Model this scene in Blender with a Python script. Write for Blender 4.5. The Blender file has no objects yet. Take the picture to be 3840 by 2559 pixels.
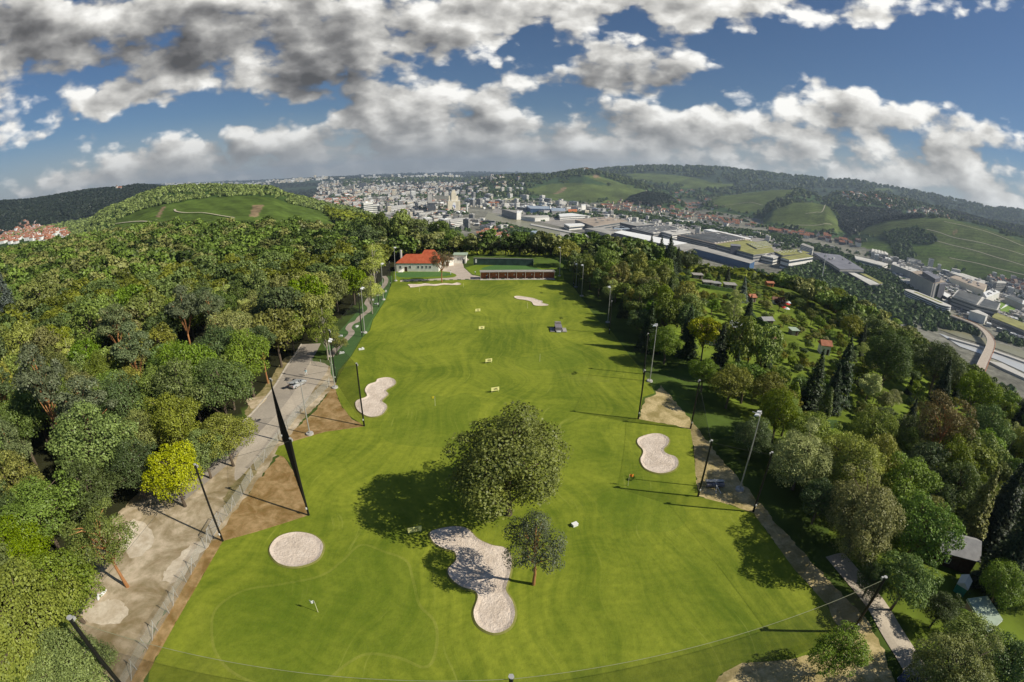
import bpy, bmesh, math, random
import numpy as np
from mathutils import Matrix, Vector

sc = bpy.context.scene
COL = sc.collection
rad = math.radians

# ------------------------------------------------------------------ camera (a wide action-camera lens, 46 m above the range)
CAM_Z, PITCH, ROLL, LENS, BARREL = 46.0, rad(20.5), rad(0.94), 1092.6 / 2353.0, 0.05
cd = bpy.data.cameras.new('camera')
cam = bpy.data.objects.new('camera', cd)
COL.objects.link(cam)
sc.camera = cam
_f = Vector((0, math.cos(PITCH), -math.sin(PITCH)))
_u = Vector((0, math.sin(PITCH), math.cos(PITCH)))
_r = Vector((1, 0, 0))
_rr = _r * math.cos(ROLL) + _u * math.sin(ROLL)
_uu = _u * math.cos(ROLL) - _r * math.sin(ROLL)
cam.matrix_world = Matrix(((_rr.x, _uu.x, -_f.x, 0), (_rr.y, _uu.y, -_f.y, 0), (_rr.z, _uu.z, -_f.z, CAM_Z), (0, 0, 0, 1)))
cd.type = 'PANO'
cd.panorama_type = 'FISHEYE_LENS_POLYNOMIAL'
cd.sensor_fit = 'HORIZONTAL'
cd.sensor_width = 36
cd.sensor_height = 36 * 682 / 1024
cd.fisheye_fov = rad(200)
_th = np.linspace(0.01, 1.3, 200)
_rm = LENS * 36 * (_th + BARREL * _th ** 3)
_k = np.linalg.lstsq(np.stack([_rm, _rm ** 2, _rm ** 3, _rm ** 4], 1), _th, rcond=None)[0]
cd.fisheye_polynomial_k0 = 0
cd.fisheye_polynomial_k1, cd.fisheye_polynomial_k2, cd.fisheye_polynomial_k3, cd.fisheye_polynomial_k4 = [-float(v) for v in _k]
cd.clip_start = 0.5
cd.clip_end = 60000

sc.render.engine = 'CYCLES'
sc.view_settings.view_transform = 'Standard'
sc.view_settings.look = 'None'
sc.view_settings.gamma = 1
sc.view_settings.exposure = 0.10
sc.cycles.use_denoising = True
sc.cycles.max_bounces = 6
sc.cycles.diffuse_bounces = 2
sc.cycles.glossy_bounces = 2
sc.cycles.transparent_max_bounces = 12
sc.cycles.volume_bounces = 0
sc.cycles.sample_clamp_indirect = 4

SUN_AZ, SUN_EL = rad(103.5), rad(38.0)      # azimuth clockwise from +y
sd = Vector((math.sin(SUN_AZ) * math.cos(SUN_EL), math.cos(SUN_AZ) * math.cos(SUN_EL), math.sin(SUN_EL)))
ld = bpy.data.lights.new('sun', 'SUN')
ld.energy = 5.0
ld.angle = rad(0.5)
ld.color = (1.0, 0.93, 0.80)
lo = bpy.data.objects.new('sun', ld)
lo.rotation_euler = sd.to_track_quat('Z', 'Y').to_euler()
lo.location = (200, -50, 300)
COL.objects.link(lo)


# ------------------------------------------------------------------ node helpers
class NT:
    def __init__(self, tree):
        self.t = tree

    def n(self, kind, **kw):
        nd = self.t.nodes.new(kind)
        for k, v in kw.items():
            setattr(nd, k, v)
        return nd

    def put(self, sock, v):
        if isinstance(v, bpy.types.NodeSocket):
            self.t.links.new(v, sock)
        else:
            sock.default_value = v

    def m(self, op, a, b=0.0, c=0.0, clamp=False):
        nd = self.n('ShaderNodeMath', operation=op, use_clamp=clamp)
        self.put(nd.inputs[0], a); self.put(nd.inputs[1], b); self.put(nd.inputs[2], c)
        return nd.outputs[0]

    def v(self, op, a, b=(0, 0, 0)):
        nd = self.n('ShaderNodeVectorMath', operation=op)
        self.put(nd.inputs[0], a)
        if op == 'SCALE':
            self.put(nd.inputs[3], b)
        elif op != 'LENGTH':
            self.put(nd.inputs[1], b)
        return nd.outputs['Value'] if op in ('LENGTH', 'DOT_PRODUCT', 'DISTANCE') else nd.outputs[0]

    def rng(self, x, a, b, c=0.0, d=1.0, smooth=True):
        nd = self.n('ShaderNodeMapRange')
        nd.interpolation_type = 'SMOOTHSTEP' if smooth else 'LINEAR'
        for i, q in enumerate((x, a, b, c, d)):
            self.put(nd.inputs[i], q)
        return nd.outputs[0]

    def noise(self, vec, scale, detail=4, rough=0.5, dist=0.0, col=False, dim='3D'):
        nd = self.n('ShaderNodeTexNoise', noise_dimensions=dim)
        self.put(nd.inputs['Vector'], vec)
        nd.inputs['Scale'].default_value = scale
        nd.inputs['Detail'].default_value = detail
        nd.inputs['Roughness'].default_value = rough
        nd.inputs['Distortion'].default_value = dist
        return nd.outputs['Color' if col else 'Fac']

    def mix(self, f, a, b):
        nd = self.n('ShaderNodeMix', data_type='RGBA')
        self.put(nd.inputs[0], f)
        self.put(nd.inputs[6], a if isinstance(a, bpy.types.NodeSocket) else (*a[:3], 1))
        self.put(nd.inputs[7], b if isinstance(b, bpy.types.NodeSocket) else (*b[:3], 1))
        return nd.outputs[2]

    def xyz(self, x=0.0, y=0.0, z=0.0):
        nd = self.n('ShaderNodeCombineXYZ')
        self.put(nd.inputs[0], x); self.put(nd.inputs[1], y); self.put(nd.inputs[2], z)
        return nd.outputs[0]

    def sep(self, v):
        nd = self.n('ShaderNodeSeparateXYZ')
        self.put(nd.inputs[0], v)
        return nd.outputs


# ------------------------------------------------------------------ world: daylight sky with cumulus clouds
w = bpy.data.worlds.new('World')
sc.world = w
w.use_nodes = True
W = NT(w.node_tree)
w.node_tree.nodes.clear()

# cloud banks in compass degrees: (azimuth, elevation, half width, half height, weight)
BANKS = [
    (-43.5, 17.5, 20.4, 4.5, 1.00),
    (-22.4, 15.2, 17.9, 5.6, 1.00),
    (-4.3, 18.4, 21.3, 3.3, 1.00),
    (15.6, 19.4, 18.1, 2.4, 0.90),
    (38.4, 19.3, 6.9, 2.0, 0.80),
    (12.0, 12.4, 13.0, 3.3, 1.05),
    (-23.9, 9.9, 9.9, 2.1, 0.80),
    (-44.2, 9.7, 5.1, 1.9, 1.00),
    (-8.7, 6.5, 23.1, 2.8, 1.00),
    (-10.3, 2.4, 34.9, 2.2, 0.90),
    (38.9, 10.2, 7.8, 3.3, 1.10),
    (50.6, 9.3, 6.1, 2.1, 1.10),
    (21.6, 7.2, 3.6, 1.4, 1.00),
    (24.1, 5.0, 6.9, 1.6, 0.85),
    (31.2, 3.6, 13.3, 1.5, 0.75),
    (48.7, 3.6, 9.7, 2.1, 0.95),
    (28.2, 10.7, 2.2, 1.2, 0.80),
    (-56.7, 12.3, 4.6, 3.2, 0.80),
    (-37.5, 2.7, 23.2, 1.7, 0.70),
    (11.5, 0.3, 24.6, 1.2, 0.60),
    (-5.7, 8.6, 7.7, 2.5, 0.70),
    (-18.1, 0.2, 27.4, 1.5, 0.70),
    (54.8, 20.8, 1.6, 1.2, 0.70),
    (-54.2, 8.5, 3.3, 0.7, 0.70),
    (-20.0, 5.5, 34.0, 2.6, 0.75),
    (8.0, 4.6, 26.0, 2.4, 0.80),
    (-42.0, 4.0, 22.0, 1.6, 0.55),
    (38.0, 5.5, 20.0, 2.2, 0.60),
]
HOLES = [
    (36.4, 14.5, 15.0, 3.6, 1.10),
    (-15.8, 13.7, 1.7, 1.0, 1.00),
    (0.7, 13.9, 4.6, 1.5, 0.90),
    (15.3, 17.1, 2.7, 0.8, 0.90),
    (-32.9, 7.6, 11.1, 1.7, 1.10),
    (-53.1, 5.0, 9.0, 1.8, 0.70),
    (53.4, 15.2, 7.1, 4.8, 1.10),
    (-27.5, 11.8, 1.5, 1.5, 0.50),
    (5.1, 7.5, 5.5, 1.1, 0.70),
    (17.3, 8.1, 5.5, 1.2, 0.60),
    (-2.7, 12.0, 2.5, 1.2, 0.60),
]
SHADY = [
    (-41.7, 14.2, 10.8, 2.3, 1.00),
    (-22.4, 10.4, 8.4, 2.1, 0.90),
    (-55.2, 18.6, 5.4, 3.7, 0.80),
    (11.2, 10.2, 12.8, 1.7, 0.75),
    (49.7, 7.3, 7.2, 1.0, 0.70),
    (-23.9, 8.7, 9.0, 1.3, 0.70),
    (-28.6, 3.3, 14.9, 1.2, 0.50),
    (2.1, 5.0, 15.4, 1.1, 0.50),
    (36.8, 7.2, 5.8, 0.8, 0.45),
    (-13.4, 0.7, 39.2, 1.9, 0.45),
    (-28.4, 16.2, 14.8, 3.4, 0.45),
]


def blobs(A, E, items):
    t = np.zeros_like(A)
    for a, e, ra, re, wt in items:
        q = np.clip((1.5 - np.hypot((A - a) / ra, (E - e) / re)) / 1.15, 0, 1)
        t = np.maximum(t, wt * q * q * (3 - 2 * q))
    return t


def layout(A, E):
    c = blobs(A, E, BANKS) - blobs(A, E, HOLES)
    s = blobs(A, E, SHADY)
    up = np.clip(blobs(A, E + 3.5, BANKS) - blobs(A, E + 3.5, HOLES), 0, 1)
    return c, s + 0.35 * up


# the layout of the banks as a short sum of products (curve of azimuth) x (curve of elevation), held in colour ramps
AZ0, AZ1, EL0, EL1, NS = -80.0, 90.0, -2.0, 42.0, 32
_A, _E = np.meshgrid(np.linspace(AZ0, AZ1, 171), np.linspace(EL0, EL1, 133), indexing='ij')


def ramp(x, vals):
    """A colour ramp through rows of three values in -1..1."""
    nd = W.n('ShaderNodeValToRGB')
    W.put(nd.inputs[0], x)
    nd.color_ramp.interpolation = 'LINEAR'
    e = nd.color_ramp.elements
    for i, v in enumerate(vals):
        el_ = e[i] if i < 2 else e.new(i / (NS - 1))
        el_.position = i / (NS - 1)
        if i == 1:
            e[1].position = 1 / (NS - 1)
    for i, v in enumerate(vals):
        e[i].color = (*[float(0.5 + 0.5 * q) for q in v], 1)
    return W.v('SUBTRACT', W.v('SCALE', nd.outputs[0], 2.0), (1, 1, 1))


def separable(field, rank, ax, ex):
    U, S, V = np.linalg.svd(field, full_matrices=False)
    ai = np.linspace(0, field.shape[0] - 1, NS); ei = np.linspace(0, field.shape[1] - 1, NS)
    tot = None
    for k in range(0, rank, 3):
        ua = np.stack([np.interp(ai, np.arange(field.shape[0]), U[:, j]) for j in range(k, k + 3)], 1)
        vb = np.stack([np.interp(ei, np.arange(field.shape[1]), V[j]) for j in range(k, k + 3)], 1)
        sc_ = [S[k + j] * np.abs(ua[:, j]).max() * np.abs(vb[:, j]).max() for j in range(3)]
        ra_ = ramp(ax, ua / np.abs(ua).max(0)); rb_ = ramp(ex, vb / np.abs(vb).max(0))
        t = W.v('DOT_PRODUCT', W.v('MULTIPLY', ra_, tuple(float(q) for q in sc_)), rb_)
        tot = t if tot is None else W.m('ADD', tot, t)
    return tot


tc = W.n('ShaderNodeTexCoord')
vx = W.sep(W.v('NORMALIZE', tc.outputs['Generated']))
az = W.m('MULTIPLY', W.m('ARCTAN2', vx[0], vx[1]), 57.2958)
el = W.m('MULTIPLY', W.m('ARCSINE', vx[2]), 57.2958)
P0 = W.xyz(az, el, 0.0)
wob = W.sep(W.v('SCALE', W.v('SUBTRACT', W.noise(P0, 0.14, 3, 0.55, col=True, dim='2D'), (0.5, 0.5, 0.5)), 7.0))
ax = W.rng(W.m('ADD', az, wob[0]), AZ0, AZ1, 0, 1, False)
ex = W.rng(W.m('ADD', el, W.m('MULTIPLY', wob[1], 0.8)), EL0, EL1, 0, 1, False)
_c, _s = layout(_A, _E)
BANK = separable(_c, 9, ax, ex)
SHADE = separable(_s, 6, ax, ex)
flat = W.v('MULTIPLY', P0, (0.72, 1.25, 0.0))


def dens(off, detail, vdetail):
    p = W.v('ADD', flat, off)
    puff = W.noise(p, 0.17, detail, 0.51, 0.12, dim='2D')
    vo = W.n('ShaderNodeTexVoronoi', feature='F1', voronoi_dimensions='2D')
    W.put(vo.inputs['Vector'], W.v('ADD', p, W.v('SCALE', W.noise(p, 1.0, 2, 0.5, col=True, dim='2D'), 1.0)))
    vo.inputs['Scale'].default_value = 0.30
    vo.inputs['Detail'].default_value = vdetail
    vo.inputs['Roughness'].default_value = 0.55
    return W.m('ADD', W.m('MULTIPLY', W.m('SUBTRACT', puff, 0.5), 2.3), W.m('MULTIPLY', W.m('SUBTRACT', 0.45, vo.outputs['Distance']), 0.75))


n0, n1 = dens((0, 0, 0), 8, 2.0), dens((1.2, 1.9, 0), 5, 1.0)
seen = W.m('MULTIPLY', W.rng(el, 52.0, 38.0), W.rng(W.m('ABSOLUTE', az), 105.0, 80.0))     # clearer overhead and behind
D0 = W.m('ADD', n0, W.m('SUBTRACT', W.m('MULTIPLY', W.m('ADD', BANK, 0.30), seen), 0.27))
cover = W.rng(D0, -0.12, 0.46)
lit = W.m('ADD', W.m('MULTIPLY', W.m('SUBTRACT', n0, n1), 0.50), 0.93)
lit = W.m('SUBTRACT', lit, W.m('MULTIPLY', W.rng(D0, 0.3, 1.6), 0.24))
lit = W.m('SUBTRACT', lit, W.m('MULTIPLY', SHADE, 0.58))
lit = W.m('SUBTRACT', lit, W.m('MULTIPLY', W.rng(el, 9.0, 2.0), 0.06))
cr = W.n('ShaderNodeValToRGB')
W.put(cr.inputs[0], lit)
els = cr.color_ramp.elements
els[0].position, els[0].color = 0.0, (0.085, 0.083, 0.083, 1)
els[1].position, els[1].color = 1.0, (1.0, 0.985, 0.94, 1)
for p_, c_ in ((0.25, (0.175, 0.172, 0.170, 1)), (0.5, (0.35, 0.343, 0.33, 1)), (0.75, (0.64, 0.625, 0.59, 1))):
    x_ = els.new(p_); x_.color = c_
sky = W.n('ShaderNodeTexSky', sky_type='NISHITA', sun_disc=False, sun_elevation=SUN_EL, sun_rotation=SUN_AZ)
sky.air_density = 1.0
sky.dust_density = 0.4
sky.ozone_density = 3.0
skyc = W.v('MULTIPLY', sky.outputs[0], (0.037, 0.046, 0.056))
low = W.rng(el, 8.0, 0.0)
haze = W.mix(W.m('MULTIPLY', low, 0.55), cr.outputs[0], (0.42, 0.425, 0.42))
skyl = W.mix(W.m('MULTIPLY', W.rng(el, 8.0, 0.0), 0.8), skyc, (0.40, 0.42, 0.43))
out = W.mix(cover, skyl, haze)
bg = W.n('ShaderNodeBackground')
W.put(bg.inputs[0], out)
bg.inputs[1].default_value = 1.0
wo = W.n('ShaderNodeOutputWorld')
w.node_tree.links.new(bg.outputs[0], wo.inputs[0])
w.cycles.sampling_method = 'MANUAL'
w.cycles.sample_map_resolution = 256


# ------------------------------------------------------------------ terrain heights (metres, range turf = 0)
def sight(u, v):
    """Direction of the sight line through point (u, v) of a 3840 x 2559 survey photo."""
    F = LENS * 3840
    x, y = u - 1920.0, 1279.5 - v
    c, s = math.cos(ROLL), math.sin(ROLL)
    x, y = c * x - s * y, s * x + c * y
    r = math.hypot(x, y) + 1e-9
    th = r / F
    for _ in range(15):
        th -= (F * (th + BARREL * th ** 3) - r) / (F * (1 + 3 * BARREL * th * th))
    a, b, e = math.sin(th) * x / r, math.cos(th), math.sin(th) * y / r
    c, s = math.cos(PITCH), math.sin(PITCH)
    return a, c * b + s * e, -s * b + c * e


def AE(u, v):
    a, b, e = sight(u, v)
    return math.degrees(math.atan2(a, b)), math.degrees(math.asin(e))


def sm(x, a, b):
    t = np.clip((x - a) / (b - a), 0, 1)
    return t * t * (3 - 2 * t)


# hills: crest line seen against what lies behind it, distance of the crest, distance of the foot, foot height
HILLS = [
    dict(c=[(-900, 860), (-300, 800), (0, 763), (102, 757), (204, 741), (326, 720), (441, 710), (510, 700), (571, 702), (653, 712), (760, 760)], d=(3500, 3300), f=(2200, 2200), z=-20),
    dict(c=[(330, 850), (367, 812), (408, 788), (469, 763), (531, 735), (612, 710), (694, 702), (776, 700), (857, 702), (960, 705), (1021, 710), (1082, 737), (1164, 758), (1246, 782), (1368, 808), (1450, 850)], d=(1250, 950), f=(480, 420), z=-14, p=0.8),
    dict(c=[(880, 720), (960, 695), (1176, 672), (1368, 668), (1654, 664), (1899, 662), (2100, 664), (2250, 690)], d=(9500, 9500), f=(5200, 5200), z=-150),
    dict(c=[(560, 690), (700, 686), (960, 676), (1176, 665), (1368, 657), (1654, 648), (1899, 645.5), (2002, 648), (2300, 651), (2500, 665)], d=(17000, 17000), f=(9800, 9800), z=-120),
    dict(c=[(1700, 722), (1740, 708), (1850, 668), (1950, 660), (2050, 662), (2120, 650), (2170, 640), (2190, 636), (2230, 645), (2300, 660), (2400, 690), (2470, 722), (2540, 765)], d=(4400, 4000), f=(2900, 2900), z=-150, p=0.85),
    dict(c=[(2330, 765), (2360, 748), (2430, 728), (2500, 737), (2560, 765)], d=(3150, 3150), f=(2850, 2850), z=-150),
    dict(c=[(2180, 660), (2250, 640), (2350, 630), (2500, 627), (2700, 633), (2900, 655), (3100, 678), (3200, 680), (3300, 700), (3500, 735), (3700, 780), (3839, 795), (4200, 830), (4800, 900)], d=(6800, 5500), f=(4200, 3600), z=-110),
    dict(c=[(2600, 790), (2640, 755), (2700, 738), (2800, 726), (2900, 714), (2980, 711), (3060, 735), (3130, 790)], d=(3900, 3800), f=(3000, 2700), z=-150),
    dict(c=[(2850, 835), (2870, 800), (2900, 775), (2960, 762), (3040, 760), (3100, 772), (3130, 800), (3160, 845), (3180, 880)], d=(3000, 2800), f=(2450, 2250), z=-150, p=0.9),
    dict(c=[(3060, 760), (3140, 725), (3300, 730), (3430, 760), (3560, 792), (3700, 832), (3840, 858), (4200, 900), (4800, 960)], d=(4000, 3300), f=(2500, 2200), z=-120, p=0.8),
    dict(c=[(3170, 890), (3250, 850), (3330, 826), (3420, 815), (3540, 817), (3700, 850), (3840, 895), (4200, 990), (4800, 1080)], d=(2700, 2100), f=(2150, 1330), z=-150, p=0.9),
]
for h in HILLS:
    ae = [AE(*p) for p in h['c']]
    h['az'] = np.array([a for a, _ in ae]); h['el'] = np.array([e for _, e in ae])


def terrain(x, y):
    x = np.asarray(x, float); y = np.asarray(y, float)
    d = np.hypot(x, y) + 1e-6
    az = np.degrees(np.arctan2(x, y))
    yt = 258 + np.clip(-58 - x, 0, 400) * 0.78
    n = np.clip(y - yt, 0, None)
    e = np.clip(x - 46, 0, None)
    wv = np.clip(-x - 470, 0, None)
    lift = 8.0 * sm(-x, 70, 300)
    drop = 0.27 * n + 0.115 * np.minimum(e, 125) + 0.50 * np.clip(e - 125, 0, None) + 0.20 * wv
    cap = 28 + 122 * sm(az, -46, -26)
    z = lift - cap * (1 - np.exp(-(drop / cap) - 0.6 * (drop / cap) ** 3))
    south = np.clip(-y - 20, 0, None)
    z = z - 0.10 * np.minimum(south, 300)
    lump = 0.5 * np.sin(x * 0.031 + 1.3) * np.sin(y * 0.027) + 0.5 * np.sin(x * 0.011 + y * 0.017)
    for h in HILLS:
        a = h['az']
        t = np.clip((az - a[0]) / (a[-1] - a[0]), 0, 1)
        dc = h['d'][0] + (h['d'][1] - h['d'][0]) * t
        df = h['f'][0] + (h['f'][1] - h['f'][0]) * t
        zc = CAM_Z + dc * np.tan(np.radians(np.interp(az, a, h['el'])))
        s = np.clip((d - df) / (dc - df), 0, 1)
        up = sm(s, 0, 1) * 0.5 + 0.5 * s ** h.get('p', 1.0)
        back = 1 - sm((d - dc) / (dc - df), 0.02, 2.2)
        zz = np.where(d < dc, h['z'] + (zc - h['z']) * up, -165 + (zc + 165) * back)
        zz = zz + lump * np.clip(dc * 0.0012, 0, 8) * np.where(s > 0.02, np.minimum(1, (1 - s) * 4), 0)
        edge = sm(az, a[0] - 0.4, a[0]) * (1 - sm(az, a[-1], a[-1] + 0.4))
        zz = np.where((d > df) & (zz > z), z + (zz - z) * edge, z)
        z = np.maximum(z, zz)
    return z


def at(u, v, h=0.0):
    """Where the sight line through (u, v) comes within h metres of the ground."""
    a, b, c = sight(u, v)
    t = np.concatenate([np.linspace(8, 1500, 1500), np.geomspace(1502, 21000, 2500)])
    g = CAM_Z + t * c - h - terrain(t * a, t * b)
    i = np.argmax(g < 0)
    if g[i] >= 0:
        i = len(t) - 1
    t0, t1 = t[max(i - 1, 0)], t[i]
    for _ in range(12):
        tm = 0.5 * (t0 + t1)
        if CAM_Z + tm * c - h - float(terrain(tm * a, tm * b)) < 0:
            t1 = tm
        else:
            t0 = tm
    return Vector((t1 * a, t1 * b, CAM_Z + t1 * c - h))


def flat_at(u, v, z=0.0):
    a, b, c = sight(u, v)
    t = (z - CAM_Z) / c
    return Vector((a * t, b * t, z))


def inside(px, py, poly):
    px = np.asarray(px); py = np.asarray(py)
    r = np.zeros(px.shape, bool)
    n = len(poly)
    for i in range(n):
        x0, y0 = poly[i][0], poly[i][1]
        x1, y1 = poly[(i + 1) % n][0], poly[(i + 1) % n][1]
        c = ((y0 > py) != (y1 > py)) & (px < (x1 - x0) * (py - y0) / ((y1 - y0) if y1 != y0 else 1e-9) + x0)
        r ^= c
    return r


# ------------------------------------------------------------------ materials
MATS = {}


def newmat(name):
    m = bpy.data.materials.new(name)
    m.use_nodes = True
    N = NT(m.node_tree)
    b = m.node_tree.nodes['Principled BSDF']
    b.inputs['Specular IOR Level'].default_value = 0.25
    b.inputs['Roughness'].default_value = 0.8
    MATS[name] = m
    return m, N, b


def plain(name, col, rough=0.7, var=0.12, scale=0.8, spec=0.25, metal=0.0, bump=0.0):
    """Paint, metal, plaster ... : a base colour with a little mottling and wear."""
    m, N, b = newmat(name)
    tcx = N.n('ShaderNodeTexCoord')
    f = N.noise(tcx.outputs['Object'], scale, 5, 0.6)
    f2 = N.rng(f, 0.3, 0.7)
    c = N.mix(f2, [q * (1 - var) for q in col], [min(1, q * (1 + var)) for q in col])
    N.put(b.inputs['Base Color'], c)
    b.inputs['Roughness'].default_value = rough
    b.inputs['Specular IOR Level'].default_value = spec
    b.inputs['Metallic'].default_value = metal
    if bump:
        bn = N.n('ShaderNodeBump')
        bn.inputs['Strength'].default_value = bump
        N.put(bn.inputs['Height'], N.noise(tcx.outputs['Object'], scale * 8, 3))
        N.put(b.inputs['Normal'], bn.outputs[0])
    return m


def ground_mat(name, ca, cb, cc=None, scale=0.2, fine=2.0, bump=0.3, stretch=(1, 1, 1)):
    m, N, b = newmat(name)
    geo = N.n('ShaderNodeNewGeometry')
    p = N.v('MULTIPLY', geo.outputs['Position'], stretch)
    f = N.rng(N.noise(p, scale, 6, 0.62, 0.6), 0.32, 0.68)
    c = N.mix(f, ca, cb)
    g = N.rng(N.noise(p, fine, 5, 0.65), 0.35, 0.7)
    c = N.mix(N.m('MULTIPLY', g, 0.45), c, cc or [q * 0.6 for q in ca])
    N.put(b.inputs['Base Color'], c)
    b.inputs['Roughness'].default_value = 0.95
    b.inputs['Specular IOR Level'].default_value = 0.1
    bn = N.n('ShaderNodeBump')
    bn.inputs['Strength'].default_value = bump
    bn.inputs['Distance'].default_value = 0.2
    N.put(bn.inputs['Height'], N.noise(p, fine * 2, 4, 0.7))
    N.put(b.inputs['Normal'], bn.outputs[0])
    return m


# ------------------------------------------------------------------ object helpers
class MB:
    """Collects faces, then links them as ONE mesh object."""
    def __init__(self):
        self.v, self.f, self.mi = [], [], []

    def add(self, vs, fs, mi=0):
        o = len(self.v)
        self.v += [tuple(p) for p in vs]
        self.f += [tuple(i + o for i in q) for q in fs]
        self.mi += [mi] * len(fs)
        return self

    def box(self, x0, x1, y0, y1, z0, z1, mi=0):
        vs = [(x, y, z) for z in (z0, z1) for x, y in ((x0, y0), (x1, y0), (x1, y1), (x0, y1))]
        return self.add(vs, [(3, 2, 1, 0), (4, 5, 6, 7), (0, 1, 5, 4), (1, 2, 6, 5), (2, 3, 7, 6), (3, 0, 4, 7)], mi)

    def prism(self, poly, z0, z1, mi=0, top=True):
        n = len(poly)
        if sum(poly[i][0] * poly[(i + 1) % n][1] - poly[(i + 1) % n][0] * poly[i][1] for i in range(n)) < 0:
            poly = poly[::-1]
        vs = [(p[0], p[1], z0) for p in poly] + [(p[0], p[1], z1) for p in poly]
        fs = [(i, (i + 1) % n, n + (i + 1) % n, n + i) for i in range(n)]
        if top:
            fs += [tuple(range(n, 2 * n)), tuple(range(n - 1, -1, -1))]
        return self.add(vs, fs, mi)

    def tube(self, a, b, r0, r1=None, n=8, mi=0, cap=True):
        a, b = Vector(a), Vector(b)
        r1 = r0 if r1 is None else r1
        dr = (b - a).normalized()
        q = dr.to_track_quat('Z', 'Y')
        vs = []
        for p, r in ((a, r0), (b, r1)):
            for i in range(n):
                t = 2 * math.pi * i / n
                vs.append(p + q @ Vector((r * math.cos(t), r * math.sin(t), 0)))
        fs = [(i, (i + 1) % n, n + (i + 1) % n, n + i) for i in range(n)]
        if cap:
            fs += [tuple(range(n - 1, -1, -1)), tuple(range(n, 2 * n))]
        return self.add(vs, fs, mi)

    def path(self, pts, r, n=6, mi=0):
        for i in range(len(pts) - 1):
            ra = r[i] if isinstance(r, (list, tuple)) else r
            rb = r[i + 1] if isinstance(r, (list, tuple)) else r
            self.tube(pts[i], pts[i + 1], ra, rb, n, mi)
        return self

    def build(self, name, mats, parent=None, smooth=False, loc=None):
        me = bpy.data.meshes.new(name)
        me.from_pydata(self.v, [], self.f)
        for m in (mats if isinstance(mats, (list, tuple)) else [mats]):
            me.materials.append(MATS[m] if isinstance(m, str) else m)
        me.polygons.foreach_set('material_index', self.mi)
        if smooth:
            me.polygons.foreach_set('use_smooth', [True] * len(self.f))
        me.update()
        o = bpy.data.objects.new(name, me)
        COL.objects.link(o)
        if parent:
            o.parent = parent
        if loc is not None:
            o.location = loc
        return o


def tag(o, label=None, cat=None, group=None, kind=None):
    for k, q in (('label', label), ('category', cat), ('group', group), ('kind', kind)):
        if q:
            o[k] = q
    return o


def empty(name, loc, rz=0.0, label=None, cat=None, group=None):
    o = bpy.data.objects.new(name, None)
    o.empty_display_size = 0.5
    COL.objects.link(o)
    o.location = loc
    o.rotation_euler = (0, 0, rz)
    return tag(o, label, cat, group)


KIDS = {}


def copy_tree(o, parent=None):
    c = o.copy()
    COL.objects.link(c)
    if parent:
        c.parent = parent
    for ch in list(o.children):
        copy_tree(ch, c)
    return c


def smooth_loop(pts, k=6, closed=True):
    """Catmull-Rom through the points."""
    n = len(pts)
    P = [Vector((p[0], p[1], 0)) for p in pts]
    out = []
    for i in range(n if closed else n - 1):
        a, b, c, d = (P[(i - 1) % n] if closed or i > 0 else P[0]), P[i], P[(i + 1) % n], (P[(i + 2) % n] if closed or i + 2 < n else P[-1])
        for j in range(k):
            t = j / k
            out.append(0.5 * ((2 * b) + (c - a) * t + (2 * a - 5 * b + 4 * c - d) * t * t + (3 * b - a - 3 * c + d) * t ** 3))
    if not closed:
        out.append(P[-1])
    return [(p.x, p.y) for p in out]


def poly_faces(pts):
    """Triangulated filled outline."""
    from mathutils.geometry import tessellate_polygon
    return [tuple(t) for t in tessellate_polygon([[Vector((p[0], p[1], 0)) for p in pts]])]


def sheet(name, pts, mat, z, follow=False, kind='structure', cell=None):
    """Ground sheet z metres above the terrain."""
    me = bpy.data.meshes.new(name)
    bm = bmesh.new()
    vs = [bm.verts.new((p[0], p[1], 0)) for p in pts]
    for t in poly_faces(pts):
        try:
            f = bm.faces.new([vs[i] for i in t])
        except ValueError:
            pass
    if cell:
        xs = [p[0] for p in pts]; ys = [p[1] for p in pts]
        q = min(xs) + cell
        while q < max(xs):
            bmesh.ops.bisect_plane(bm, geom=bm.verts[:] + bm.edges[:] + bm.faces[:], plane_co=(q, 0, 0), plane_no=(1, 0, 0)); q += cell
        q = min(ys) + cell
        while q < max(ys):
            bmesh.ops.bisect_plane(bm, geom=bm.verts[:] + bm.edges[:] + bm.faces[:], plane_co=(0, q, 0), plane_no=(0, 1, 0)); q += cell
    for v_ in bm.verts:
        v_.co.z = z + (float(terrain(v_.co.x, v_.co.y)) if follow else 0.0)
    bmesh.ops.recalc_face_normals(bm, faces=bm.faces[:])
    for f in bm.faces:
        if f.normal.z < 0:
            f.normal_flip()
    bm.to_mesh(me)
    bm.free()
    me.materials.append(MATS[mat])
    o = bpy.data.objects.new(name, me)
    COL.objects.link(o)
    return tag(o, kind=kind)


def strip(pts, width):
    """Outline of a band of given width (number or list) along a line."""
    L, R = [], []
    n = len(pts)
    for i, p in enumerate(pts):
        a = Vector(pts[max(i - 1, 0)][:2]); b = Vector(pts[min(i + 1, n - 1)][:2])
        t = (b - a).normalized()
        nrm = Vector((-t.y, t.x))
        w_ = (width[i] if isinstance(width, (list, tuple)) else width) / 2
        q = Vector(p[:2])
        L.append(tuple(q + nrm * w_)); R.append(tuple(q - nrm * w_))
    return L + R[::-1]


def ribbon(name, line, width, mat, z, kind='structure'):
    """A band laid along the ground."""
    lp = smooth_loop([tuple(at(*q)[:2]) for q in line], 8, False)
    o_ = strip(lp, width)
    h_ = len(o_) // 2
    vs_ = [(x, y, float(terrain(x, y)) + z) for x, y in o_]
    mb = MB().add(vs_, [(i, len(o_) - 1 - i, len(o_) - 2 - i, i + 1) for i in range(h_ - 1)])
    return tag(mb.build(name, mat), kind=kind)


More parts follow.
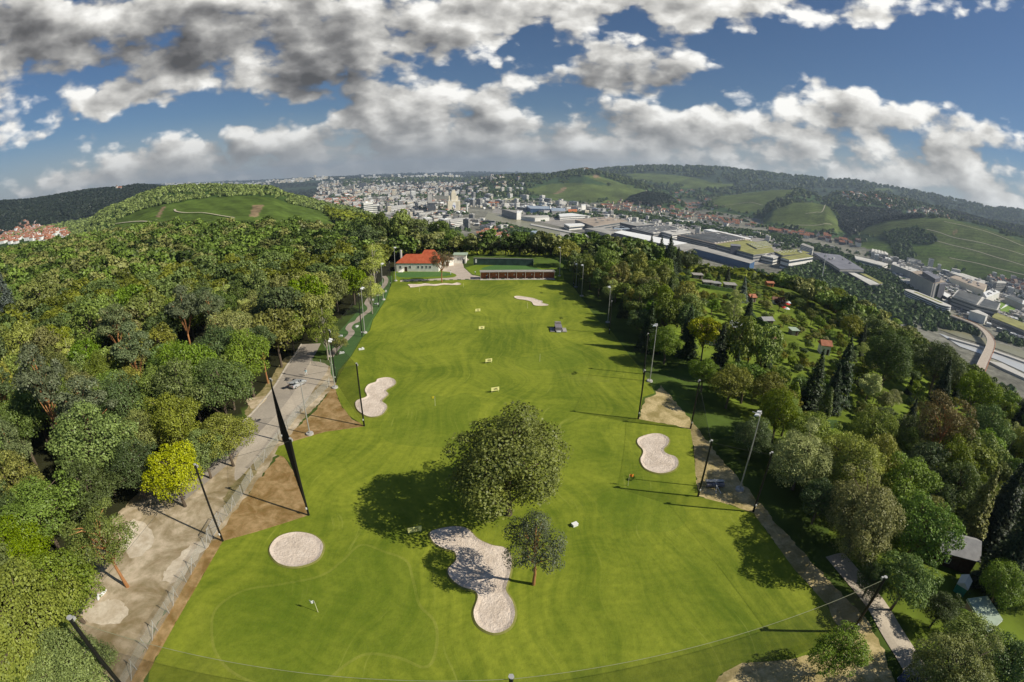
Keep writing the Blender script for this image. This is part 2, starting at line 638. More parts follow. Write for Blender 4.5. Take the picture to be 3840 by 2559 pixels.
# ------------------------------------------------------------------ the land: one sheet to the horizon
def wp(pts):
    return [at(*p) for p in pts]


VINE_ZONES = [wp(z) for z in (
    [(430, 830), (520, 790), (650, 765), (760, 745), (900, 735), (1030, 745), (1120, 772), (1230, 800), (1310, 822), (1330, 850), (1000, 860), (700, 860), (420, 870)],
    [(1960, 710), (2060, 690), (2200, 690), (2330, 700), (2420, 715), (2470, 735), (2370, 745), (2340, 765), (2200, 757), (2050, 747)],
    [(2180, 660), (2260, 665), (2330, 690), (2400, 705), (2460, 725), (2300, 700)],
    [(2300, 655), (2450, 650), (2600, 665), (2700, 690), (2600, 705), (2500, 690), (2380, 675)],
    [(2540, 705), (2640, 688), (2750, 690), (2760, 700), (2640, 712)],
    [(2640, 752), (2780, 727), (2900, 712), (2990, 714), (2960, 735), (2880, 765), (2860, 790), (2780, 800), (2680, 775)],
    [(2875, 835), (2900, 790), (2960, 768), (3090, 765), (3120, 795), (3155, 845), (3165, 870), (3080, 868), (2960, 850)],
    [(3210, 875), (3290, 838), (3420, 818), (3560, 822), (3700, 860), (3900, 920), (3900, 1010), (3800, 1000), (3640, 960), (3450, 910), (3330, 900)],
    [(3255, 708), (3330, 706), (3355, 718), (3290, 724)],
    [(3500, 965), (3560, 960), (3620, 990), (3530, 1000)])]
WOOD_ZONES = [wp(z) for z in (
    [(3130, 780), (3250, 785), (3380, 800), (3460, 818), (3330, 828), (3250, 850), (3190, 885), (3150, 850)],
    [(3560, 800), (3700, 825), (3840, 850), (3900, 880), (3840, 885), (3700, 848), (3600, 822)],
    [(2350, 762), (2380, 740), (2430, 728), (2500, 738), (2540, 762), (2450, 775)])]
FALLOW = [wp(z) for z in (
    [(950, 770), (990, 768), (965, 815), (935, 812)],
    [(2225, 655), (2245, 655), (2250, 667), (2228, 667)],
    [(2075, 728), (2110, 704), (2126, 704), (2095, 728)],
    [(3565, 882), (3585, 860), (3595, 862), (3580, 884)],
    [(585, 815), (610, 775), (620, 775), (600, 815)])]

naz = np.concatenate([np.arange(-180, -80, 5.0), np.arange(-80, 80.01, 0.22), np.arange(85, 180, 5.0)])
nd_ = np.concatenate([[0.0], np.linspace(3, 240, 80), np.geomspace(243, 26000, 520)])
AZ, DD = np.meshgrid(np.radians(naz), nd_, indexing='ij')
TX, TY = np.sin(AZ) * DD, np.cos(AZ) * DD
TZ = terrain(TX, TY)
far_drop = np.clip(DD - 17000, 0, None) * 0.02
TZ = TZ - far_drop
na, nr = TX.shape
rng = np.random.default_rng(7)
land = np.zeros((na, nr, 4)); land[..., 3] = 1
azd = np.degrees(AZ)
# meadow and garden land by default
land[..., :3] = (0.075, 0.115, 0.022)
floor = TZ < -140
land[floor, :3] = (0.19, 0.185, 0.15)                                   # town and yard land on the valley floor
hill = (DD > 2300) & (TZ > -138)
land[hill, :3] = (0.045, 0.080, 0.030)
land[(DD > 5000), :3] = (0.040, 0.060, 0.038)
shaded_ridge = (DD > 2200) & (azd < -38)
land[shaded_ridge, :3] = (0.010, 0.016, 0.014)  # cloud shade over the left ridge is put into the land colour
vh = (DD > 430) & (DD < 2000) & (azd < -15) & (TZ > -100)
land[vh, :3] = (0.045, 0.080, 0.018)
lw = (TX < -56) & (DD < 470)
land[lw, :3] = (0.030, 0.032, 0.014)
gz = (TX > 48) & (DD < 330) & (TZ > -40)
land[gz, :3] = (0.135, 0.185, 0.024)
for z in WOOD_ZONES:
    land[inside(TX, TY, z), :3] = (0.018, 0.030, 0.014)
for i, z in enumerate(VINE_ZONES):
    c = (0.095, 0.125, 0.034) if i else (0.075, 0.115, 0.020)
    land[inside(TX, TY, z), :3] = c
for z in FALLOW:
    land[inside(TX, TY, z), :3] = (0.22, 0.16, 0.09)
FOREST = np.zeros((na, nr), bool)
me = bpy.data.meshes.new('land')
vs = np.stack([TX, TY, TZ], -1).reshape(-1, 3)
ii = np.arange(na * nr).reshape(na, nr)
q = np.stack([ii[:-1, :-1], ii[:-1, 1:], ii[1:, 1:], ii[1:, :-1]], -1).reshape(-1, 4)
wrap = np.stack([ii[-1, :-1], ii[-1, 1:], ii[0, 1:], ii[0, :-1]], -1)
q = np.concatenate([q, wrap])[:, ::-1]
me.vertices.add(len(vs)); me.vertices.foreach_set('co', vs.ravel())
me.loops.add(len(q) * 4); me.loops.foreach_set('vertex_index', q.ravel())
me.polygons.add(len(q)); me.polygons.foreach_set('loop_start', np.arange(len(q)) * 4)
me.polygons.foreach_set('use_smooth', np.ones(len(q), bool))
me.update(calc_edges=True)
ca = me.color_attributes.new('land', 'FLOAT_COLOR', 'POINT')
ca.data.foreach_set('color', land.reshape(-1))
m, N, b = newmat('land')
at_ = N.n('ShaderNodeAttribute', attribute_name='land')
geo = N.n('ShaderNodeNewGeometry')
pos = geo.outputs['Position']
f1 = N.rng(N.noise(pos, 0.006, 8, 0.65), 0.3, 0.7, 0.62, 1.38)
f2 = N.rng(N.noise(pos, 0.08, 5, 0.65), 0.3, 0.7, 0.72, 1.28)
rows = N.n('ShaderNodeTexWave', wave_type='BANDS', bands_direction='DIAGONAL')
N.put(rows.inputs['Vector'], pos); rows.inputs['Scale'].default_value = 0.012; rows.inputs['Distortion'].default_value = 2.0; rows.inputs['Detail'].default_value = 3
f3 = N.rng(rows.outputs['Fac'], 0.0, 1.0, 0.9, 1.1)
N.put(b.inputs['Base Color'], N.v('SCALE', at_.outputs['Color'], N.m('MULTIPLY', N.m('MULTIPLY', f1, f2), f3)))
b.inputs['Roughness'].default_value = 1.0
b.inputs['Specular IOR Level'].default_value = 0.05
me.materials.append(m)
land_o = bpy.data.objects.new('land', me)
COL.objects.link(land_o)
tag(land_o, kind='structure')

plain('track earth', (0.42, 0.38, 0.27), 0.95)
for ln in ([(655, 788), (662, 796), (700, 801), (760, 801), (830, 812), (880, 820)], [(430, 842), (520, 833), (590, 828)], [(3330, 872), (3450, 892), (3640, 937), (3840, 997)], [(3430, 852), (3560, 887), (3700, 917), (3840, 957)],
           [(3540, 832), (3650, 856), (3840, 925)], [(3560, 968), (3700, 998), (3840, 1032)], [(3020, 803), (3060, 797), (3090, 782), (3095, 768)], [(2950, 846), (3060, 846), (3120, 843)], [(2420, 700), (2425, 725)], [(2450, 737), (2470, 722), (2510, 722)], [(2700, 775), (2800, 760), (2860, 770)]):
    ribbon('vineyard_track', ln, 5.0 if ln[0][0] > 1000 else 3.0, 'track earth', 1.2)


# ------------------------------------------------------------------ turf material: mown grass with curved mower tracks
def turf(name, ca, cb, cc):
    m, N, b = newmat(name)
    geo = N.n('ShaderNodeNewGeometry')
    p = geo.outputs['Position']
    # slow swirl of the ground plane, then noise pulled out along the driving direction
    swirl = N.v('SCALE', N.v('SUBTRACT', N.noise(p, 0.022, 2, 0.5, col=True), (0.5, 0.5, 0.5)), 46.0)
    q = N.v('ADD', p, swirl)
    tr = N.noise(N.v('MULTIPLY', q, (0.62, 0.045, 0.0)), 1.0, 5, 0.62)
    swirl2 = N.v('SCALE', N.v('SUBTRACT', N.noise(N.v('ADD', p, (70, 20, 0)), 0.03, 2, 0.5, col=True), (0.5, 0.5, 0.5)), 55.0)
    tr2 = N.noise(N.v('MULTIPLY', N.v('ADD', p, swirl2), (0.05, 0.55, 0.0)), 1.0, 5, 0.62)
    blot = N.noise(p, 0.045, 6, 0.62, 0.5)
    fine = N.noise(p, 1.1, 5, 0.7)
    f = N.m('ADD', N.m('MULTIPLY', N.rng(tr, 0.30, 0.70), 0.36), N.m('MULTIPLY', N.rng(tr2, 0.30, 0.70), 0.20))
    f = N.m('ADD', f, N.m('MULTIPLY', N.rng(blot, 0.34, 0.66), 0.52))
    f = N.m('SUBTRACT', f, 0.06)
    c = N.mix(f, ca, cb)
    c = N.mix(N.m('MULTIPLY', N.rng(N.noise(p, 0.028, 5, 0.6, 0.4), 0.55, 0.75), 0.55), c, cc)
    c = N.mix(N.m('MULTIPLY', N.rng(fine, 0.35, 0.75), 0.35), c, [v * 0.55 for v in ca])
    yel = N.rng(N.noise(N.v('MULTIPLY', q, (1.4, 0.08, 0)), 1.0, 3, 0.6), 0.62, 0.75)
    c = N.mix(N.m('MULTIPLY', yel, 0.35), c, (0.36, 0.38, 0.075))
    N.put(b.inputs['Base Color'], c)
    b.inputs['Roughness'].default_value = 0.85
    b.inputs['Specular IOR Level'].default_value = 0.15
    bn = N.n('ShaderNodeBump'); bn.inputs['Strength'].default_value = 0.35; bn.inputs['Distance'].default_value = 0.15
    N.put(bn.inputs['Height'], N.noise(p, 3.0, 4, 0.7))
    N.put(b.inputs['Normal'], bn.outputs[0])
    return m


turf('turf', (0.096, 0.148, 0.009), (0.305, 0.342, 0.032), (0.280, 0.275, 0.065))
turf('green turf', (0.105, 0.160, 0.010), (0.235, 0.280, 0.026), (0.190, 0.225, 0.036))
turf('fringe turf', (0.130, 0.180, 0.014), (0.330, 0.350, 0.055), (0.28, 0.28, 0.06))
turf('putting turf', (0.070, 0.155, 0.040), (0.100, 0.200, 0.050), (0.09, 0.18, 0.04))
turf('lawn', (0.120, 0.190, 0.012), (0.200, 0.270, 0.020), (0.17, 0.20, 0.03))
ground_mat('dry grass', (0.34, 0.27, 0.11), (0.68, 0.54, 0.29), (0.20, 0.18, 0.05), 0.35, 2.5)
ground_mat('brown grass', (0.25, 0.145, 0.045), (0.52, 0.35, 0.17), (0.18, 0.14, 0.04), 0.35, 1.1)
ground_mat('dirt', (0.27, 0.20, 0.10), (0.70, 0.58, 0.42), (0.20, 0.17, 0.07), 0.17, 0.8)
ground_mat('gravel', (0.45, 0.39, 0.31), (0.62, 0.54, 0.43), (0.34, 0.29, 0.21), 0.10, 2.5)
ground_mat('asphalt', (0.33, 0.29, 0.24), (0.42, 0.37, 0.30), (0.27, 0.235, 0.19), 0.12, 2.0)
ground_mat('paving', (0.45, 0.38, 0.30), (0.55, 0.47, 0.39), (0.40, 0.34, 0.28), 0.3, 1.2)
ground_mat('forest floor', (0.05, 0.045, 0.02), (0.07, 0.08, 0.02), (0.03, 0.03, 0.012), 0.2, 1.5)
ground_mat('water', (0.24, 0.225, 0.13), (0.28, 0.26, 0.15), (0.22, 0.21, 0.12), 0.004, 0.05, 0.04)
MATS['water'].node_tree.nodes['Principled BSDF'].inputs['Roughness'].default_value = 0.35
MATS['water'].node_tree.nodes['Principled BSDF'].inputs['Specular IOR Level'].default_value = 0.3
ground_mat('canal water', (0.50, 0.50, 0.48), (0.56, 0.56, 0.54), (0.5, 0.5, 0.48), 0.01, 0.05, 0.02)  # whitish reflection of the sky is put into the base colour
MATS['canal water'].node_tree.nodes['Principled BSDF'].inputs['Roughness'].default_value = 0.15
# sand with stones
m, N, b = newmat('sand')
geo = N.n('ShaderNodeNewGeometry'); p = geo.outputs['Position']
c = N.mix(N.rng(N.noise(p, 0.5, 5, 0.6), 0.35, 0.65), (0.64, 0.53, 0.42), (0.78, 0.66, 0.54))
vo = N.n('ShaderNodeTexVoronoi'); N.put(vo.inputs['Vector'], p); vo.inputs['Scale'].default_value = 1.9
c = N.mix(N.m('MULTIPLY', N.rng(vo.outputs['Distance'], 0.16, 0.05), N.rng(N.noise(p, 0.25, 2), 0.5, 0.6)), c, (0.30, 0.23, 0.17))
c = N.mix(N.m('MULTIPLY', N.rng(N.noise(p, 5.0, 3, 0.8), 0.55, 0.7), 0.6), c, (0.86, 0.80, 0.72))
N.put(b.inputs['Base Color'], c)
b.inputs['Roughness'].default_value = 0.8
bn = N.n('ShaderNodeBump'); bn.inputs['Strength'].default_value = 0.9; bn.inputs['Distance'].default_value = 0.3
N.put(bn.inputs['Height'], N.noise(p, 1.8, 5, 0.75)); N.put(b.inputs['Normal'], bn.outputs[0])

FLD = [(540, 2700), (561, 2518), (663, 2330), (757, 2168), (836, 2030), (960, 1996), (1060, 1965), (1158, 1933), (1135, 1840), (1115, 1760), (1060, 1712), (1030, 1705), (1045, 1675), (1095, 1657), (1221, 1620), (1368, 1600),
       (1310, 1560), (1278, 1518), (1258, 1460), (1262, 1434), (1270, 1392), (1319, 1335), (1358, 1269), (1388, 1239), (1399, 1200), (1446, 1127), (1470, 1062), (1500, 1050), (1800, 1051), (2079, 1050), (2115, 1052),
       (2150, 1078), (2206, 1152), (2238, 1200), (2263, 1215), (2300, 1252), (2361, 1335), (2404, 1384), (2440, 1440), (2455, 1475), (2412, 1490), (2393, 1572), (2532, 1598), (2589, 1612), (2600, 1680), (2610, 1804), (2617, 1863),
       (2719, 1889), (2824, 1925), (2868, 1985), (2979, 2137), (3099, 2268), (3136, 2346), (3110, 2432), (2960, 2475), (2782, 2487), (2700, 2530), (2600, 2700)]
fw = [flat_at(*q) for q in FLD]
sheet('range_turf', [(q.x, q.y) for q in fw], 'turf', 0.030)
def ragged(lp, amp, step=0.7):
    rs_ = random.Random(len(lp))
    o_ = []
    for i in range(len(lp)):
        a, b_ = Vector(lp[i]), Vector(lp[(i + 1) % len(lp)])
        k_ = max(1, min(40, int((b_ - a).length / step)))
        for j in range(k_):
            p_ = a.lerp(b_, j / k_)
            o_.append((p_.x + rs_.uniform(-amp, amp), p_.y + rs_.uniform(-amp, amp)))
    return o_


GREEN1 = [(2353 / 2353 * x * 1.632, y * 1.632) for x, y in ((500, 1400), (490, 1450), (500, 1500), (540, 1545), (620, 1575), (730, 1570), (800, 1520), (850, 1500), (920, 1510), (980, 1530), (1000, 1480), (995, 1430), (960, 1390), (945, 1330), (930, 1290), (880, 1270), (830, 1255), (790, 1290), (740, 1325), (650, 1345), (560, 1360))]


def gsheet(name, pts, mat, z, k=5, grow=0.0, closed=True, kind='structure'):
    w_ = [flat_at(*q) for q in pts]
    lp = smooth_loop([(q.x, q.y) for q in w_], k, closed)
    if mat in ('brown grass', 'dirt', 'dry grass'):
        lp = ragged(lp, 0.28)
    if grow:
        n = len(lp)
        ar = sum(lp[i][0] * lp[(i + 1) % n][1] - lp[(i + 1) % n][0] * lp[i][1] for i in range(n))
        sg = 1 if ar > 0 else -1
        out_ = []
        for i in range(n):
            a = Vector(lp[i - 1]); b_ = Vector(lp[(i + 1) % n]); t = (b_ - a).normalized()
            out_.append((lp[i][0] + sg * t.y * grow, lp[i][1] - sg * t.x * grow))
        lp = out_
    return sheet(name, lp, mat, z, kind=kind), lp


gsheet('green_fringe', GREEN1, 'fringe turf', 0.034, grow=0.35)
gsheet('green', GREEN1, 'green turf', 0.038)
G2 = [(1448, 1520), (1520, 1480), (1600, 1475), (1680, 1490), (1740, 1475), (1800, 1500), (1790, 1570), (1760, 1650), (1700, 1675), (1560, 1675), (1450, 1655), (1430, 1600), (1460, 1560)]
gsheet('green', G2, 'green turf', 0.036)
G3 = [(1935, 1370), (1990, 1390), (2060, 1385), (2150, 1378), (2200, 1340), (2150, 1300), (2080, 1310), (1990, 1335), (1940, 1345)]
gsheet('green', G3, 'green turf', 0.036)
G4 = [(2240, 1880), (2330, 1800), (2400, 1790), (2480, 1850), (2560, 1900), (2570, 1960), (2500, 1995), (2400, 1990), (2280, 1960)]
gsheet('green', G4, 'green turf', 0.036)

# bunkers: a lipped hollow of sand each
m = plain('bunker edge', (0.19, 0.19, 0.045), 0.9)
BK = [
    ('kidney shaped sand bunker on the left of the range, beside the brown grass', [(1450, 1418), (1476, 1424), (1484, 1437), (1476, 1449), (1448, 1467), (1456, 1482), (1433, 1506), (1448, 1520), (1450, 1535), (1433, 1557), (1405, 1566), (1376, 1563), (1344, 1543), (1333, 1520), (1340, 1504), (1372, 1492), (1376, 1482), (1369, 1465), (1382, 1445), (1409, 1435), (1417, 1424)]),
    ('round sand bunker in the lower left of the range', [(1212, 2045), (1200, 2092), (1160, 2118), (1100, 2129), (1045, 2115), (1014, 2078), (1018, 2045), (1050, 2014), (1110, 1999), (1175, 2010)]),
    ('large three lobed sand bunker in front of the big tree, half in its shade', [(1612, 2007), (1632, 1991), (1705, 1978), (1754, 1988), (1792, 2024), (1844, 2048), (1896, 2060), (1919, 2105), (1909, 2170), (1901, 2195), (1898, 2220), (1922, 2260), (1931, 2309), (1909, 2358), (1852, 2378), (1795, 2350), (1776, 2301), (1792, 2244), (1779, 2219), (1730, 2203), (1689, 2170), (1681, 2138), (1710, 2105), (1705, 2073), (1665, 2060), (1629, 2040)]),
    ('hourglass shaped sand bunker on the right of the range', [(2422, 1635), (2451, 1629), (2479, 1631), (2504, 1643), (2509, 1657), (2502, 1673), (2489, 1686), (2491, 1698), (2508, 1708), (2530, 1715), (2542, 1731), (2540, 1751), (2520, 1769), (2483, 1778), (2447, 1773), (2418, 1759), (2404, 1739), (2402, 1722), (2410, 1706), (2410, 1690), (2395, 1673), (2389, 1659), (2396, 1645)]),
    ('small winding sand bunker at the shaded far right end of the range', [(1928, 1115), (1944, 1112), (1981, 1117), (2002, 1121), (2018, 1127), (2034, 1131), (2034, 1138), (2055, 1144), (2051, 1148), (2022, 1149), (2002, 1146), (1993, 1134), (1969, 1127), (1940, 1123)]),
    ('long thin wavy sand bunker before the practice mats', [(1531, 1068), (1572, 1068), (1597, 1065), (1629, 1068), (1670, 1064), (1695, 1066), (1715, 1062), (1729, 1066), (1723, 1070), (1695, 1071), (1662, 1070), (1633, 1074), (1597, 1073), (1564, 1078), (1540, 1080), (1537, 1075)]),
]
for lab, pts in BK:
    w_ = [flat_at(*q) for q in pts]
    lp = smooth_loop([(q.x, q.y) for q in w_], 5)
    n = len(lp)
    ar = sum(lp[i][0] * lp[(i + 1) % n][1] - lp[(i + 1) % n][0] * lp[i][1] for i in range(n))
    if ar < 0:
        lp = lp[::-1]
    def off(g):
        o_ = []
        for i in range(n):
            a = Vector(lp[i - 1]); b_ = Vector(lp[(i + 1) % n]); t = (b_ - a).normalized()
            o_.append((lp[i][0] + t.y * g, lp[i][1] - t.x * g))
        return o_
    mb = MB()
    A_, B_, C_ = off(0.25), lp, off(-0.5)
    vs_ = [(x, y, 0.06) for x, y in A_] + [(x, y, 0.20) for x, y in B_] + [(x, y, 0.05) for x, y in C_]
    mb.add(vs_, [(i, (i + 1) % n, n + (i + 1) % n, n + i) for i in range(n)], 1)
    mb.add(vs_, [(n + i, n + (i + 1) % n, 2 * n + (i + 1) % n, 2 * n + i) for i in range(n)], 0)
    tri = poly_faces(C_)
    tri = [t if ((Vector(C_[t[1]]) - Vector(C_[t[0]])).cross(Vector(C_[t[2]]) - Vector(C_[t[0]]))) > 0 else t[::-1] for t in tri]
    mb.add([(x, y, 0.05) for x, y in C_], tri, 0)
    o = mb.build('sand_bunker', ['sand', 'bunker edge'])
    tag(o, lab, 'bunker', 'sand bunkers on the range')

# ground around the range
gsheet('brown_grass', [(1366, 1601), (1290, 1618), (1221, 1630), (1130, 1650), (1090, 1662), (1075, 1648), (1130, 1590), (1190, 1530), (1235, 1470), (1262, 1440), (1262, 1470), (1280, 1520), (1312, 1562)], 'brown grass', 0.020)
gsheet('brown_grass', [(1158, 1936), (1060, 1970), (960, 2000), (836, 2034), (800, 2075), (830, 1990), (900, 1890), (960, 1815), (1030, 1730), (1062, 1712), (1100, 1770), (1135, 1850)], 'brown grass', 0.022)
gsheet('verge', [(836, 2034), (757, 2170), (663, 2332), (561, 2520), (520, 2620), (440, 2620), (520, 2480), (620, 2300), (700, 2150), (790, 2040)], 'brown grass', 0.018)
gsheet('dry_grass_bank', [(2393, 1574), (2420, 1495), (2460, 1480), (2462, 1462), (2480, 1445), (2560, 1540), (2640, 1640), (2700, 1720), (2800, 1830), (2900, 1950), (3000, 2060), (3120, 2190), (3230, 2300), (3300, 2400), (3330, 2500), (3380, 2640), (3100, 2700), (2600, 2720), (2610, 2600), (2700, 2530), (2782, 2487), (2960, 2475), (3110, 2432), (3136, 2346), (3099, 2268), (2979, 2137), (2868, 1985), (2824, 1925), (2719, 1889), (2617, 1863), (2610, 1804), (2600, 1680), (2589, 1612), (2532, 1598)], 'dry grass', 0.012, k=1)
dz = [flat_at(*q) for q in [(1144, 1345), (1238, 1376), (1262, 1440), (1150, 1560), (1040, 1700), (960, 1815), (860, 1960), (780, 2060), (700, 2160), (600, 2330), (520, 2480), (440, 2640), (150, 2700), (120, 2560), (240, 2400), (330, 2260), (330, 2050), (470, 1900), (560, 1800), (900, 1600), (1000, 1480), (1090, 1360)]]
sheet('dirt_ground', ragged([(q.x, q.y) for q in dz], 0.35), 'dirt', 0.010)
ground_mat('sandy', (0.62, 0.52, 0.38), (0.82, 0.73, 0.58), (0.40, 0.31, 0.19), 0.3, 1.2)
ground_mat('weeds', (0.22, 0.18, 0.075), (0.40, 0.32, 0.17), (0.08, 0.10, 0.02), 0.4, 1.4)
for k_, (nm_, mt_, pp) in enumerate((('sand_patch', 'sandy', [(640, 2120), (720, 2040), (790, 2035), (800, 2065), (740, 2130), (690, 2160), (640, 2190), (610, 2160)]), ('sand_patch', 'sandy', [(330, 2290), (400, 2250), (470, 2270), (470, 2320), (400, 2345), (320, 2330)]),
                      ('sand_patch', 'sandy', [(500, 1950), (570, 1990), (560, 2060), (490, 2090), (460, 2020)]), ('sand_patch', 'sandy', [(290, 2420), (340, 2440), (310, 2540), (240, 2600), (230, 2500)]), ('weed_patch', 'weeds', [(880, 1810), (950, 1740), (990, 1720), (950, 1790), (880, 1890), (850, 1930), (840, 1870)]), ('weed_patch', 'weeds', [(960, 1560), (1040, 1470), (1090, 1370), (1110, 1345), (1070, 1340), (1000, 1440), (920, 1540)]))):
    gsheet(nm_, pp, 'dirt', 0.0125 + 0.0004 * k_)
    o_ = [o for o in COL.objects if o.name.startswith(nm_)][-1]
    o_.data.materials[0] = MATS[mt_]
lay = [flat_at(*q) for q in [(1148, 1360), (1232, 1374), (1180, 1455), (1144, 1514), (1080, 1590), (990, 1690), (930, 1760), (880, 1800), (905, 1680), (1010, 1560), (1090, 1450)]]
sheet('gravel_layby', smooth_loop([(q.x, q.y) for q in lay], 4), 'gravel', 0.016)
road = [flat_at(*q) for q in [(1168, 1290), (1145, 1330), (1118, 1370), (1070, 1455), (990, 1555), (900, 1640), (800, 1740), (640, 1870)]]
rl = smooth_loop([(q.x, q.y) for q in road], 5, False)
sheet('road', strip(rl, [5.6] * len(rl)), 'asphalt', 0.024)
plain('kerb', (0.50, 0.45, 0.37), 0.8)
kb = MB()
for sgn in (1,):
    for i in range(len(rl) - 1):
        a = Vector(rl[i]); b_ = Vector(rl[i + 1]); t = (b_ - a).normalized(); nn = Vector((t.y, -t.x)) * 1
        q = [a + nn * 2.8, b_ + nn * 2.8, b_ + nn * 3.15, a + nn * 3.15]
        kb.prism([(v_.x, v_.y) for v_ in q], -0.1, 0.13)
tag(kb.build('kerb', 'kerb'), kind='structure')
gsheet('dirt_patch', [(925, 1500), (965, 1490), (1000, 1490), (985, 1515), (950, 1535), (930, 1520)], 'dirt', 0.032)
# lane on the right
r2 = [(3130, 2080), (3190, 2150), (3282, 2262), (3345, 2367), (3410, 2471), (3465, 2570), (3520, 2680)]
rr = [at(*q) for q in r2]
rl2 = smooth_loop([(q.x, q.y) for q in rr], 4, False)
sheet('lane', strip(rl2, [3.6] * len(rl2)), 'gravel', 0.07, follow=True, cell=2)
# crazy golf garden, its turf and path
gsheet('crazy_golf_turf', [(1240, 1345), (1215, 1300), (1290, 1225), (1330, 1180), (1370, 1130), (1420, 1070), (1440, 1040), (1470, 1035), (1468, 1062), (1444, 1127), (1397, 1200), (1385, 1239), (1355, 1269), (1316, 1335), (1268, 1392), (1256, 1434), (1240, 1400)], 'putting turf', 0.014, k=1)
pth = [flat_at(*q) for q in [(1238, 1340), (1252, 1318), (1285, 1285), (1313, 1258), (1318, 1245), (1307, 1232), (1318, 1215), (1340, 1205), (1352, 1189), (1385, 1164), (1386, 1150), (1376, 1138), (1385, 1120), (1400, 1105), (1425, 1088), (1444, 1066), (1448, 1048), (1440, 1036)]]
pl = smooth_loop([(q.x, q.y) for q in pth], 5, False)
sheet('path', strip(pl, [1.9] * len(pl)), 'paving', 0.026)
# around the clubhouse
gsheet('forecourt', [(1503, 1046), (1500, 1058), (1640, 1052), (1760, 1049), (1800, 1050), (1800, 1038), (1770, 1032), (1740, 1005), (1735, 985), (1760, 975), (1740, 960), (1700, 955), (1650, 960), (1640, 1000), (1660, 1020), (1690, 1026), (1710, 1034), (1690, 1042), (1600, 1048)], 'paving', 0.036, k=1)
gsheet('practice_green_lawn', [(1480, 1050), (1478, 1020), (1500, 1018), (1660, 1018), (1700, 1026), (1712, 1033), (1700, 1041), (1640, 1045), (1510, 1050)], 'lawn', 0.040, k=2)
gsheet('putting_green', [(1488, 1035), (1500, 1023), (1650, 1021), (1690, 1027), (1690, 1033), (1640, 1038), (1520, 1042)], 'putting turf', 0.046, k=4)
gsheet('lawn', [(1745, 1005), (1760, 1000), (1800, 990), (1920, 985), (2000, 988), (2060, 1000), (2110, 1015), (2115, 1052), (2080, 1052), (2075, 1020), (1810, 1020), (1800, 1034), (1772, 1030)], 'lawn', 0.030, k=1)
gsheet('putting_green', [(1812, 1012), (1830, 1000), (1880, 993), (1950, 994), (2010, 1005), (2030, 1015), (1960, 1017)], 'putting turf', 0.050, k=4)
mt = MB()
for i in range(9):
    q = flat_at(1515 + i * 29.5, 1055.5 - i * 0.9)
    mt.box(q.x - 0.75, q.x + 0.75, q.y - 0.7, q.y + 0.7, 0.03, 0.09)
plain('mat green', (0.10, 0.13, 0.07), 0.9)
for i in range(9):
    q = flat_at(1515 + i * 29.5, 1055.5 - i * 0.9)
    o = MB().box(-0.75, 0.75, -0.7, 0.7, 0.035, 0.09).build('practice_mat', 'mat green', loc=(q.x, q.y, 0))
    tag(o, '%spractice mat on the pale paved strip counted from the left' % ('first ', 'second ', 'third ', 'fourth ', 'fifth ', 'sixth ', 'seventh ', 'eighth ', 'ninth ')[i], 'mat', 'practice mats in the open row')

# ------------------------------------------------------------------ netting masts, nets, floodlights
plain('mast black', (0.012, 0.011, 0.012), 0.45, spec=0.4)
plain('galvanised', (0.50, 0.49, 0.46), 0.45, metal=0.3)
plain('white enamel', (0.80, 0.80, 0.77), 0.4)
plain('concrete', (0.50, 0.48, 0.44), 0.85)
plain('lamp glass', (0.75, 0.75, 0.72), 0.15, spec=0.6)


def net_mat(name, col, alpha):
    m, N, b = newmat(name)
    N.t.nodes.remove(b)
    df = N.n('ShaderNodeBsdfDiffuse'); df.inputs[0].default_value = (*col, 1)
    tr = N.n('ShaderNodeBsdfTransparent')
    mx = N.n('ShaderNodeMixShader')
    lw_ = N.n('ShaderNodeLayerWeight'); lw_.inputs[0].default_value = 0.5
    geo_ = N.n('ShaderNodeNewGeometry')
    cosv = N.m('ABSOLUTE', N.v('DOT_PRODUCT', geo_.outputs['Normal'], geo_.outputs['Incoming']))
    f = N.m('DIVIDE', alpha, N.m('MAXIMUM', cosv, 0.03), clamp=True)   # more threads in line when seen edge on
    N.put(mx.inputs[0], f)
    N.t.links.new(tr.outputs[0], mx.inputs[1]); N.t.links.new(df.outputs[0], mx.inputs[2])
    N.t.links.new(mx.outputs[0], N.t.nodes['Material Output'].inputs[0])


